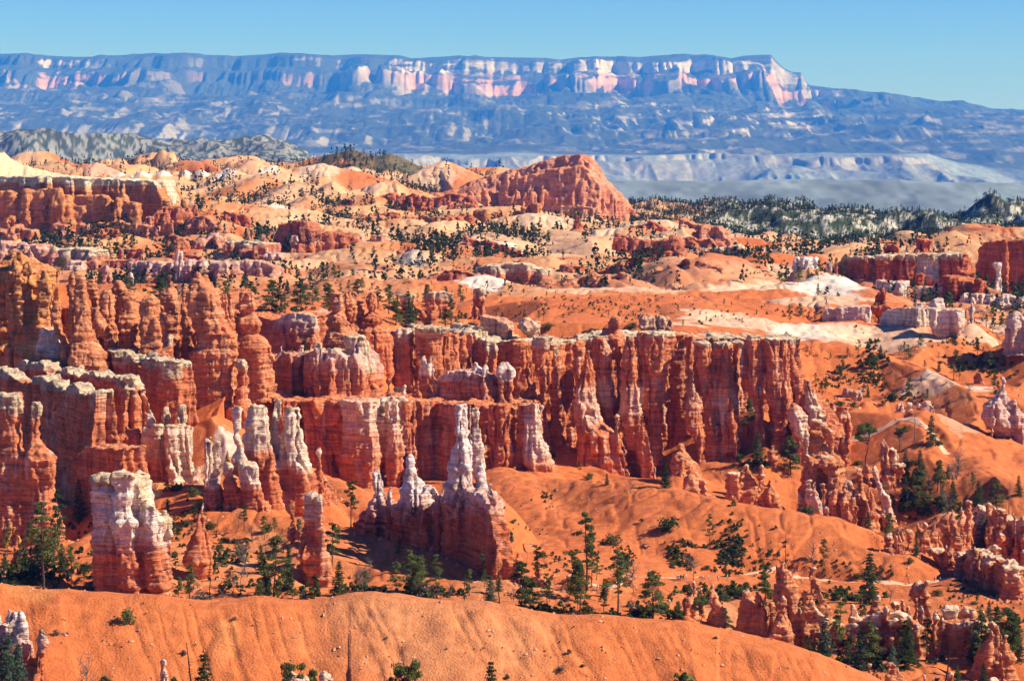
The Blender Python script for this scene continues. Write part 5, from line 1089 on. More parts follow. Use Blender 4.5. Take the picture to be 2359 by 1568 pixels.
frm('rock_fin', 'long lit goblin fin descending to a rounded prow beside the trail, right edge', 'rock fin', 'Q2', 680, [
 pal([(1470,760,950,702),(1600,700,1000,698),(1720,720,1050,692),(1860,760,1130,685),(1960,760,1200,677),(2080,830,1270,668),(2140,900,1280,660)], 4, wd=(2.4,5), drop=.3, po=.5, jag=1.8), c([(615,1645,1672),(680,1615,1710),(760,1600,1730),(900,1590,1760)], 6), c([(645,1700,1750),(690,1690,1765),(760,1690,1760),(860,1660,1740),(1000,1700,1730)], -4),
 c([(618,1830,1890),(680,1820,1880),(760,1800,1900)], 12), c([(615,1900,1985),(680,1910,1980),(800,1930,1985)], 12), c([(745,1890,1960),(790,1880,2040),(850,1950,2060),(950,1960,2120),(1050,1970,2160),(1200,1990,2160),(1290,2010,2130)], -14), 
 c([(762,2070,2110),(800,2055,2130),(900,2060,2170),(1000,2090,2200),(1120,2120,2215),(1210,2110,2200),(1280,2060,2160)], -16), c([(785,2155,2185),(850,2135,2210),(960,2150,2250)], -6)], **dict(GB, bmax=6, ext=5))
frm('rock_wall', 'dark shaded wall with pale knobs on top at the right edge above the trail', 'rock wall', 'Q2', 752, [
 pal([(1760,120,640,770),(1900,170,700,764),(2050,260,760,758),(2200,300,850,754),(2400,320,900,750)], 5, wd=(2.4,5), drop=.3, po=.5, jag=1.8), c([(40,1820,1880),(90,1780,1890),(200,1820,1860),(400,1790,1900)], 0), c([(90,1895,1930),(180,1880,1940),(400,1880,1960)], 1), c([(110,1970,2060),(180,1960,2090),(260,2040,2080),(400,1970,2100)], 0),
 c([(180,2150,2180),(260,2180,2215),(420,2170,2215),(700,2160,2240)], -3), c([(250,2240,2290),(350,2230,2311),(800,2230,2340)], 0), c([(435,1960,2030),(480,1945,2082),(530,1945,2078),(560,1930,2000),(640,1920,1960)], -8), c([(0,1540,1600),(90,1550,1610),(200,1540,1620)], 0), c([(670,2300,2360),(950,2230,2400),(1220,2220,2420)], -60)], **GB)
# -- right: goblins behind the big hill
frm('rock_ridge', 'blocky red spur below the end of the main cliff, its base lost in black shade', 'rock ridge', 'Q3', 852, [
 c([(-60,470,620),(60,460,640),(150,450,640),(220,440,690),(330,430,745),(430,400,850),(500,370,880),(620,345,895),(750,340,935),(900,330,930),(1100,320,920),(1300,340,900)], 0, bmax=9), c([(-120,240,440),(100,260,446),(180,300,445),(260,330,442),(330,370,430)], -6, p=(0,600), ext=3),
 c([(385,400,432),(420,395,500),(480,390,520),(540,420,550),(650,400,580)], -8), c([(400,600,700),(450,580,860),(540,560,870),(560,600,850),(650,680,840)], -8), c([(60,620,710),(100,650,780),(200,680,800),(250,730,790)], -2)], **dict(GB, ak=.6))
frm('hoodoo', 'pale warty goblin column at the left end of the crowd behind the orange hill', 'hoodoo', 'Q3', 826, [c([(728,375,490),(780,385,480),(860,385,500),(950,390,560),(1020,400,620),(1080,420,700),(1150,450,725),(1220,600,730)]), c([(765,485,545),(820,480,556),(880,490,560),(960,500,590),(1050,520,640)], -3), c([(1060,660,690),(1100,620,722),(1160,640,730),(1230,690,735)], -6)], **dict(GB, p=(1050,1250), pcol=[.78,.50,.36]))
frm('hoodoo', 'two slim goblins with crumpled heads, second pair of the crowd behind the hill', 'hoodoo', 'Q3', 828, [c([(770,592,655),(810,595,650),(870,600,690),(940,620,680),(1030,600,660),(1150,620,700)]), c([(765,785,828),(800,770,842),(835,780,812),(870,760,808),(930,730,812),(1020,700,810),(1080,690,820),(1150,710,820),(1230,730,830)], -4)], **GB)
frm('hoodoo', 'thick goblin wearing a tilted boulder, middle of the crowd behind the hill', 'hoodoo', 'Q3', 824, [c([(785,925,955),(810,880,975),(850,860,975),(880,900,1000),(910,900,1012),(950,840,1000),(1020,840,1030),(1150,860,1050),(1300,870,1070),(1380,950,1080)]), c([(948,1038,1070),(980,1005,1074),(1040,990,1082),(1100,985,1105),(1150,1000,1090),(1280,1010,1098),(1380,1030,1080)], -4)], **GB)
frm('hoodoo', 'tall goblin with a big egg-shaped head, right of the boulder-topped one', 'hoodoo', 'Q3', 828, [c([(515,1180,1235),(545,1165,1250),(560,1158,1245),(620,1150,1272),(660,1158,1275),(684,1195,1255),(700,1212,1272),(780,1212,1280),(850,1212,1285),(900,1200,1300),(950,1215,1300),(1030,1230,1330),(1120,1200,1335),(1200,1220,1370),(1300,1150,1390)]), c([(990,1195,1215),(1060,1195,1240),(1160,1200,1250)], -4, f=0), c([(580,1060,1140),(700,1050,1150),(900,1090,1190),(1200,1080,1200)], 8)], **GB)
frm('hoodoo', 'slender-necked goblin at the right end of the crowd, with a sloping lit shoulder', 'hoodoo', 'Q3', 830, [c([(540,1298,1345),(600,1282,1368),(660,1285,1370),(700,1320,1370),(740,1310,1400),(800,1330,1430),(870,1340,1455),(920,1370,1525),(960,1400,1530),(1100,1400,1555),(1250,1380,1600),(1400,1400,1640)])], **dict(GB, p=(1100,1300), pcol=[.76,.48,.34]))
frm('rock_wall', 'dark base wall the goblin crowd stands on behind the orange hill', 'rock wall', 'Q3', 840, [pal([(330,900,1340,846),(700,960,1350,842),(1000,760,1380,838),(1200,900,1400,836),(1400,1000,1450,834),(1600,1300,1450,834)], 4, wd=(2.4,5), drop=.3, po=.5, jag=1.8), c([(730,930,1000),(760,920,1030),(900,930,1060)], 0)], **GB)
frm('hoodoo', 'pair of sharp red spires with a tilted slab ledge beside the upper trail', 'hoodoo', 'Q3', 872, [c([(200,1428,1440),(250,1400,1470),(300,1376,1500),(370,1370,1508),(440,1372,1495),(500,1395,1470),(515,1385,1505),(545,1392,1490),(620,1380,1510),(700,1400,1590),(760,1440,1570),(850,1460,1550)]), c([(303,1515,1590),(360,1502,1618),(430,1500,1645),(480,1510,1635),(510,1520,1600)], 3), c([(518,1525,1735),(545,1530,1722),(600,1555,1725),(660,1600,1710),(722,1640,1670)], 0, ext=1, f=0)], **GB)
frm('rock_block', 'reddish rock cluster with an archway hollow, left of the black shade', 'rock block', 'R3', 842, [c([(148,465,498),(190,445,508),(250,420,545),(320,360,560),(420,355,580)]), c([(148,566,586),(185,555,592),(205,540,605),(260,560,604),(330,570,606),(420,560,590)], -2), c([(235,628,642),(290,605,660),(340,600,690),(400,600,715),(440,600,728)], -2), c([(195,350,430),(260,345,430),(400,350,430)], -4)], **GB)
frm('rock_block', 'rounded red knoll at the foot of the main cliff, left of the two hikers', 'rock block', 'R3', 868, [c([(10,25,60),(60,5,90),(110,-20,125),(180,-30,165),(215,-10,178)], 0, bmax=10), c([(195,85,140),(250,55,200),(320,60,215),(345,180,260)], -60), c([(110,10,80),(215,-30,80)], -5)], **dict(GB, cap=0))
frm('rock_block', 'small square red boulder beside the tall firs', 'rock block', 'R3', 880, [c([(25,640,684),(60,612,690),(110,615,685),(128,630,670)])], **dict(GB, cap=0))
frm('rock_spire', 'small red shark-fin rock beside the twisted pine, far left of the lower trail', 'rock spire', 'M3', 640, [c([(716,1184,1200),(760,1170,1212),(800,1130,1210),(850,1120,1200),(880,1115,1180)])], **dict(GB, cap=0))
frm('boulder', 'rounded boulder pair half buried on the slope between two pines', 'boulder', 'M3', 632, [c([(822,1310,1345),(850,1295,1352),(880,1320,1345)]), c([(880,1280,1340),(920,1270,1380),(950,1320,1370)], -4)], **dict(GB, cap=0, ext=3))
frm('boulder', 'flat-topped boulder on the slope above the trail hikers', 'boulder', 'M3', 640, [c([(868,1510,1565),(890,1500,1572),(920,1500,1565),(943,1520,1560)]), c([(895,1480,1505),(930,1482,1508)], 1)], **dict(GB, ext=3))
frm('boulder', 'conical mound of red rock beside the trail in mid slope', 'boulder', 'M3', 650, [c([(885,1910,1940),(920,1885,1970),(970,1870,1985)])], **dict(GB, cap=0, ext=3, ak=.2))
# -- right: beyond the cliff
frm('rock_fin', 'notched pink fin above the switchback trail', 'rock fin', 'R2', 972, [c([(1085,1500,1520),(1105,1480,1528),(1150,1450,1530),(1235,1420,1535)]), c([(1090,1535,1565),(1150,1530,1570),(1240,1510,1562)], 2)], col=[.66,.28,.14], p=(1080,1400), pcol=[.74,.48,.34])
frm('rock_block', 'squat pink rock with a broken crest right of the notched fin', 'rock block', 'R2', 960, [c([(1080,1595,1612),(1110,1588,1640),(1200,1588,1660),(1265,1598,1650)], 3), c([(1085,1640,1700),(1110,1635,1712),(1200,1640,1722),(1275,1650,1726)])], col=[.66,.28,.14], p=(1080,1400), pcol=[.74,.48,.34])
frm('hoodoo', 'pink hoodoo with a hammer-shaped head on broad shoulders, right edge', 'hoodoo', 'R2', 930, [c([(924,2152,2194),(945,2147,2199),(965,2152,2196),(985,2162,2184),(1003,2152,2188),(1025,2130,2204),(1060,2100,2215),(1110,2040,2240),(1180,2022,2262),(1240,2060,2290),(1330,2140,2270)], 0, bmax=8), c([(1078,2230,2262),(1130,2225,2285),(1180,2230,2330),(1300,2240,2360)], -3), c([(1172,2100,2122),(1230,2090,2120),(1290,2085,2115)], -8)], col=[.68,.32,.20], p=(900,1500), pcol=[.76,.50,.38], k=.04, streak=.3)
WB = dict(ac=1.9, col=[.74,.47,.31], p=(500,600), pcol=[.82,.64,.48], feet=1, fs=.45, streak=.3, vox=.55, e=4)
frm('rock_wall', 'low cream wall on the white dunes, left of the dark red spire', 'rock wall', 'R2', 1140, [w([(992,460,548,1142),(1100,458,545,1140),(1250,456,525,1138),(1290,452,490,1138)], 8, jag=.4)], **dict(WB, p=(400,700)))
frm('rock_spire', 'dark red spire with its broken pedestal among the cream walls', 'rock spire', 'R2', 1150, [c([(340,1372,1400),(358,1350,1408),(400,1338,1408),(440,1325,1412),(460,1300,1460),(560,1350,1470)])], col=[.48,.12,.05], streak=.05)
frm('rock_block', 'white cliff-sided block right of the dark red spire', 'rock block', 'R2', 1100, [w([(1440,495,530,1116),(1500,470,550,1110),(1590,465,575,1102),(1680,462,580,1094)], 12, jag=.5), c([(430,1580,1670),(560,1590,1672)], 14)], **WB)
frm('rock_block', 'free-standing cube of cream rock with shaded front and bright right side', 'rock block', 'R2', 1078, [c([(472,1700,1800),(560,1692,1800),(640,1705,1800),(662,1740,1800)], 0, dr=1), c([(472,1790,1908),(560,1795,1912),(640,1795,1890),(662,1780,1860)], -1, dr=1), c([(470,1700,1905),(655,1740,1880)], 5, dr=.6)], **dict(WB, p=(480,650)))
frm('rock_block', 'rounded cream knob behind the free-standing cube', 'rock block', 'R2', 1125, [c([(404,1720,1775),(425,1695,1786),(470,1672,1786),(560,1675,1790)])], **WB)
frm('rock_column', 'thin cream post with a yellow cap standing on the pale dune', 'rock column', 'R2', 1110, [c([(390,1950,1974),(415,1948,1978),(430,1953,1972),(470,1945,1984),(510,1950,1980),(570,1938,1972)])], **WB)
frm('rock_block', 'shaded pinkish outcrop at the right edge throwing a long shadow', 'rock block', 'R2', 1048, [c([(490,2240,2280),(520,2210,2311),(580,2195,2340),(625,2190,2350)]), c([(495,2290,2400),(620,2280,2420)], 3)], **dict(WB, col=[.66,.36,.24], p=(400,900), pcol=[.72,.50,.38]))
frm('rock_block', 'rugged bright white outcrop among pines behind the dunes', 'rock block', 'R2', 1430, [c([(128,850,900),(150,830,920),(205,840,925)]), c([(130,890,935),(160,880,952),(205,880,955)], 2), c([(135,790,825),(175,785,830)], 4)], **dict(WB, p=(0,900), pcol=[.90,.78,.66], ak=.8))
frm('rock_block', 'small white block in shade beside a red post', 'rock block', 'R2', 1420, [c([(160,1008,1050),(195,1005,1050),(225,1010,1048)])], **dict(WB, p=(0,900)))
frm('rock_column', 'isolated upright red post left of the big red cliffs', 'rock column', 'R2', 1385, [c([(135,1056,1084),(170,1060,1084),(232,1056,1082)])], col=[.60,.20,.10], vox=.5)
RC = dict(ac=2.2, back=7, col=[.58,.15,.06], streak=.12, vox=.7, sc=1.3, e=3.2, band=.3)
frm('rock_wall', 'group of massive deep red cliffs with cream ledge tops, upper right', 'rock wall', 'R2', 1440, [
 w([(1165,195,220,1490),(1240,130,250,1475),(1330,120,262,1462),(1460,125,280,1450),(1610,118,300,1436),(1720,115,310,1430),(1800,108,320,1428),(1945,108,290,1424)], 26, bt=1.4, cap=3), c([(115,1325,1455),(180,1335,1452),(262,1345,1448)], -16, cap=3), c([(112,1468,1606),(200,1472,1602),(290,1480,1590)], -16, cap=3), c([(106,1606,1718),(200,1608,1712),(310,1620,1740)], -18, cap=3, p=(260,300)),
 c([(120,1250,1285),(200,1255,1290),(240,1260,1290)], -12, cap=2), c([(108,1780,1945),(200,1785,1940),(260,1800,1930)], -18, cap=3), c([(240,1592,1650),(305,1600,1645)], -26), c([(232,1905,2000),(265,1900,2000),(300,1900,2000)], -24), c([(150,1720,1780),(330,1730,1800)], -6)], **RC)
frm('rock_block', 'square stacked red butte crowning the deep red cliffs', 'rock block', 'R2', 1520, [c([(10,1596,1694),(25,1592,1702),(50,1600,1692),(100,1580,1690)])], **RC)
frm('rock_block', 'low red stack among dark pines left of the crowning butte', 'rock block', 'R1', 1530, [c([(1370,1392,1480),(1385,1386,1490),(1420,1388,1488)])], **RC)
frm('rock_block', 'darkest blood-red block with a toothed rim below the red cliffs', 'rock block', 'R2', 1366, [w([(1808,268,425,1372),(1900,270,425,1368),(2030,300,400,1362)], 20, jag=1.4), c([(262,1808,1870),(420,1805,1870)], -8), c([(275,1990,2035),(360,1980,2040)], -10)], **dict(RC, col=[.42,.09,.035]))
frm('rock_wall', 'cream ledge with small fluted feet under the blood-red block', 'rock wall', 'R2', 1352, [pal([(1910,365,432,1356),(1985,366,435,1352),(2050,368,440,1348)], 6, wd=(5,9)), pal([(2065,375,430,1340),(2200,378,440,1335),(2330,395,455,1330)], 7, wd=(5,9))], **dict(WB, p=(300,600), e=2.5))
frm('rock_wall', 'pale fluted shelf below the middle of the red cliffs', 'rock wall', 'R2', 1370, [pal([(1360,280,325,1395),(1450,290,345,1388),(1540,285,330,1384)], 7, wd=(5,9)), w([(1610,322,352,1385),(1700,325,365,1380),(1800,325,355,1376)], 12, jag=.4)], **dict(WB, p=(200,500), pcol=[.88,.74,.60], e=2.5))
frm('rock_wall', 'dark red butte filling the upper right edge, mostly in shade', 'rock wall', 'R1', 1480, [w([(2145,1400,1560,1500),(2200,1340,1620,1490),(2311,1330,1700,1480),(2500,1310,1720,1470)], 30, bt=1.2), c([(1335,2155,2200),(1450,2160,2215),(1600,2170,2210)], -18)], **RC)
frm('rock_column', 'small white pedestal rock left of the shaded red butte', 'rock column', 'R2', 1400, [c([(170,2100,2160),(190,2105,2166),(215,2125,2160),(245,2130,2160)])], **dict(WB, p=(0,900), pcol=[.88,.74,.62]))
frm('rock_wall', 'scattered pale boulder pile in the gully right of the main cliff', 'boulder pile', 'R2', 1010, [c([(985,1210,1260),(1020,1200,1270),(1040,1210,1260)]), c([(995,1120,1180),(1030,1100,1190),(1060,1110,1180)], -4), c([(1020,1180,1240),(1060,1170,1250),(1080,1190,1240)], -10), c([(955,1300,1355),(975,1300,1350)], 10)], **dict(WB, col=[.62,.40,.26], ext=2, e=3, ak=.8))
frm('rock_block', 'small orange rock hump behind the white dune patch', 'rock block', 'R2', 1035, [c([(890,1985,2030),(930,1970,2050),(970,1975,2060)])], col=[.66,.27,.12], ext=3)
frm('rock_column', 'pink column with a bulging cream head behind the central pines', 'rock column', 'M2', 1170, [c([(336,902,972),(365,893,974),(378,905,965),(400,892,972),(480,885,970),(515,878,978),(535,860,960),(575,850,950)])], p=(330,400), cap=4, vox=.5, streak=.35, pcol=[.74,.50,.36])
frm('rock_block', 'pink ruined block with a pale rim behind the central pines', 'rock block', 'M2', 1185, [c([(365,585,660),(400,580,650),(560,600,700)]), c([(358,650,740),(420,650,745),(570,660,750)], 2), c([(350,745,768),(480,745,770),(570,750,800)], 3), c([(378,410,515),(400,412,510),(470,420,500),(540,430,520)], 4)], p=(350,440), cap=3, vox=.5, streak=.35, pcol=[.74,.50,.36])
# -- middle distance
PK = dict(ak=.25, af=.7, ac=1.8, col=[.64,.26,.15], vox=.8, sc=1.5, streak=.35, pcol=[.80,.54,.42], e=2.6)
frm('rock_wall', 'row of pink and white columns in the left middle distance', 'rock wall', 'L2', 1445, [pal([(875,158,300,1470),(985,155,295,1466),(1100,158,280,1460)], 12, wd=(8,14), p=(150,270)), pal([(1130,165,300,1462),(1290,150,290,1455),(1400,150,255,1450),(1540,152,255,1446)], 12, wd=(8,14), p=(150,250)), pal([(1540,152,250,1448),(1700,145,248,1446),(1860,195,250,1440)], 10, wd=(8,13), p=(150,230)), c([(80,1160,1200),(110,1155,1206),(180,1155,1210),(300,1150,1200)], 2, p=(300,400))], **PK)
frm('rock_wall', 'flat-topped red bench with a cream rim in the left middle distance', 'rock wall', 'L2', 1540, [pal([(385,68,120,1550),(470,68,150,1546),(560,70,150,1542),(680,90,150,1536)], 14, wd=(9,16), cap=3), pal([(305,80,130,1560),(380,85,130,1556)], 9, wd=(8,14))], **dict(PK, streak=.15))
frm('rock_wall', 'pair of low pinkish walls at the left edge of the middle distance', 'rock wall', 'L2', 1570, [pal([(15,35,110,1590),(60,28,110,1588),(118,40,105,1584)], 9, wd=(8,14)), pal([(165,40,118,1590),(240,35,120,1586),(312,42,115,1582)], 10, wd=(8,14)), c([(75,185,205),(110,175,215),(125,175,215)], -30, p=(60,200))], **dict(PK, p=(20,200), pcol=[.72,.40,.30]))
frm('rock_block', 'group of dark red drums right of the flat-topped bench', 'rock block', 'L2', 1520, [c([(72,775,800),(100,770,805),(150,775,800),(200,755,810)], 0), c([(70,828,872),(150,830,870)], 4, cap=1), c([(80,870,905),(155,868,905)], 3), c([(72,905,940),(140,908,938)], 4), w([(700,150,170,1500),(880,150,165,1500)], 10)], **dict(PK, streak=.08, col=[.52,.17,.09]))
frm('rock_wall', 'white blocks under the flat-topped bench', 'rock wall', 'L2', 1525, [pal([(470,155,215,1522),(560,165,215,1518)], 8, wd=(6,11))], **dict(PK, p=(0,400), pcol=[.86,.64,.52]))
frm('rock_block', 'small pink spires with white tips near the orange spur, left middle distance', 'rock block', 'L2', 1440, [c([(165,692,705),(190,685,712),(240,670,735)], 0), c([(195,655,685),(240,645,690)], 2), c([(228,850,870),(275,838,872),(310,840,880)], -8, p=(300,400))], **dict(PK, p=(100,300)))
frm('rock_wall', 'banded red castle block with two towers on its roof, middle distance', 'rock wall', 'L1', 1655, [pal([(1520,1350,1425,1668),(1680,1345,1430,1660),(1810,1350,1410,1652)], 16, wd=(9,15), cap=1.5), c([(1262,1632,1678),(1300,1630,1680),(1345,1635,1670)], 6), c([(1305,1715,1760),(1345,1700,1775)], 4), pal([(1780,1420,1450,1640),(1875,1430,1470,1634)], 8, p=(1400,1500))], **dict(PK, streak=.15, col=[.56,.19,.10]))
frm('rock_wall', 'tall dark massif with a lit pinkish block at its left foot, middle distance', 'rock wall', 'L1', 1745, [w([(1915,1225,1400,1775),(2000,1212,1410,1760),(2060,1270,1420,1748)], 22, jag=1.5), c([(1212,1930,2035),(1260,1940,2050),(1400,1950,2060)], 2), c([(1310,1918,1970),(1345,1915,1965),(1385,1920,1950)], -18, p=(1300,1400)), c([(1262,2015,2060),(1420,2012,2052)], -10), c([(1282,1968,1985),(1330,1965,1990)], -12)], **dict(PK, streak=.08, col=[.50,.17,.09]))
frm('rock_block', 'red tiered block with a pale rim below the far left cliff end', 'rock block', 'L1', 1720, [pal([(1340,1325,1395,1730),(1470,1320,1400,1722)], 13, wd=(8,14)), c([(1290,1385,1440),(1330,1350,1465)], 4), pal([(1150,1300,1340,1760),(1240,1330,1370,1750)], 7)], **dict(PK, p=(1290,1340)))
frm('rock_wall', 'row of eroded red stumps below the end of the far left cliff', 'rock wall', 'L1', 1860, [pal([(1245,1215,1290,1880),(1330,1190,1300,1876),(1500,1225,1290,1865)], 12, wd=(9,15), jag=2.5)], **dict(PK, col=[.62,.24,.12]))
frm('rock_wall', 'low crumbling red wall in the left middle distance, below the great cliff', 'rock wall', 'L1', 1850, [pal([(360,1245,1300,1880),(450,1240,1300,1876)], 10, jag=2), pal([(520,1245,1280,1870),(700,1235,1280,1864),(780,1220,1280,1860)], 8, jag=2), pal([(780,1225,1300,1856),(900,1250,1310,1850),(1055,1260,1310,1844)], 10, jag=2.5), c([(1185,960,1000),(1240,955,1005)], 10), c([(1205,1065,1105),(1310,1060,1110)], -10), c([(1210,1115,1150),(1310,1115,1160)], -12)], **dict(PK, col=[.62,.24,.12]))
frm('rock_wall', 'orange stubs climbing the left edge, below the great cliff', 'rock wall', 'L1', 1800, [pal([(0,1270,1330,1830),(110,1290,1340,1820)], 9, jag=2.5), pal([(110,1240,1330,1840),(240,1270,1330,1830)], 9, jag=2.5), c([(1255,55,80),(1340,40,120)], -10)], **dict(PK, col=[.66,.27,.12]))
LC = dict(gap=1.25, ak=.2, al=.3, af=.7, col=[.64,.235,.08], vox=.9, sc=1.9, ac=2.0, streak=.15, e=2.5, band=.5, cap=4, ccol=[.70,.55,.34], amp=.62)
frm('rock_wall', 'great fluted orange cliff with a cream rim at the far left', 'rock wall', 'L1', 2000, [
 pal([(-140,922,1190,2030),(140,915,1195,2020),(350,912,1190,2012),(520,922,1160,2006)], 24, wd=(8,14), drop=.12, po=.9), pal([(520,925,1170,2010),(700,930,1170,2004),(860,936,1130,2000)], 24, wd=(8,14), drop=.15, po=.9), w([(860,938,1130,2004),(1000,942,1120,1998),(1085,945,1110,1990),(1150,1080,1200,1984)], 26), c([(942,930,990),(1150,940,970)], -16), c([(950,1040,1085),(1060,1060,1130)], -14)], **LC)
frm('rock_wall', 'lower tier of orange buttresses and spires in front of the great left cliff', 'rock wall', 'L1', 1965, [
 pal([(-120,1020,1190,1985),(100,1020,1200,1980)], 10, wd=(9,15), jag=3, drop=.35), pal([(160,1010,1190,1978),(400,1000,1200,1974),(480,1040,1210,1972)], 10, wd=(9,16), jag=3, drop=.3), pal([(500,1050,1230,1970),(620,1040,1235,1968),(770,1060,1230,1964)], 10, wd=(9,16), jag=3, drop=.35),
 pal([(770,1060,1220,1962),(860,1085,1230,1960),(925,1095,1230,1958)], 9, wd=(7,12), drop=.1), c([(985,385,400),(1040,360,425),(1100,350,430),(1200,370,410)], -8), c([(1000,795,815),(1060,775,850),(1200,780,860)], -4)], **dict(LC, cap=0))
frm('rock_pillar', 'tower cluster closing the right end of the great left cliff', 'rock pillar', 'L1', 1950, [c([(1060,1202,1218),(1090,1195,1240),(1130,1190,1250),(1200,1195,1245),(1290,1180,1245)], 0), c([(1075,1080,1130),(1130,1075,1140),(1200,1090,1120)], 6), w([(1120,1100,1280,1962),(1200,1120,1290,1954)], 14)], **dict(LC, cap=0))
frm('rock_wall', 'low pinnacled pale crest at the far left edge against the grey hill', 'rock wall', 'L1', 2310, [c([(775,105,125),(800,100,135),(840,90,150)], 0), c([(823,165,188),(850,160,190)], 4), c([(760,-20,30),(800,-40,60),(840,-60,90)], 0)], **dict(LC, col=[.74,.52,.28], cap=0, feet=0))
frm('rock_wall', 'ledge of red and cream cliffs under a smooth orange dome, middle distance', 'rock wall', 'M2', 1480, [pal([(938,205,250,1505),(1000,178,290,1500),(1130,170,300,1494),(1240,165,310,1490),(1330,190,290,1488),(1420,205,270,1486)], 12, wd=(8,14), cap=4, drop=.2), pal([(680,258,290,1480),(800,262,285,1476),(940,235,262,1478)], 7), pal([(1480,175,215,1520),(1620,185,235,1515)], 9, wd=(7,12))], **dict(PK, col=[.58,.19,.09], streak=.25))
frm('rock_wall', 'grey-pink cliff band half way up the right-centre dome', 'rock wall', 'R1', 1800, [pal([(-200,1480,1530,1830),(-90,1465,1520,1822),(40,1450,1530,1812)], 10, wd=(9,14)), pal([(0,1385,1430,1850),(150,1405,1480,1838),(300,1380,1480,1830),(440,1370,1440,1826)], 12, wd=(10,16), cap=2, ), pal([(60,1450,1500,1815),(320,1450,1500,1805)], 9, wd=(9,14), p=(0,3000))], **dict(PK, col=[.60,.24,.14]))
frm('rock_wall', 'jumbled orange crest blocks stepping down the right shoulder of that dome', 'rock wall', 'R1', 1900, [pal([(50,1225,1260,1920),(200,1232,1330,1910),(330,1270,1340,1900),(400,1345,1400,1890)], 10, wd=(8,14), jag=3)], **dict(PK, col=[.64,.28,.15], streak=.2))
frm('rock_block', 'ochre towers at the foot of the tilted ship-shaped mountain', 'rock block', 'M1', 2180, [c([(1118,1215,1250),(1165,1212,1245)], 0), c([(1105,1255,1280),(1165,1255,1278)], 2), c([(1098,1285,1350),(1130,1285,1355),(1165,1290,1350)], 0), c([(1140,1160,1205),(1165,1155,1210)], 4), pal([(910,1140,1180,2200),(1000,1135,1165,2196)], 8), pal([(450,1180,1200,2210),(620,1180,1200,2204),(850,1155,1230,2196)], 10, jag=3)], **dict(PK, col=[.56,.24,.09], vox=1., streak=.08))
frm('rock_wall', 'small banded orange bluffs left of the ochre towers', 'rock wall', 'M1', 2160, [pal([(95,1185,1220,2180),(190,1182,1225,2176),(280,1185,1225,2170),(340,1185,1205,2168)], 9, wd=(7,12))], **dict(PK, col=[.64,.28,.12], vox=1., streak=.1))
frm('rock_spire', 'lone dark red spire on a red cone, right of the ochre towers', 'rock spire', 'M1', 1990, [c([(1180,1575,1595),(1200,1572,1600),(1225,1560,1605),(1255,1550,1640)])], **dict(PK, col=[.50,.13,.06], streak=.05, fs=.5))
frm('rock_wall', 'low dark red ledges at the left foot of the ship-shaped mountain', 'rock wall', 'M1', 2480, [pal([(240,1085,1112,2490),(330,1015,1105,2500),(440,1030,1100,2494),(560,1042,1105,2488),(720,1045,1100,2482),(880,1040,1095,2478)], 16, wd=(10,18), jag=3, drop=.5)], **dict(PK, col=[.52,.15,.08], vox=1.2, sc=2, streak=.08))
frm('rock_wall', 'pink layered bluffs in front of the left hills', 'rock wall', 'M1', 2100, [pal([(95,1310,1340,1760),(160,1315,1345,1756)], 6, wd=(5,9), p=(0,3000)), pal([(225,1310,1340,1760),(310,1315,1350,1754)], 7, wd=(5,9)), pal([(20,1075,1110,2300),(110,1070,1115,2296)], 9)], **dict(PK, vox=.9))
frm('tilted_mountain', 'tilted ship-shaped red mountain with a steep lit cliff face, centre distance', 'mountain', 'M1', 2700, [
 w([(230,1090,1120,2700),(420,1060,1130,2710),(560,1040,1130,2720),(690,1015,1135,2725),(850,962,1135,2730),(1000,918,1140,2730),(1250,850,1150,2725),(1500,790,1160,2715),(1570,775,1160,2710),(1610,772,1160,2705),(1650,790,1160,2700),(1690,825,1160,2690),(1750,920,1160,2684),(1805,990,1160,2678),(1880,1080,1150,2670)], 14, bt=8, jag=2.2),
 w([(1100,960,1150,2690),(1300,900,1160,2680),(1500,860,1165,2670),(1620,830,1165,2664),(1690,870,1165,2662),(1760,990,1160,2658)], 26, bt=2.6, jag=2.5),
 *[c([(y, x - 14, x + 12), (y + 25, x - 20, x + 22), (y + 60, x - 24, x + 26), (y + 110, x - 30, x + 30)], -26 - q, f=0) for x, y, q in [(1130,905,0),(1190,890,2),(1240,910,6),(1290,900,4),(1350,930,8),(1400,905,6),(1440,930,10),(1480,860,4),(1540,830,4),(1600,800,6),(1660,830,8),(1500,920,12),(1560,930,16),(1620,960,18),(1680,940,14),(1730,900,10),(1180,1000,20),(1240,1030,26),(1300,1020,26),(1360,1010,22),(1420,990,18),(1750,1000,22),(1820,1030,22)]],
 c([(990,955,975),(1030,950,985),(1080,940,1000)], -60, f=0), c([(1010,860,880),(1060,850,900)], -50, f=0), c([(1050,960,1010),(1110,955,1015)], -66, f=0)],
 col=[.68,.27,.14], vox=1.4, sc=2.6, amp=.75, al=.15, af=1.5, ak=.5, ac=1.4, streak=.4, pcol=[.74,.46,.34], feet=0, ext=16, soil=.8, bmax=40, band=.3)

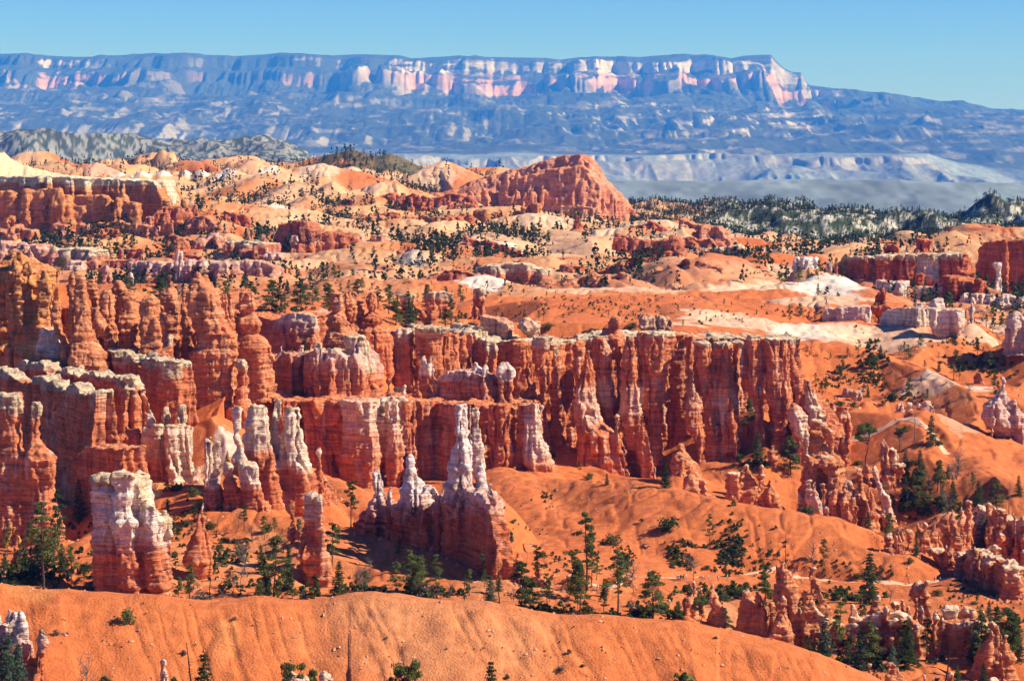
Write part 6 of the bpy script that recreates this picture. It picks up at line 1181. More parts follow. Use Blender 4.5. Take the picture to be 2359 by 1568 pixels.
# -- many small rock bands of the middle distance
def small_bands():
    rs = np.random.RandomState(12); n = 0
    for i in range(400):
        if n >= 46: break
        D = rs.uniform(1320, 2500); ux = rs.uniform(-20, 2380); X, _, _ = world(ux, 600, D); x = float(X); z = float(terrain(np.array([x]), np.array([D]), False)[0]); u, v = pix(x, D, z)
        if (u > 1420 and D > 2100) or (u > 1550 and D < 1500 and rs.rand() < .6): continue
        L = rs.uniform(16, 60); a = rs.uniform(-.5, .5); H = rs.uniform(3.5, 10) * (D / 1700); P = []
        for t in (-.5, 0, .5):
            xx = x + t * L * math.cos(a); yy = D + t * L * math.sin(a); zz = float(terrain(np.array([xx]), np.array([yy]), False)[0]) - .6
            uu, vb = pix(xx, yy, zz); _, vt = pix(xx, yy, zz + H * (1 - .5 * abs(t))); P.append((float(uu), float(vt), float(vb), yy))
        cc = [[.56,.17,.075],[.62,.25,.12],[.50,.14,.07],[.66,.33,.17]][rs.randint(4)]
        frm('rock_ledge', 'small eroded red rock band among the rolling orange hills', 'rock ledge', 'U', D, [pal(P, 5, wd=(5, 11), jag=2.5, drop=.5)], vox=.9, sc=1.4, col=cc, streak=.25, feet=0, ext=6, group='small rock bands in the middle distance', e=2.5)
        n += 1
# ================================================================== TREES, SHRUBS
def mat_leaf(name, c, c2):
    m = bpy.data.materials.new(name); m.use_nodes = True; n = m.node_tree; b = n.nodes['Principled BSDF']
    b.inputs['Roughness'].default_value = .75; b.inputs['Specular IOR Level'].default_value = .2
    oi = n.nodes.new('ShaderNodeObjectInfo'); tc = n.nodes.new('ShaderNodeNewGeometry')
    t = n.nodes.new('ShaderNodeTexNoise'); t.inputs['Scale'].default_value = .9; t.inputs['Detail'].default_value = 3
    n.links.new(tc.outputs['Position'], t.inputs['Vector'])
    ad = n.nodes.new('ShaderNodeMath'); ad.operation = 'MULTIPLY_ADD'; ad.inputs[1].default_value = .5; 
    n.links.new(oi.outputs['Random'], ad.inputs[0]); n.links.new(t.outputs[0], ad.inputs[2])
    mr = n.nodes.new('ShaderNodeMapRange'); mr.inputs[1].default_value = .35; mr.inputs[2].default_value = 1.1
    n.links.new(ad.outputs[0], mr.inputs[0])
    mx = n.nodes.new('ShaderNodeMix'); mx.data_type = 'RGBA'; mx.inputs[6].default_value = (*c, 1); mx.inputs[7].default_value = (*c2, 1)
    n.links.new(mr.outputs[0], mx.inputs[0]); n.links.new(mx.outputs[2], b.inputs['Base Color'])
    tr = n.nodes.new('ShaderNodeBsdfTranslucent'); n.links.new(mx.outputs[2], tr.inputs['Color']); ms = n.nodes.new('ShaderNodeMixShader'); ms.inputs[0].default_value = .38
    n.links.new(b.outputs[0], ms.inputs[1]); n.links.new(tr.outputs[0], ms.inputs[2]); n.links.new(ms.outputs[0], n.nodes['Material Output'].inputs['Surface'])
    return m
M_PINE = mat_leaf('pine_needles', (.040, .068, .015), (.20, .23, .055))
M_FIR = mat_leaf('fir_needles', (.024, .045, .015), (.11, .15, .042))
M_BLUE = mat_leaf('spruce_needles', (.05, .085, .05), (.13, .18, .11))
M_SHRUB = mat_leaf('shrub_leaves', (.040, .058, .014), (.15, .165, .045))
M_GREYB = mat_leaf('grey_twigs', (.10, .085, .06), (.24, .21, .16))
M_FARTREE = mat_leaf('far_tree_needles', (.014, .030, .012), (.055, .080, .026))
M_BARK = mat_flat('pine_bark', (.085, .050, .032), var=.35)
M_DEAD = mat_flat('dead_wood', (.17, .14, .115), var=.3)
M_CHAR = mat_flat('charred_wood', (.030, .022, .018), var=.3)
def tube(pts, rad, na=5):
    P = np.array(pts, float); n = len(P); t = np.gradient(P, axis=0); t /= np.linalg.norm(t, axis=1)[:, None] + 1e-9
    a = np.cross(t, [0.3, .5, .81]); a /= np.linalg.norm(a, axis=1)[:, None] + 1e-9; b = np.cross(t, a)
    th = np.arange(na) * 2 * np.pi / na
    V = (P[:, None] + (a[:, None] * np.cos(th)[None, :, None] + b[:, None] * np.sin(th)[None, :, None]) * np.array(rad)[:, None, None]).reshape(-1, 3)
    i = np.arange(n - 1)[:, None] * na; j = np.arange(na)[None]; j2 = (j + 1) % na
    F = np.stack([(i + j).ravel(), (i + j2).ravel(), (i + na + j2).ravel(), (i + na + j).ravel()], 1)
    return V, F
def cat_(L):
    Vs, Fs, o = [], [], 0
    for V, F in L: Vs.append(V); Fs.append(F + o); o += len(V)
    return np.vstack(Vs), np.vstack(Fs)
def leaves(rs, C, R, n, size):
    """n small random quads in the ellipsoid C, R"""
    d = rs.normal(size=(n, 3)); d /= np.linalg.norm(d, axis=1)[:, None]; d *= rs.uniform(.35, 1, (n, 1)) ** .6
    P = np.array(C) + d * np.array(R)
    u = rs.normal(size=(n, 3)); u[:, 2] *= .55; u /= np.linalg.norm(u, axis=1)[:, None]
    v = np.cross(u, rs.normal(size=(n, 3))); v /= np.linalg.norm(v, axis=1)[:, None] + 1e-9
    s = size * rs.uniform(.6, 1.3, (n, 1)); u = u * s; v = v * s * .55
    V = np.stack([P - u - v * .3, P + v, P + u - v * .2, P - v], 1).reshape(-1, 3)
    return V, np.arange(n * 4).reshape(-1, 4)
def make_proto(kind, seed):
    """unit-height tree: returns wood (V,F), foliage (V,F) or None"""
    rs = np.random.RandomState(seed); wood, fol = [], []
    def trunk(r=.018, lean=.03, top=1.0, n=7):
        z = np.linspace(-.04, top, n); ox = np.cumsum(rs.normal(0, lean / 3, n)); oy = np.cumsum(rs.normal(0, lean / 3, n)); ox -= ox[0]; oy -= oy[0]
        P = np.stack([ox, oy, z], 1); wood.append(tube(P, np.interp(z, [-.04, 0, top], [r * 1.5, r, r * .18]), 6)); return P
    def at(P, h): return np.array([np.interp(h, P[:, 2], P[:, k]) for k in range(3)])
    if kind in ('pine', 'sparse', 'dense'):
        P = trunk(.016, .03)
        lo = {'pine': .28, 'sparse': .40, 'dense': .12}[kind]; nb = {'pine': 26, 'sparse': 17, 'dense': 40}[kind]; wd = {'pine': .21, 'sparse': .18, 'dense': .25}[kind]
        for k in range(nb):
            h = lo + (1 - lo) * (k + rs.rand()) / nb; az = rs.rand() * 6.28; L = wd * (1.1 - ((h - lo) / (1 - lo)) ** 1.5 * .85) * rs.uniform(.45, 1.2)
            p0 = at(P, h); e = p0 + [L * math.cos(az), L * math.sin(az), L * rs.uniform(-.1, .45)]
            wood.append(tube([p0, (p0 + e) / 2 + [0, 0, -.01], e], [.006, .004, .0015], 3))
            for q in range(3 if kind == 'dense' else 2):
                f = rs.uniform(.45, 1.05); cpt = p0 + (e - p0) * f + rs.normal(0, .012, 3)
                fol.append(leaves(rs, cpt, (.034 + L * .25, .034 + L * .25, .018 + L * .08), 36 if kind != 'sparse' else 34, .020))
        fol.append(leaves(rs, at(P, .985), (.03, .03, .035), 26, .018))
        if kind == 'sparse':
            for k in range(12):
                h = rs.uniform(.15, .6); az = rs.rand() * 6.28; L = rs.uniform(.03, .1); p0 = at(P, h); wood.append(tube([p0, p0 + [L * math.cos(az), L * math.sin(az), -.01]], [.004, .001], 3))
    elif kind in ('fir', 'slim', 'spruce'):
        P = trunk(.016, .012); wd = {'fir': .20, 'slim': .12, 'spruce': .22}[kind]; nl = {'fir': 17, 'slim': 18, 'spruce': 16}[kind]
        for k in range(nl):
            h = .06 + .92 * k / nl; L0 = wd * (1 - (h - .04)) ** .85 + .012
            for b in range(7):
                if rs.rand() < .12: continue
                az = b * .9 + rs.rand() * .9 + k; L = L0 * rs.uniform(.65, 1.2); p0 = at(P, h); e = p0 + [L * math.cos(az), L * math.sin(az), -L * rs.uniform(.0, .35)]
                m = max(3, int(L / .018))
                for q in range(2):
                    cpt = p0 + (e - p0) * (.45 + .5 * q)
                    fol.append(leaves(rs, cpt, (L * .32 + .010, L * .32 + .010, .018), int(m * 2.4), .020))
        fol.append(leaves(rs, at(P, .99), (.008, .008, .03), 10, .012))
    elif kind == 'umbrella':
        P = trunk(.028, .10, .75)
        for k in range(15):
            h = rs.uniform(.45, .75); az = rs.rand() * 6.28; L = rs.uniform(.15, .42); p0 = at(P, h); e = p0 + [L * math.cos(az), L * math.sin(az), rs.uniform(.08, .28)]
            wood.append(tube([p0, p0 + (e - p0) * .5 + [0, 0, -.03], e], [.014, .009, .004], 4))
            for q in range(3): fol.append(leaves(rs, e + rs.normal(0, .04, 3) * [1, 1, .4], (.12, .12, .055), 90, .023))
    elif kind in ('snag', 'char'):
        P = trunk(.014, .04)
        for k in range(30):
            h = rs.uniform(.3, .98); az = rs.rand() * 6.28; L = rs.uniform(.02, .11) * (1.25 - h); p0 = at(P, h); wood.append(tube([p0, p0 + [L * math.cos(az), L * math.sin(az), rs.uniform(-.02, .04)]], [.004, .001], 3))
    elif kind == 'bare':
        P = trunk(.018, .12, .7)
        for k in range(26):
            h = rs.uniform(.3, .7); az = rs.rand() * 6.28; L = rs.uniform(.12, .3); p0 = at(P, h); e = p0 + [L * math.cos(az), L * math.sin(az), rs.uniform(.05, .32)]
            mdl = (p0 + e) / 2 + rs.normal(0, .03, 3); wood.append(tube([p0, mdl, e], [.010, .006, .002], 3))
            for q in range(4):
                s0 = mdl + (e - mdl) * rs.rand(); wood.append(tube([s0, s0 + rs.normal(0, .07, 3)], [.004, .0012], 3))
    elif kind in ('bush', 'greybush', 'juniper'):
        w_ = .62 if kind != 'juniper' else .42
        for k in range(16):
            a = rs.rand() * 6.28; r = rs.uniform(0, w_); h = rs.uniform(.12, .72 if kind != 'juniper' else .85) * (1 - .4 * r / w_)
            fol.append(leaves(rs, (r * math.cos(a), r * math.sin(a), h), (.26, .26, .17), 34, .075))
        for k in range(7):
            a = rs.rand() * 6.28; wood.append(tube([(0, 0, -.1), (.2 * math.cos(a), .2 * math.sin(a), .3), (.45 * math.cos(a), .45 * math.sin(a), .75)], [.04, .025, .008], 3))
    elif kind == 'log':
        P = [(-.5, 0, .02), (-.2, .01, .03), (.15, -.01, .035), (.5, .015, .05)]; wood.append(tube(P, [.022, .02, .016, .008], 6))
        for k in range(7):
            x = rs.uniform(-.3, .48); wood.append(tube([(x, 0, .03), (x + rs.uniform(0, .08), rs.uniform(-.06, .06), rs.uniform(.05, .13))], [.006, .0015], 3))
    elif kind == 'stumproot':
        for k in range(7):
            a = rs.uniform(0, 3.14); L = rs.uniform(.3, .8); wood.append(tube([(-.2 + .1 * k, 0, .05), (-.2 + .1 * k + L * .4 * math.cos(a), rs.uniform(-.2, .2), .15 + L * .35 * math.sin(a)), (L * math.cos(a), rs.uniform(-.3, .3), L * .8 * math.sin(a))], [.07, .05, .015], 5))
    return (cat_(wood) if wood else None), (cat_(fol) if fol else None)
KMAT = {'pine': (M_BARK, M_PINE), 'sparse': (M_BARK, M_PINE), 'dense': (M_BARK, M_PINE), 'fir': (M_BARK, M_FIR), 'slim': (M_BARK, M_FIR), 'spruce': (M_BARK, M_BLUE), 'umbrella': (M_BARK, M_PINE),
        'snag': (M_DEAD, None), 'char': (M_CHAR, None), 'bare': (M_DEAD, None), 'bush': (M_BARK, M_SHRUB), 'greybush': (M_DEAD, M_GREYB), 'juniper': (M_BARK, M_PINE), 'log': (M_DEAD, None), 'stumproot': (M_DEAD, None)}
NAMES = {'pine': ('pine_tree', 'pine tree'), 'sparse': ('pine_tree', 'pine tree'), 'dense': ('pine_tree', 'pine tree'), 'fir': ('fir_tree', 'fir tree'), 'slim': ('fir_tree', 'fir tree'), 'spruce': ('spruce_tree', 'spruce tree'),
         'umbrella': ('pine_tree', 'pine tree'), 'snag': ('dead_tree', 'dead tree'), 'char': ('dead_tree', 'dead tree'), 'bare': ('dead_tree', 'dead tree'), 'bush': ('shrub', 'shrub'), 'greybush': ('shrub', 'shrub'),
         'juniper': ('juniper_bush', 'shrub'), 'log': ('fallen_log', 'fallen log'), 'stumproot': ('fallen_log', 'fallen log')}
PROTO = {}
def proto(kind, v):
    k = (kind, v)
    if k not in PROTO:
        wd, fo = make_proto(kind, v * 31 + len(kind) * 7 + 3); mw, mf = KMAT[kind]
        PROTO[k] = (mesh_np(kind + '_trunk', wd[0], wd[1], mw) if wd else None, mesh_np(kind + '_crown', fo[0], fo[1], mf, smooth=False) if fo else None)
    return PROTO[k]
TRS = random.Random(4)
def plant(kind, x, y, z, H, label, group=None, rot=None, v=None, wide=1.0):
    v = TRS.randrange(4) if v is None else v; mw, mf = proto(kind, v); nm, cat = NAMES[kind]
    rot = TRS.random() * 6.28 if rot is None else rot
    if mf is None or mw is None:
        o = bpy.data.objects.new(nm, mw or mf); link(o)
    else:
        o = bpy.data.objects.new(nm, None); link(o)
        link(bpy.data.objects.new('trunk' if 'bush' not in kind and kind != 'juniper' else 'stems', mw), o); link(bpy.data.objects.new('crown', mf), o)
    o.location = (x, y, z - .02 * H); o.rotation_euler = (0, 0, rot); o.scale = (H * wide, H * wide, H)
    tag(o, label, cat, group); return o
def T(kind, crop, cx, yb, yt, label, d0=500, **k):
    ux, ub = U(crop, cx, yb); _, ut = U(crop, cx, yt); h = hit(float(ux), float(ub), d0)
    if h is None: print('NOHIT', crop, cx, yb); return
    H = (float(ub) - float(ut)) * h[1] / F_
    return plant(kind, h[0], h[1], h[2], H, label, **k)
def TD(kind, crop, cx, yb, yt, D, label, **k):
    """tree whose foot is out of the frame: stands on the ground at distance D"""
    ux, ub = U(crop, cx, yb); _, ut = U(crop, cx, yt); x, y, zt = world(float(ux), float(ut), D); g = float(gz(x, y)[0])
    return plant(kind, float(x), float(y), g, float(zt) - g, label, **k)
def build_trees():
    # --- left valley
    T('sparse','L3',285,970,370,'tall bare-trunked pine with a few green tufts, left valley, above the foreground ridge',wide=.8)
    T('sparse','L3',385,690,300,'thin pine in front of the lit foot of the double pillar',600,wide=.8)
    T('pine','L3',205,725,505,'small pine behind the tall bare trunk at left',600)
    T('fir','L3',410,850,640,'dark fir in the shade between the bare trunk and the fluted block')
    T('pine','L3',30,850,715,'pine at the left edge on the shaded floor'); T('spruce','L3',525,505,210,'grey-green conifer against the long shaded fin, left of the fluted block',600,wide=.8)
    T('bare','L3',455,955,800,'bleached bare tree in the black shade left of the fluted block'); T('bush','L3',345,905,850,'round bright bush at the edge of the left shade')
    T('greybush','L3',575,975,895,'grey-green shrub at the left foot of the fluted block'); T('sparse','L3',800,992,830,'thin sapling in front of the fluted block',wide=.7)
    T('bush','L3',848,990,888,'yellow-green bush in front of the fluted block'); T('bush','L3',1070,995,950,'small shrub at the right foot of the fluted block'); T('bare','L3',935,990,945,'little dry shrub on the crest before the fluted block')
    T('pine','L3',1250,1030,785,'pine rising beside the tall red spire'); T('char','L3',1390,1045,730,'blackened snag right of the tall red spire'); T('bare','L3',1475,1050,950,'small twisted tree on the orange crest, left')
    T('dense','L3',1180,1010,875,'dense young pine at the right corner of the fluted block'); T('greybush','L3',1320,1040,945,'grey bushy thicket below the tall red spire',wide=1.2)
    T('bare','L3',1645,880,600,'tall grey dead tree with wispy twigs, left-centre',550); T('snag','L3',1430,595,450,'small dead stick tree on the orange slope',600); T('bare','L3',1665,650,500,'wispy grey tree behind the tall grey dead one',600)
    T('bush','L3',1765,585,490,'small scrubby tree on the orange slope',600,wide=.6); T('pine','L3',1812,585,482,'little flat-topped pine left of the bowling-pin rock',600)
    T('pine','L3',1808,1010,590,'tall open pine, left-centre, its crown against the orange slope'); T('slim','L3',1752,1000,730,'narrow fir close beside the tall open pine'); T('slim','L3',1905,905,650,'slim dark fir in front of the black shadow, left-centre')
    T('dense','L3',1720,1020,880,'bushy pine at the foot of the tall open pine'); T('dense','L3',1830,1022,900,'low pine thicket under the tall open pine'); T('dense','L3',1930,1025,880,'low dark pine below the slim fir'); T('greybush','L3',2010,1035,960,'grey shrub beside the low dark pine')
    T('sparse','L3',2190,870,515,'pine leaning on the right side of the grey-crowned column',560); T('dense','L3',2080,1045,860,'broad pine in front of the grey-crowned column'); T('char','L3',2082,900,735,'black snag in front of the grey-crowned column')
    T('pine','L3',2240,1010,930,'small pine right of the grey-crowned column'); T('bush','L3',1270,350,272,'bush on the pale bank below the white fluted wall',600); T('bush','L3',1155,310,250,'light green shrub clump on the pale bank',600,wide=1.3)
    T('fir','L3',1105,450,355,'small fir in the shade under the pale bank',600); T('pine','L3',1285,520,380,'pine above the tip of the tall red spire',600); T('bare','L3',1035,420,230,'leafless sapling on the pale bank',600)
    T('log','L3',1180,455,420,'long grey fallen log behind the fluted block',600,wide=9); T('log','L3',300,748,722,'fallen log in the left shade',600,wide=9)
    T('bush','L3',1180,580,530,'dark shrub between the fluted block and the red spire',600); T('bush','L3',1235,545,480,'leafy shrub above the fallen log',600,wide=1.2); T('bush','L3',1480,650,600,'wide green shrub on the orange slope',600,wide=1.5)
    T('bush','L3',1440,700,655,'shrub in the middle of the orange hollow',600,wide=1.5); T('bush','L3',1600,700,640,'shrub at the rim of the hollow shade',560,wide=1.3); T('bush','L3',1390,560,495,'shrub right of the red spire tip',600); T('greybush','L3',1555,660,640,'small olive shrub on the orange hollow',600)
    T('bush','L3',520,630,600,'little bush on the pale saddle behind the fluted block',600); T('bush','L3',130,900,820,'green thicket on the shaded left floor',wide=1.5); T('bush','L3',240,890,770,'green bushes below the thin pines, left',wide=1.4); T('dense','L3',310,840,690,'leafy pine in the left hollow'); T('bush','L3',560,840,760,'sunlit shrub left of the fluted block',560,wide=1.3)
    T('bush','L3',60,930,870,'low shrub at the left edge above the ridge',wide=1.6); T('bush','L3',1150,750,700,'shrub touching the right side of the fluted block',560)
    # --- on the foreground slope
    T('juniper','L3',842,1185,1052,'lone small juniper on the foreground slope casting a shadow left',400,wide=.75); T('stumproot','L3',430,1262,1205,'weathered grey stump with twisted arms on the foreground slope',400,rot=.3); T('greybush','L3',368,1265,1205,'dry bush beside the weathered stump',400,wide=.6)
    T('greybush','L3',1550,1165,1130,'grey tuft high on the foreground slope',400); T('greybush','L3',1215,1395,1345,'dry brown shrub behind the dead black trunk, bottom',400,wide=.8); T('greybush','M3',1530,1388,1340,'ash-grey bush on the lower foreground slope',400,wide=.7)
    T('bush','M3',1620,1475,1442,'sprawling shrub low on the foreground slope',400,wide=1.1); T('bush','R3',275,1288,1262,'small green tuft near the ridge crest, right',400); T('greybush','M3',1480,1500,1450,'dry shrub cluster at the bottom, right of centre',400)
    TD('spruce','L3',45,1700,1232,418,'blue-green spruce in the bottom left corner'); TD('spruce','L3',110,1700,1290,421,'second spruce of the bottom left corner, half hidden')
    TD('bare','L3',572,1700,1330,420,'thin leafless tree at the bottom edge, left',wide=.6); TD('char','L3',1262,1700,1298,418,'black dead trunk at the bottom edge beside a green fir',wide=1.4); TD('fir','L3',1345,1700,1348,420,'green fir at the bottom edge beside the black trunk',wide=.9)
    TD('dense','L3',700,1700,1538,420,'pine top just showing at the bottom edge'); TD('dense','L3',1150,1700,1540,420,'dark pine tip at the bottom edge right of the white spire',wide=.7); TD('umbrella','L3',1905,1600,1428,420,'flat-crowned pine above the pale rubble, bottom',wide=.42); TD('umbrella','L3',2005,1600,1482,421,'lower flat-crowned pine beside its taller twin',wide=.4)
    TD('umbrella','M3',430,1640,1412,420,'twisted layered pine at the bottom edge, left of centre',wide=.5); TD('fir','M3',1018,1700,1402,421,'pointed fir at the bottom edge, centre',wide=.75); T('bush','M3',1120,1552,1512,'round green bush at the bottom, centre',400,wide=.8); TD('dense','M3',2290,1640,1508,425,'pine crown at the bottom edge, right of centre',wide=.7); TD('juniper','R3',65,1620,1500,426,'bushy pine near the bottom edge, right')
    # --- centre valley
    for k, cx, yb, yt, lb in [('sparse',90,555,238,'tall thin pine at the dark cave mouth'),('snag',112,555,425,'short snag beside the tall thin pine'),('dense',182,985,835,'dense low pine behind the ridge, left of centre'),('bare',215,885,735,'grey wispy tree behind the dense low pine'),
        ('pine',405,765,628,'pine on the pale slope below the serrated fin'),('pine',385,1000,768,'well-shaped pine behind the ridge crest, left of centre'),('char',532,965,742,'thick black snag with a broken top'),('pine',562,900,732,'open pine behind the broken black snag'),
        ('dense',500,1005,850,'bushy pine at the foot of the black snag'),('greybush',590,1010,880,'grey-green thicket right of the black snag'),('sparse',655,1020,725,'slender pine with thin foliage, centre'),('bare',742,1030,885,'ash-grey bare shrub tree, centre'),
        ('char',838,1035,792,'straight charred pole, centre'),('sparse',962,900,722,'small pine in front of the serrated fin tip'),('spruce',1012,1040,850,'pale green young conifer, centre'),('char',1068,1060,732,'leaning charred pole before the fin tip'),
        ('dense',1215,1088,770,'largest bushy pine of the centre group'),('snag',1252,800,672,'bare top sticking out of the bushy pine'),('dense',1290,1080,880,'dark pine joined to the largest bushy pine'),('sparse',1385,1090,850,'thin pine right of the bushy pines'),
        ('sparse',1645,962,445,'tallest pine, two-tiered, standing by the trail'),('pine',1605,1130,768,'dark pine with a leaning twin trunk, in front of the tallest pine'),('char',1588,1132,955,'short charred trunk beside the leaning pine'),('pine',1710,900,735,'grey-green pine crown right of the tallest pine'),
        ('sparse',1850,1138,690,'tall pine with well-spaced layers, right of centre'),('pine',1760,1122,955,'small pine left of the tall layered pine'),('dense',2085,1162,828,'thick dark pine at the ridge crest, right of centre'),('bare',1932,1152,1000,'thin grey dead tree between two pines'),
        ('bush',1465,1128,1060,'round shrub on the pale bank'),('bush',1650,1130,1045,'leafy shrub at the foot of the leaning pine'),('dense',2250,1165,1035,'dark pine left of the pale-capped cones'),('bush',1375,1110,1060,'low shrub behind the ridge, centre right')]:
        T(k,'M3',cx,yb,yt,lb)
    for k, cx, yb, yt, lb in [('juniper',2180,580,440,'dense round juniper on the big orange hill'),('bush',1112,612,552,'dark bush against the right side of the serrated fin'),('bush',1348,752,692,'green bush on the spur, centre'),('bush',1172,512,488,'small shrub in the gully right of the fin'),
        ('bush',1812,665,565,'tall bush in the gully between two orange hills'),('pine',1600,195,118,'small pine at the mouth of the black slot'),('fir',1780,272,190,'young fir on the hill crest below the cliff'),('bush',1412,92,32,'bush at the foot of the bleached column'),
        ('fir',2165,292,105,'dark fir between the cliff foot and the red knoll'),('bare',1940,330,215,'bare sapling casting a long shadow on the crest'),('bush',1662,238,180,'light shrub at the cliff foot'),('log',1225,660,610,'pale dead log lying on the spur'),('stumproot',2030,690,620,'curled dead branches on the orange hill'),
        ('bare',1865,530,490,'tiny dry tree on the orange hill'),('bush',2010,515,485,'shrub near the gully head on the orange hill'),('bush',1380,360,330,'shrub in the spur gully')]:
        T(k,'M3',cx,yb,yt,lb,620, **({'wide':9} if k=='log' else {}))
    # --- right, trail and goblins
    for k, cr, cx, yb, yt, lb, d0 in [
        ('fir','R2',545,1490,1262,'large fir left of the small square boulder',800),('dense','R2',770,1560,1305,'dark fir at the edge of the black shade',800),('pine','R2',490,1298,1062,'slender pine in the cliff recess',800),('bush','R2',440,1462,1408,'pale shrub left of the large fir',800),
        ('umbrella','R2',1265,1497,1198,'broad-crowned twisted pine above the upper trail',860),('umbrella','R2',1490,1412,1232,'leaning pine with bare limbs at the switchback',860),('bare','R2',1522,1408,1235,'forked dead tree beside the leaning pine',860),('snag','R2',1590,1335,1085,'straight snag against the broken-crested rock',900),
        ('fir','R2',1697,1370,1155,'young fir at the end of the switchback wall',860),('bush','R2',1742,1372,1320,'dark bushes by the young fir',860),('bush','R2',1580,1492,1450,'bright green cushion shrub below the trail bend',860),('bush','R2',1215,1502,1450,'cushion shrub under the twisted pine',860),
        ('fir','R3',1525,420,205,'fir in the wooded gully, leftmost',760),('dense','R3',1610,470,172,'biggest fir of the wooded gully',760),('pine','R3',1740,312,100,'pine with a lacy crown above the wooded gully',760),('fir','R3',1842,442,228,'well-lit fir on the pale shoulder',760),
        ('fir','R3',2012,425,228,'grey-green fir on the slope, right',760),('dense','R3',2128,440,238,'round-topped fir near the right edge',760),('pine','R3',1970,302,185,'small leaning pine below the striped slope',760),('spruce','R3',2032,735,440,'silvery blue spruce in the black cleft',700),
        ('fir','R3',2240,810,610,'dark fir in front of the shaded wall, right edge',700),('slim','R3',1600,742,562,'narrow dark fir between the goblins',700),('dense','R3',1420,620,455,'pine in the dark gap of the goblin crowd',730),('fir','R3',1280,622,470,'pine at the cave mouth under the goblins',740),
        ('snag','R3',1520,525,300,'bleached snag in the wooded gully',740),('snag','R3',2210,500,235,'straight black snag, right edge',760),('fir','R3',2275,345,200,'dark fir on the shaded slope at the right edge',760),('bush','R3',892,462,392,'green bush on the crest under the goblins',700),
        ('sparse','R3',240,690,460,'split-topped pine with a heavy foot on the orange hill',650),('bare','Q1',255,1070,648,'grey forked dead tree standing at the trail',600),('char','Q1',1455,812,375,'slim charred pole high on the hill',600),('bare','Q1',1812,925,495,'dry round-crowned tree right of the charred pole',600),
        ('pine','Q1',1957,825,495,'round-crowned green tree on the hill above the trail',600),('bare','Q1',2070,640,520,'dead branches behind the round-crowned tree',600),('dense','R3',600,1050,790,'wide dark pine left of the bell-shaped hoodoo',560),('fir','R3',1290,1058,690,'tall shapely fir below the right trail',560),
        ('bush','R3',1215,895,840,'dark shrub on the hill left of the tall fir',600),('bare','R3',1425,1060,925,'thin half-dead tree right of the tall fir',560),('juniper','R3',1560,792,745,'tiny tree near the hill toe',600),('umbrella','R3',172,1225,985,'spreading dark pine on the ridge crest',470),
        ('dense','R3',335,1235,1078,'pine right of the spreading dark pine',520),('dense','R3',475,1262,1070,'soft grey-green pine before the shaded cones',520),('pine','R3',28,1165,1040,'pine at the left of the leftmost goblin',520),('dense','R3',880,1372,1258,'low spreading pine at the foot of the red wall',500),
        ('sparse','R3',1080,1450,1045,'tall dead-topped pine in the lower right gully',500),('dense','R3',1165,1450,1255,'green pine at the foot of the dead-topped one',500),('fir','R3',1312,1480,1172,'dark fir, left of the lower right group',500),('fir','R3',1548,1490,1170,'big lit fir in the lower right group',500),
        ('spruce','R3',1440,1500,1298,'grey-green conifer between two dark firs',500),('char','R3',1785,1620,1178,'ragged black dead pine near the bottom edge',490),('char','R3',1972,1400,1130,'thin black snag before the shaded wall',500),('fir','R3',1870,1600,1448,'young fir at the bottom edge, right',490),
        ('fir','R3',2045,1620,1430,'broad young fir near the bottom right corner',490),('fir','R3',2080,1182,1022,'perfect small fir on the orange slope, right',560),('bush','R3',2190,1122,1065,'shrub pair on the orange slope near the right edge',560),('bush','R3',1742,1005,948,'round bush below the trail, right',600),
        ('bush','R3',1892,916,884,'small bush at the trail beside the overhanging rock',600),('umbrella','R3',2002,1055,1000,'small twisted tree on the right orange slope',560),('bush','R3',1985,1062,1028,'dry shrub left of the small twisted tree',560),
        ('bush','R3',440,990,920,'green thicket below the trail',600),('bush','R3',360,960,915,'leafy bushes left of the thicket below the trail',600),('bush','R3',290,975,938,'round dark bush below the hikers',600),('bush','R3',330,1040,975,'dark low bushes behind the pale-tipped cones',560),
        ('bush','R3',1240,1130,1085,'bright shrub between the goblins',560),('bush','R3',1080,1010,960,'shaded thicket under the trail, left part',600),('bush','R3',1180,1040,970,'shaded thicket under the trail, right part',600),('bush','Q1',420,910,835,'spreading shrub on the hill above the dead tree',600)]:
        T(k, cr, cx, yb, yt, lb, d0, **({'wide': .55} if k == 'umbrella' else {'wide': 1.3} if k == 'bush' else {}))
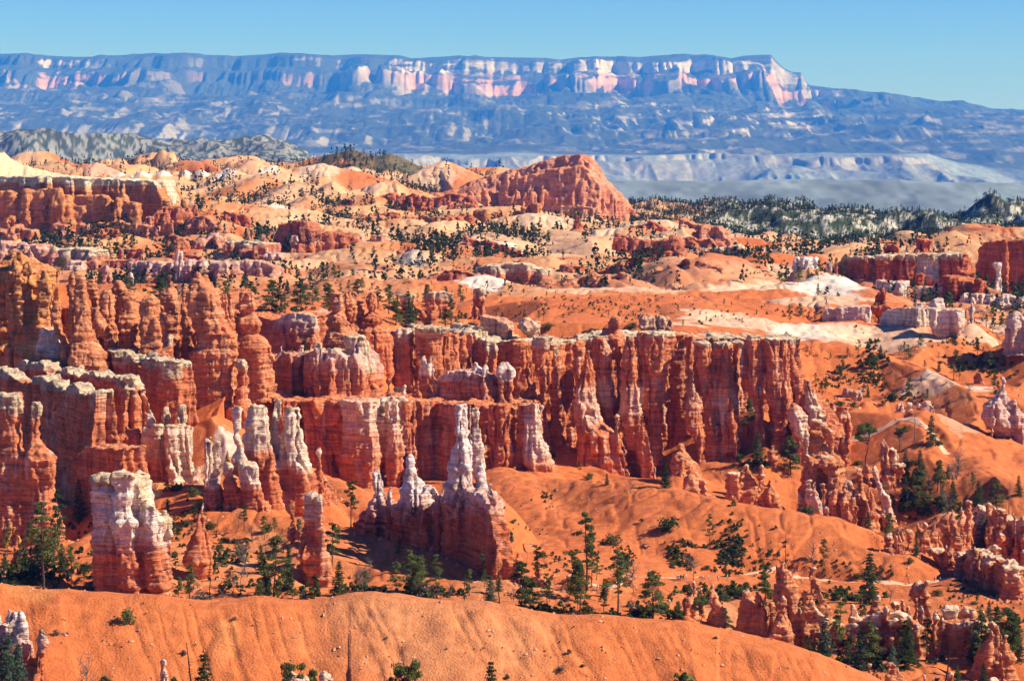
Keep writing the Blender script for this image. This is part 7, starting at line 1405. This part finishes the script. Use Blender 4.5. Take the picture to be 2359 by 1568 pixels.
    # --- behind the walls
    for k, cr, cx, yb, yt, lb in [('pine','L2',410,245,128,'first pine behind the ochre ridge'),('pine','L2',500,290,190,'bushy pine behind the thin twin-headed hoodoo'),('dense','L2',585,300,208,'wide pine between two hoodoos, left'),('pine','L2',662,335,222,'pine with yellowish crown behind the onion-headed hoodoo'),
        ('dense','L2',862,400,260,'dark pine left of the bottle-shaped hoodoo'),('dense','L2',1050,430,265,'dark pine wedged between bottle-shaped and pointed hoodoos'),('fir','L2',1420,330,258,'small fir right of the largest hoodoo'),('dense','L2',1490,400,285,'pine behind the small spires of the largest hoodoo'),
        ('dense','L2',1655,430,288,'pine behind the squat stacked hoodoo'),('dense','L2',1795,505,280,'tallest pine of the grove right of the stacked hoodoo'),('sparse','L2',1885,525,365,'slim pine in the grove, second from its left'),('pine','L2',1990,515,290,'lit pine in the middle of the grove'),
        ('dense','L2',2062,440,298,'dark pine behind the lit one'),('dense','L2',2172,485,298,'pine at the right end of the grove'),('pine','M2',135,460,268,'flat-branched pine behind the two-stone hoodoo'),('sparse','M2',265,470,320,'dead-branched pine right of the two-stone hoodoo'),('pine','M2',340,505,305,'tall pine right of the two-stone hoodoo'),
        ('dense','M2',385,575,415,'bright green pine on the wall top, centre'),('fir','M2',470,580,335,'tall fir behind the bird-shaped rock'),('dense','M2',605,512,380,'round dense pine above the bird-shaped rock'),('pine','M2',712,612,470,'pine right of the bird-shaped rock'),('sparse','M2',748,600,395,'slender pine before the pink ruined block'),
        ('pine','M2',782,622,515,'lower pine beside the slender one'),('bush','M2',888,592,540,'small pine bush before the pink column'),('bush','M2',1400,602,545,'green bush above the cliff rim'),('bush','M2',1692,642,572,'two-tone bushes above the cliff rim'),('bush','M2',1950,592,545,'dark bush left of the loaf-shaped caprock')]:
        T(k, cr, cx, yb, yt, lb, 960, wide=1.3)
    T('fir','L2',2010,885,640,'dark fir standing in the slot between two castle walls',900,wide=.8); T('fir','L2',1500,1492,1400,'small fir behind the slim white twin pillar',735); T('pine','L2',65,1062,945,'pine on the rim of the tall double pillar',700,wide=1.2); T('pine','L2',130,1082,972,'second pine on the rim behind the double pillar',700,wide=1.2)
    T('bush','L2',262,1400,1280,'green bush clinging beside the double pillar',700,wide=.7); T('greybush','M2',395,1032,968,'pale dry bush on the central ledge',890)
    for k, cx, yb, yt, lb in [('dense',710,302,228,'dark pine on the dune edge'),('pine',818,312,188,'pine below the bright white outcrop'),('fir',886,272,188,'dark fir right of the bright white outcrop'),('pine',952,275,148,'pine left of the small white block'),('dense',1126,212,108,'pine right of the red post'),
        ('dense',1285,870,700,'dark pine in the wooded hollow, right'),('pine',1345,850,770,'pine in the middle of the wooded hollow'),('fir',1365,770,700,'upper fir of the wooded hollow'),('pine',1655,870,805,'small pine on the orange dome, right'),('bare',1585,775,700,'dead sapling on the orange dome'),('bare',1478,770,690,'burnt sapling on the orange dome'),
        ('pine',1865,845,740,'leaning tree on the right slope'),('pine',1080,925,840,'open tree below the right dune'),('pine',1000,1020,925,'lacy tree near the boulder pile'),('dense',1555,1020,920,'dark pine behind the pale dune'),('fir',1280,1050,975,'dark fir beside the boulder pile'),('bush',1095,1115,1055,'dark bushes under the boulder pile'),
        ('bush',1180,1140,1080,'bright bush under the boulder pile'),('pine',1395,1115,1035,'thin-crowned tree by the upper trail'),('bare',1580,1130,1030,'bare tree behind the notched pink fin'),('bare',1680,1100,1000,'ghostly dry tree on the pale dune'),('bare',1910,1090,1020,'dry tree on the hikers crest'),('bush',1440,1060,1000,'green bushes near the fir, right'),
        ('pine',2085,870,740,'dark snaggy tree at the far right hollow'),('fir',1790,262,130,'narrow fir in the cleft of the red cliffs'),('pine',1545,410,320,'pines left of the blood-red block'),('bush',2260,1378,1355,'small shrub low on the striped slope'),('pine',895,790,745,'bushy pine on the orange slope right of the cliff'),
        ('bare',970,785,715,'slim dry tree on the orange slope right of the cliff'),('pine',600,460,428,'small pine on the red flats'),('pine',765,560,495,'lone tree on the red flats'),('pine',1005,455,408,'lone tree at the dune foot'),('pine',170,520,478,'small tree at the left end of the red flats')]:
        T(k,'R2',cx,yb,yt,lb,960)
    for cr, cx, yb, yt in [('M2',1080,410,360),('M2',1230,375,340),('M2',1275,425,385),('M2',1380,400,352),('M2',1440,385,352),('M2',1555,500,440),('M2',1610,450,415),('M2',1730,475,440),('M2',1790,530,480),('M2',1860,415,380),('M2',1935,430,388),('M2',2130,505,480),('M2',2250,500,440),('M2',1230,525,490),('M2',1330,545,480),
        ('M2',850,370,330),('M2',990,330,285),('M2',1130,360,310),('M2',550,350,320),('M2',620,320,285),('M2',2170,350,270),('M2',1240,470,410),('M2',2000,500,470),('M2',2060,440,400),('R2',330,450,400),('R2',215,560,520),('R2',60,590,540),('R2',490,530,495),('R2',280,470,440),('R2',425,410,375),('R2',450,580,530),('R2',545,500,470),('R2',380,460,420),('R2',690,450,420),('R2',110,470,430),('R2',640,420,390)]:
        T(TRS.choice(['pine','sparse','bare','pine']),cr,cx,yb,yt,'small scattered pine on the orange flats beyond the main cliff',960,group='small pines on the orange flats')
    R2_ = random.Random(9)
    for nm, cr, x0, x1, y0, y1, d0, h0, h1, n, kinds in [
        ('small conifer in the crowd of trees behind the foreground ridge','M3',0,2300,930,1050,500,4,11,26,['pine','fir','dense','sparse','bare']),
        ('dark conifer crowding the lower right gully','R3',900,2300,1330,1500,490,6,14,18,['fir','dense','pine','spruce']),
        ('conifer in the wooded gully below the striped slope','R3',1430,1900,230,520,740,6,13,16,['fir','dense','pine','sparse','bare']),
        ('young pine on the shaded floor of the left valley','L3',0,600,660,930,540,4,10,14,['pine','fir','dense','sparse']),
        ('small pine around the orange hollow, left of centre','L3',1150,2250,450,1000,540,3,9,16,['pine','bare','sparse','fir']),
        ('scrubby pine on the rolling dunes right of the main cliff','R2',850,2250,700,1080,960,3,8,30,['pine','bare','dense','sparse']),
        ('pine in the wooded strip behind the goblin crowd','Q3',1500,2300,300,1250,760,5,11,8,['fir','pine','dense'])]:
        for _ in range(n):
            u, v = U(cr, R2_.uniform(x0, x1), R2_.uniform(y0, y1)); h_ = hit(float(u), float(v), d0)
            if h_: plant(R2_.choice(kinds), h_[0], h_[1], h_[2], R2_.uniform(h0, h1), nm, group=nm.split(' ', 1)[1] if False else nm.replace('conifer', 'conifers').replace('pine', 'pines'))
    scatter()
def pebbles(name, pts, sizes, mat, seed, col):
    rs = np.random.RandomState(seed); n = len(pts)
    B = np.array([(0,0,1),(1,0,0),(0,1,0),(-1,0,0),(0,-1,0),(0,0,-.6)], float); Fb = np.array([(0,1,2),(0,2,3),(0,3,4),(0,4,1),(5,2,1),(5,3,2),(5,4,3),(5,1,4)])
    V = B[None] * rs.uniform(.55, 1.15, (n, 6, 1)) * np.array(sizes)[:, None, None] * [1, 1, .75]
    a = rs.rand(n) * 6.28; ca, sa = np.cos(a)[:, None], np.sin(a)[:, None]; X = V[..., 0] * ca - V[..., 1] * sa; Y = V[..., 0] * sa + V[..., 1] * ca
    V = np.stack([X, Y, V[..., 2]], -1) + np.array(pts)[:, None]
    F = (Fb[None] + np.arange(n)[:, None, None] * 6).reshape(-1, 3)
    c = np.repeat(np.array(col)[None], n, 0) * rs.uniform(.6, 1.2, (n, 1)); c = np.repeat(c, 6, 0)
    me = mesh_np(name, V.reshape(-1, 3), F, mat, c, smooth=False, tri=True)
    o = bpy.data.objects.new(name, me); link(o); return o
def blob_cards(pts, H, rs, n, conif):
    """merged far trees / low shrubs: n cards per plant"""
    m = len(pts); P = np.repeat(np.array(pts), n, 0); h = np.repeat(H, n)
    f = rs.rand(m * n); r = (np.where(f > .1, (1 - f) ** .8, .5) * (.24 if conif else .75) + .03) * h; a = rs.rand(m * n) * 6.28; q = rs.uniform(.2, 1, m * n)
    C = P + np.stack([r * q * np.cos(a), r * q * np.sin(a), (.10 + .9 * f) * h if conif else f * .8 * h], 1)
    u = rs.normal(size=(m * n, 3)); u[:, 2] *= .6; u /= np.linalg.norm(u, axis=1)[:, None]; v = np.cross(u, rs.normal(size=(m * n, 3))); v /= np.linalg.norm(v, axis=1)[:, None]
    s = (h * (.115 if conif else .30) * rs.uniform(.6, 1.3, m * n))[:, None]; u = u * s; v = v * s * .8
    return np.stack([C - u, C + v, C + u, C - v], 1).reshape(-1, 3), np.arange(m * n * 4).reshape(-1, 4)
def relief(x, y, r=28):
    g = gz(x, y); return (gz(x + r, y) + gz(x - r, y) + gz(x, y + r) + gz(x, y - r)) / 4 - g
def scatter():
    rs = np.random.RandomState(77)
    # density: hollows and noise patches
    n = 150000; D = np.exp(rs.uniform(math.log(1000), math.log(3750), n)); az = rs.uniform(-.235, .235, n); x = az * D; y = D
    z = gz(x, y); rel = relief(x, y) / (D / 1400) 
    nz = fbm(x / 110, y / 160, None, 3, 301); nz2 = vn(x / 30, y / 40, None, 302)
    ux, uy = pix(x, y, z)
    dens = np.interp(D, [1000, 1250, 1500, 2300, 2450, 3700], [.05, .10, .40, .6, .8, .8])
    pr = dens * (ss(-.1, 1.4, rel) * .9 + .10) * (.04 + 1.5 * ss(.0, .35, nz + .45 * nz2 + .1))
    ridge_w = ss(2380, 2520, D) * ss(1400, 1500, ux)
    pr = np.where(ridge_w > .5, 1.6 + 1.6 * ss(-.3, .2, nz + .5 * nz2), pr)
    # named groves
    for c, cx, cy, DD, rx, ry, st in [('M2',650,90,1680,170,60,2.2),('M2',400,10,1850,350,60,1.2),('M1',1100,1250,1950,300,80,1.2),('M1',640,960,2850,230,70,1.5),('M1',1150,870,2900,300,60,2.0),('L1',450,860,2900,260,80,1.5),('L1',1000,820,3300,400,100,1.6),
            ('L1',2240,790,3500,150,120,3),('M1',150,790,3500,330,140,3.0),('M2',1850,250,1480,200,60,1.5),('R2',300,140,1700,300,70,.8),('R1',1350,1420,1620,130,50,2.2),('L1',1300,1100,2000,120,100,1.2),('L1',2150,1170,1950,160,60,2),('L1',150,1190,1880,260,50,2.0),('L1',600,1330,1680,400,70,1.5),('L1',250,1330,1700,250,60,1.8),('L1',900,1160,1960,200,40,2.0),('M1',900,1320,1850,200,60,1.5),('M1',2100,1400,1800,250,80,1.0),('L1',1100,1360,1640,100,70,1.2),('M1',250,1180,2100,280,70,1.0),('M1',1600,1200,2100,120,60,1.0)]:
        a0, b0 = U(c, cx, cy); wx, wy, _ = world(a0, b0, DD); sx = rx * S1 * DD / F_
        pr = np.maximum(pr, st * .5 * np.exp(-(((x - wx) / sx) ** 2 + ((y - wy) / ry) ** 2) * 1.2) * (.5 + .5 * (nz2 > -.3)))
    white = (ux > 1400) & (ux < 2100) & (D < 1420); pr = np.where(white, pr * .25, pr)
    keep = rs.rand(n) < pr * np.interp(D, [1000, 1600, 2600, 3700], [.10, .36, .42, .40])
    x, y, z, D, uy, ridge_w = x[keep], y[keep], z[keep], D[keep], uy[keep], ridge_w[keep]
    H = rs.uniform(5, 12, len(x)) * (1 - .35 * ridge_w)
    print('scatter trees', len(x))
    # the nearest become individuals
    o = np.argsort(D - H * 12); ni = 95; ind = o[:ni]
    for i in ind:
        k = ['pine', 'sparse', 'fir', 'dense', 'bare'][rs.randint(5)]
        nm = {'fir': 'small conifer among the orange hills beyond the cliffs', 'bare': 'small leafless tree among the orange hills beyond the cliffs'}.get(k, 'small dark pine among the orange hills beyond the cliffs')
        plant(k, x[i], y[i], z[i], H[i] * .8, nm, group={'fir': 'small conifers in the middle distance', 'bare': 'small dead trees in the middle distance'}.get(k, 'small pines in the middle distance'))
    r = o[ni:]
    V, F = blob_cards(np.stack([x[r], y[r], z[r]], 1), H[r], rs, 16, True)
    ob = bpy.data.objects.new('distant_trees', mesh_np('distant_trees', V, F, M_FARTREE, smooth=False)); link(ob); tag(ob, kind='stuff', label='dark pines and firs scattered over the far orange hills')
    # low shrubs: on the far hills and in named patches nearby
    n = 60000; D = np.exp(rs.uniform(math.log(980), math.log(2600), n)); x = rs.uniform(-.235, .235, n) * D; z = gz(x, D); rel = relief(x, D) / (D / 1400)
    kp = rs.rand(n) < (.05 + .6 * ss(-.2, 1, rel)) * ss(-.2, .4, vn(x / 60, D / 80, None, 305)) * .8 * np.interp(D, [980, 1350, 1500], [.3, .35, 1])
    P = [np.stack([x[kp], D[kp], z[kp]], 1)]; Hs = [rs.uniform(.6, 1.8, kp.sum())]
    for c, cx, cy, rx, ry, m, h, d0 in [('R3',410,690,70,140,60,(.7,2.0),620),('R3',330,730,80,110,50,(.7,1.8),620),('R3',60,760,110,110,45,(.6,1.8),620),('R3',620,760,180,130,50,(.5,1.2),620),('R3',1050,830,120,70,25,(.5,1.2),620),('R3',1350,850,120,70,20,(.5,1.4),620),
            ('M3',1900,770,50,80,35,(.8,2.0),620),('M3',2230,760,60,120,30,(.7,1.8),620),('M3',1500,800,150,90,25,(.5,1.4),620),('M3',1130,650,40,90,14,(.8,1.8),620),('M3',1390,370,50,50,20,(.4,1.2),700),('M3',1250,560,200,200,20,(.3,.9),620),
            ('L3',1200,580,110,180,50,(.6,1.6),590),('L3',1500,740,200,90,50,(.8,2.0),560),('L3',250,840,330,110,130,(.8,2.2),540),('L3',1150,290,70,60,20,(.6,1.6),600),('L3',1750,960,300,60,60,(.8,2.2),520),('L3',1440,830,100,90,30,(.6,1.4),560),('L3',500,540,120,40,20,(.6,1.2),600),
            ('R3',330,990,260,60,90,(.8,2.2),560),('R3',1100,1010,180,50,60,(1.,2.2),560),('R3',700,1090,150,60,20,(.8,1.8),540),('R3',900,1280,200,60,30,(1,2.4),500),('R3',1300,1440,400,90,70,(1,2.6),490),('R3',1640,430,150,80,60,(.8,2.2),700),('R3',1900,1000,250,90,40,(.4,1.2),600),('R3',2150,1150,150,120,25,(.5,1.4),560),
            ('R2',550,1500,180,60,40,(.8,2.),840),('R2',1330,850,90,160,60,(.8,2.4),960),('R2',1250,960,150,50,40,(.6,1.8),960),('R2',2050,860,180,60,60,(.8,2.4),960),('R2',1500,1060,200,50,40,(.6,2.),940),('R2',1000,960,120,70,30,(.5,1.4),960),('R2',1850,700,150,50,30,(.6,1.8),960),('R2',500,700,1,1,1,(.5,.6),960),
            ('M3',150,980,140,40,30,(.8,2.),520),('M3',560,1000,260,40,60,(.8,2.2),520),('M3',1350,1100,300,40,50,(.8,2.),520),('M3',2050,1130,250,50,60,(.8,2.2),520),('L2',900,700,150,20,20,(.5,1),840),('L2',2000,480,150,10,20,(1,2),960),
            ('L3',900,1200,900,180,26,(.15,.4),400),('M3',1200,1350,1100,180,40,(.15,.45),400),('M2',1700,450,600,80,120,(.5,1.4),960),('R2',700,500,500,50,60,(.5,1.4),960)]:
        pp = []
        for _ in range(m):
            a, b = rs.normal(0, .55, 2); u, v = U(c, cx + a * rx, cy + b * ry); h_ = hit(float(u), float(v), d0)
            if h_: pp.append(h_)
        if pp: P.append(np.array(pp)); Hs.append(rs.uniform(h[0], h[1], len(pp)))
    P = np.vstack(P); Hs = np.concatenate(Hs)
    V, F = blob_cards(P, Hs, rs, 18, False)
    ob = bpy.data.objects.new('ground_shrubs', mesh_np('ground_shrubs', V, F, M_SHRUB, smooth=False)); link(ob); tag(ob, kind='stuff', label='low green manzanita scrub dotting the slopes')
    # loose stones
    n = 18000; D = 425 + 575 * rs.uniform(0, 1, n) ** 1.3; x = rs.uniform(-.235, .235, n) * D; kp = rs.rand(n) < .35 + .65 * ss(-.1, .3, vn(x / 14, D / 14, None, 306)); x, D = x[kp], D[kp]
    s = .07 + .55 * rs.rand(len(x)) ** 6
    M = mat_attr('loose_stone', var=.2)
    o = pebbles('loose_stones', np.stack([x, D, gz(x, D)], 1), s, M, 3, (.64, .34, .19)); tag(o, kind='stuff', label='pale stones strewn over the orange slopes'); talus()
def talus():
    rs = np.random.RandomState(8); P = []; S = []
    for fx, fy, fz, fr, fs in FEET:
        if fy > 1450: continue
        for _ in range(14 if fy < 1000 else 5):
            a = rs.rand() * 6.28; r = fr + rs.uniform(0, 5) ** 1.2 + 1; x, y = fx + r * math.cos(a), fy + r * math.sin(a) - 1; P.append((x, y)); S.append(.22 + 1.25 * rs.rand() ** 3)
    P = np.array(P); o = pebbles('talus_blocks', np.stack([P[:, 0], P[:, 1], gz(P[:, 0], P[:, 1])], 1), S, mat_attr('talus_stone', var=.2), 5, (.60, .24, .12)); tag(o, kind='stuff', label='fallen red blocks scattered at the feet of the cliffs')
# ------------------------------------------------------------------ the trails and the hikers
def build_paths():
    Mp = mat_flat('trail_dirt', (.78, .46, .28), var=.12, vs=.8)
    for P in TRW:
        L = np.r_[0, np.cumsum(np.hypot(np.diff(P[:, 0]), np.diff(P[:, 1])))]; n = int(L[-1] / 1.5) + 2; s = np.linspace(0, L[-1], n)
        X = np.interp(s, L, P[:, 0]); Y = np.interp(s, L, P[:, 1])
        for _ in range(6): X[1:-1] = (X[:-2] + 2 * X[1:-1] + X[2:]) / 4; Y[1:-1] = (Y[:-2] + 2 * Y[1:-1] + Y[2:]) / 4
        tx, ty = np.gradient(X), np.gradient(Y); l = np.hypot(tx, ty); nx, ny = -ty / l, tx / l; V = []
        wv = 1.25 + .2 * vn(s / 6, s * 0, None, 7)
        if len(P) == 3 and P[0, 1] > 680 and P[0, 0] < 60: wv = wv * .45
        for k in (-1, -.5, 0, .5, 1):
            xx, yy = X + nx * wv * k, Y + ny * wv * k; V.append(np.stack([xx, yy, gz(xx, yy) + .10], 1))
        V = np.stack(V, 1).reshape(-1, 3); i = (np.arange(n - 1)[:, None] * 5 + np.arange(4)[None]).ravel(); F = np.stack([i, i + 5, i + 6, i + 1], 1)
        o = bpy.data.objects.new('path', mesh_np('path', V, F, Mp)); link(o); tag(o, kind='structure')
def make_person(shirt, pants, skin, hair, stride, pack, seed):
    parts = []; rs = np.random.RandomState(seed)
    def tb(pts, r, na=10): 
        V, F = tube(pts, r, na); n = len(pts); c0 = len(V); V = np.vstack([V, pts[0], pts[-1]]); T_ = np.vstack([F[:, [0, 1, 2]], F[:, [0, 2, 3]]]); j = np.arange(na); j2 = (j + 1) % na
        T_ = np.vstack([T_, np.stack([np.full(na, c0), j2, j], 1), np.stack([np.full(na, c0 + 1), (n - 1) * na + j, (n - 1) * na + j2], 1)]); parts.append((V, T_))
    s = stride
    for sx, f in ((-.09, s), (.09, -s)):
        kx = f * .55; tb([(sx, 0, .90), (sx, kx * .5 + .02, .50), (sx, f * .9 - .02 * (f < 0), .08 + .05 * (f < 0))], [.085, .06, .042]); tb([(sx, f * .9 - .06, .05 + .03 * (f < 0)), (sx, f * .9 + .05, .05), (sx, f * .9 + .16, .04)], [.045, .05, .03])
    tb([(0, 0, .84), (0, 0, .96), (0, .01, 1.12), (0, .01, 1.32), (0, 0, 1.43), (0, 0, 1.47)], [.13, .15, .135, .165, .12, .055]); tb([(0, 0, 1.42), (0, .01, 1.54)], [.05, .05]); tb([(0, .01, 1.50), (0, .02, 1.55), (0, .02, 1.63), (0, .01, 1.70), (0, .01, 1.735)], [.045, .075, .092, .075, .03]); tb([(0, .09, 1.60), (0, .13, 1.60)], [.02, .012])
    for sx, f in ((-1, -s), (1, s)):
        tb([(sx * .17, 0, 1.40), (sx * .22, f * .3 - .02, 1.12), (sx * .20, f * .6 + .12, .93)], [.052, .042, .03]); h0 = np.array([sx * .20, f * .6 + .14, .90])
        tb([h0 + [0, -.02, .04], h0 + [0, .02, -.03]], [.03, .03])
        for q in range(4): tb([h0 + [0, .02 - .013 * q, -.02], h0 + [0, .035 - .013 * q, -.085 - .01 * (q in (1, 2))]], [.010, .008], 6)
        tb([h0 + [0, .03, 0], h0 + [-sx * .02, .06, -.045]], [.011, .009], 6)
    if pack: tb([(0, -.16, 1.0), (0, -.2, 1.12), (0, -.2, 1.3), (0, -.15, 1.4)], [.09, .14, .14, .08])
    Vs, Ts, o = [], [], 0
    for V, T_ in parts: Vs.append(V); Ts.append(T_ + o); o += len(V)
    me = mesh_np('tmp', np.vstack(Vs), np.vstack(Ts), tri=True); ob = bpy.data.objects.new('tmp', me); COL.objects.link(ob); md = ob.modifiers.new('r', 'REMESH'); md.mode = 'VOXEL'; md.voxel_size = .02; md.use_smooth_shade = True
    dg = bpy.context.evaluated_depsgraph_get(); m2 = bpy.data.meshes.new_from_object(ob.evaluated_get(dg)); bpy.data.objects.remove(ob)
    n = len(m2.vertices); co = np.empty(n * 3, np.float32); m2.vertices.foreach_get('co', co); x, y, z = co.reshape(-1, 3).T
    c = np.repeat(np.array(shirt)[None], n, 0); c[z < .98] = pants; c[z < .09] = (.05, .04, .035); arm = (np.abs(x) > .185) & (z < 1.22); c[arm] = skin; c[z > 1.46] = skin; c[(z > 1.62) | ((z > 1.5) & (y < -.01))] = hair
    if pack: c[(y < -.12) & (z > .95) & (z < 1.45) & (np.abs(x) < .16)] = pack
    at = m2.color_attributes.new('Col', 'FLOAT_COLOR', 'POINT'); cc = np.ones((n, 4), np.float32); cc[:, :3] = c; at.data.foreach_set('color', cc.ravel())
    m2.materials.clear(); m2.materials.append(M_CLOTH); return m2
def build_people():
    global M_CLOTH
    M_CLOTH = mat_attr('clothing', rough=.85, var=.05)
    sk = (.42, .22, .14); W_ = (.78, .78, .78); BK = (.03, .03, .035); BL = (.10, .22, .50); KH = (.38, .30, .20); NV = (.03, .05, .12); RD = (.5, .05, .04); GY = (.3, .3, .32)
    var = [make_person(W_, BK, sk, (.05, .03, .02), .28, BK, 1), make_person(BK, GY, sk, (.05, .03, .02), .22, None, 2), make_person((.35, .52, .75), NV, sk, (.08, .05, .03), .30, None, 3), make_person(W_, KH, sk, (.55, .50, .42), .18, None, 4),
           make_person(RD, BK, sk, (.04, .03, .02), .15, None, 5), make_person(BL, BK, sk, (.05, .04, .03), .2, BL, 6)]
    L = [('R3',20,902,0,'hiker in white with a black pack, leftmost on the straight trail',90),('R3',33,902,3,'hiker in white close behind the leftmost pair leader',90),('R3',66,903,1,'hiker in black, second small group on the straight trail',90),('R3',80,900,3,'hiker in white beside the one in black on the straight trail',-90),
        ('R3',190,905,3,'hiker in pale clothes walking alone, left of the white-shirted walker pair',90),('R3',227,905,3,'hiker in a cream top in mid stride, two places right of the dead tree',90),('R3',291,907,0,'striding hiker in a white shirt and black trousers',-80),('R3',352,902,3,'hiker in light clothes at the right of the walking file',-90),
        ('R3',843,928,0,'lone hiker in white between the bell and thumb rocks',-90),('R3',1553,932,2,'hiker in light blue leaning into the climb, left of the twin tower',-90),('R3',1720,918,1,'hiker in black top on the bright trail, right',90),('R3',1757,916,2,'hiker in pale blue with long stride, right',90),('R3',1859,890,2,'hiker in blue next to the overhanging rock',90),
        ('M3',1637,958,0,'hiker in white beside the tallest pine trunk',90),('M3',1687,965,3,'crouched-looking pale hiker right of the tallest pine',90),('M3',1715,972,1,'dark-clothed hiker in the group near the tallest pine',-90),('M3',1733,966,4,'hiker in dark red in the group near the tallest pine',90),('M3',1743,964,0,'hiker in white at the right of that group',-90),
        ('M3',1908,885,0,'hiker in white at the trail bend',-90),('M3',1937,872,1,'hiker in black just above the trail bend',90),('M3',2245,898,3,'hiker in white shirt, first of three near the right pines',90),('M3',2254,898,0,'hiker in white shirt with dark pack, second of three near the right pines',90),('M3',2288,895,1,'dark hiker, third of three near the right pines',90),
        ('M3',2165,1120,5,'hiker in a blue jacket in the ridge shade',0),('M3',2158,1118,5,'hiker with a blue pack half hidden in the ridge shade',20),('M3',2193,1068,3,'hiker in grey-white behind the ridge pines',0),
        ('R3',246,208,1,'dark hiker on the upper trail below the cliff',60),('R3',306,207,5,'hiker with a blue pack on the upper trail below the cliff',60),('R2',1912,1120,1,'dark figure standing on the pale crest',0),('R2',2276,1060,1,'tiny dark figure on the shoulder by the hammer-headed rock',0)]
    for cr, cx, cy, v, lb, rz in L:
        ux, uy = U(cr, cx, cy); h = hit(float(ux), float(uy), 860 if cr == 'R2' or (cr == 'R3' and cy < 400) else 520)
        if not h: print('person no hit', lb); continue
        o = bpy.data.objects.new('person', var[v]); o.location = (h[0], h[1], h[2] + .02); o.rotation_euler = (0, 0, radians(rz)); link(o); tag(o, lb, 'person', 'hikers on the trails')
small_bands(); PREP = prep(); lap('prep')
build_ground(); lap('ground')
build_rocks(PREP); lap('rocks')
build_paths()
build_trees(); lap('trees')
build_people(); lap('people')
build_far(); lap('far')
build_haze()
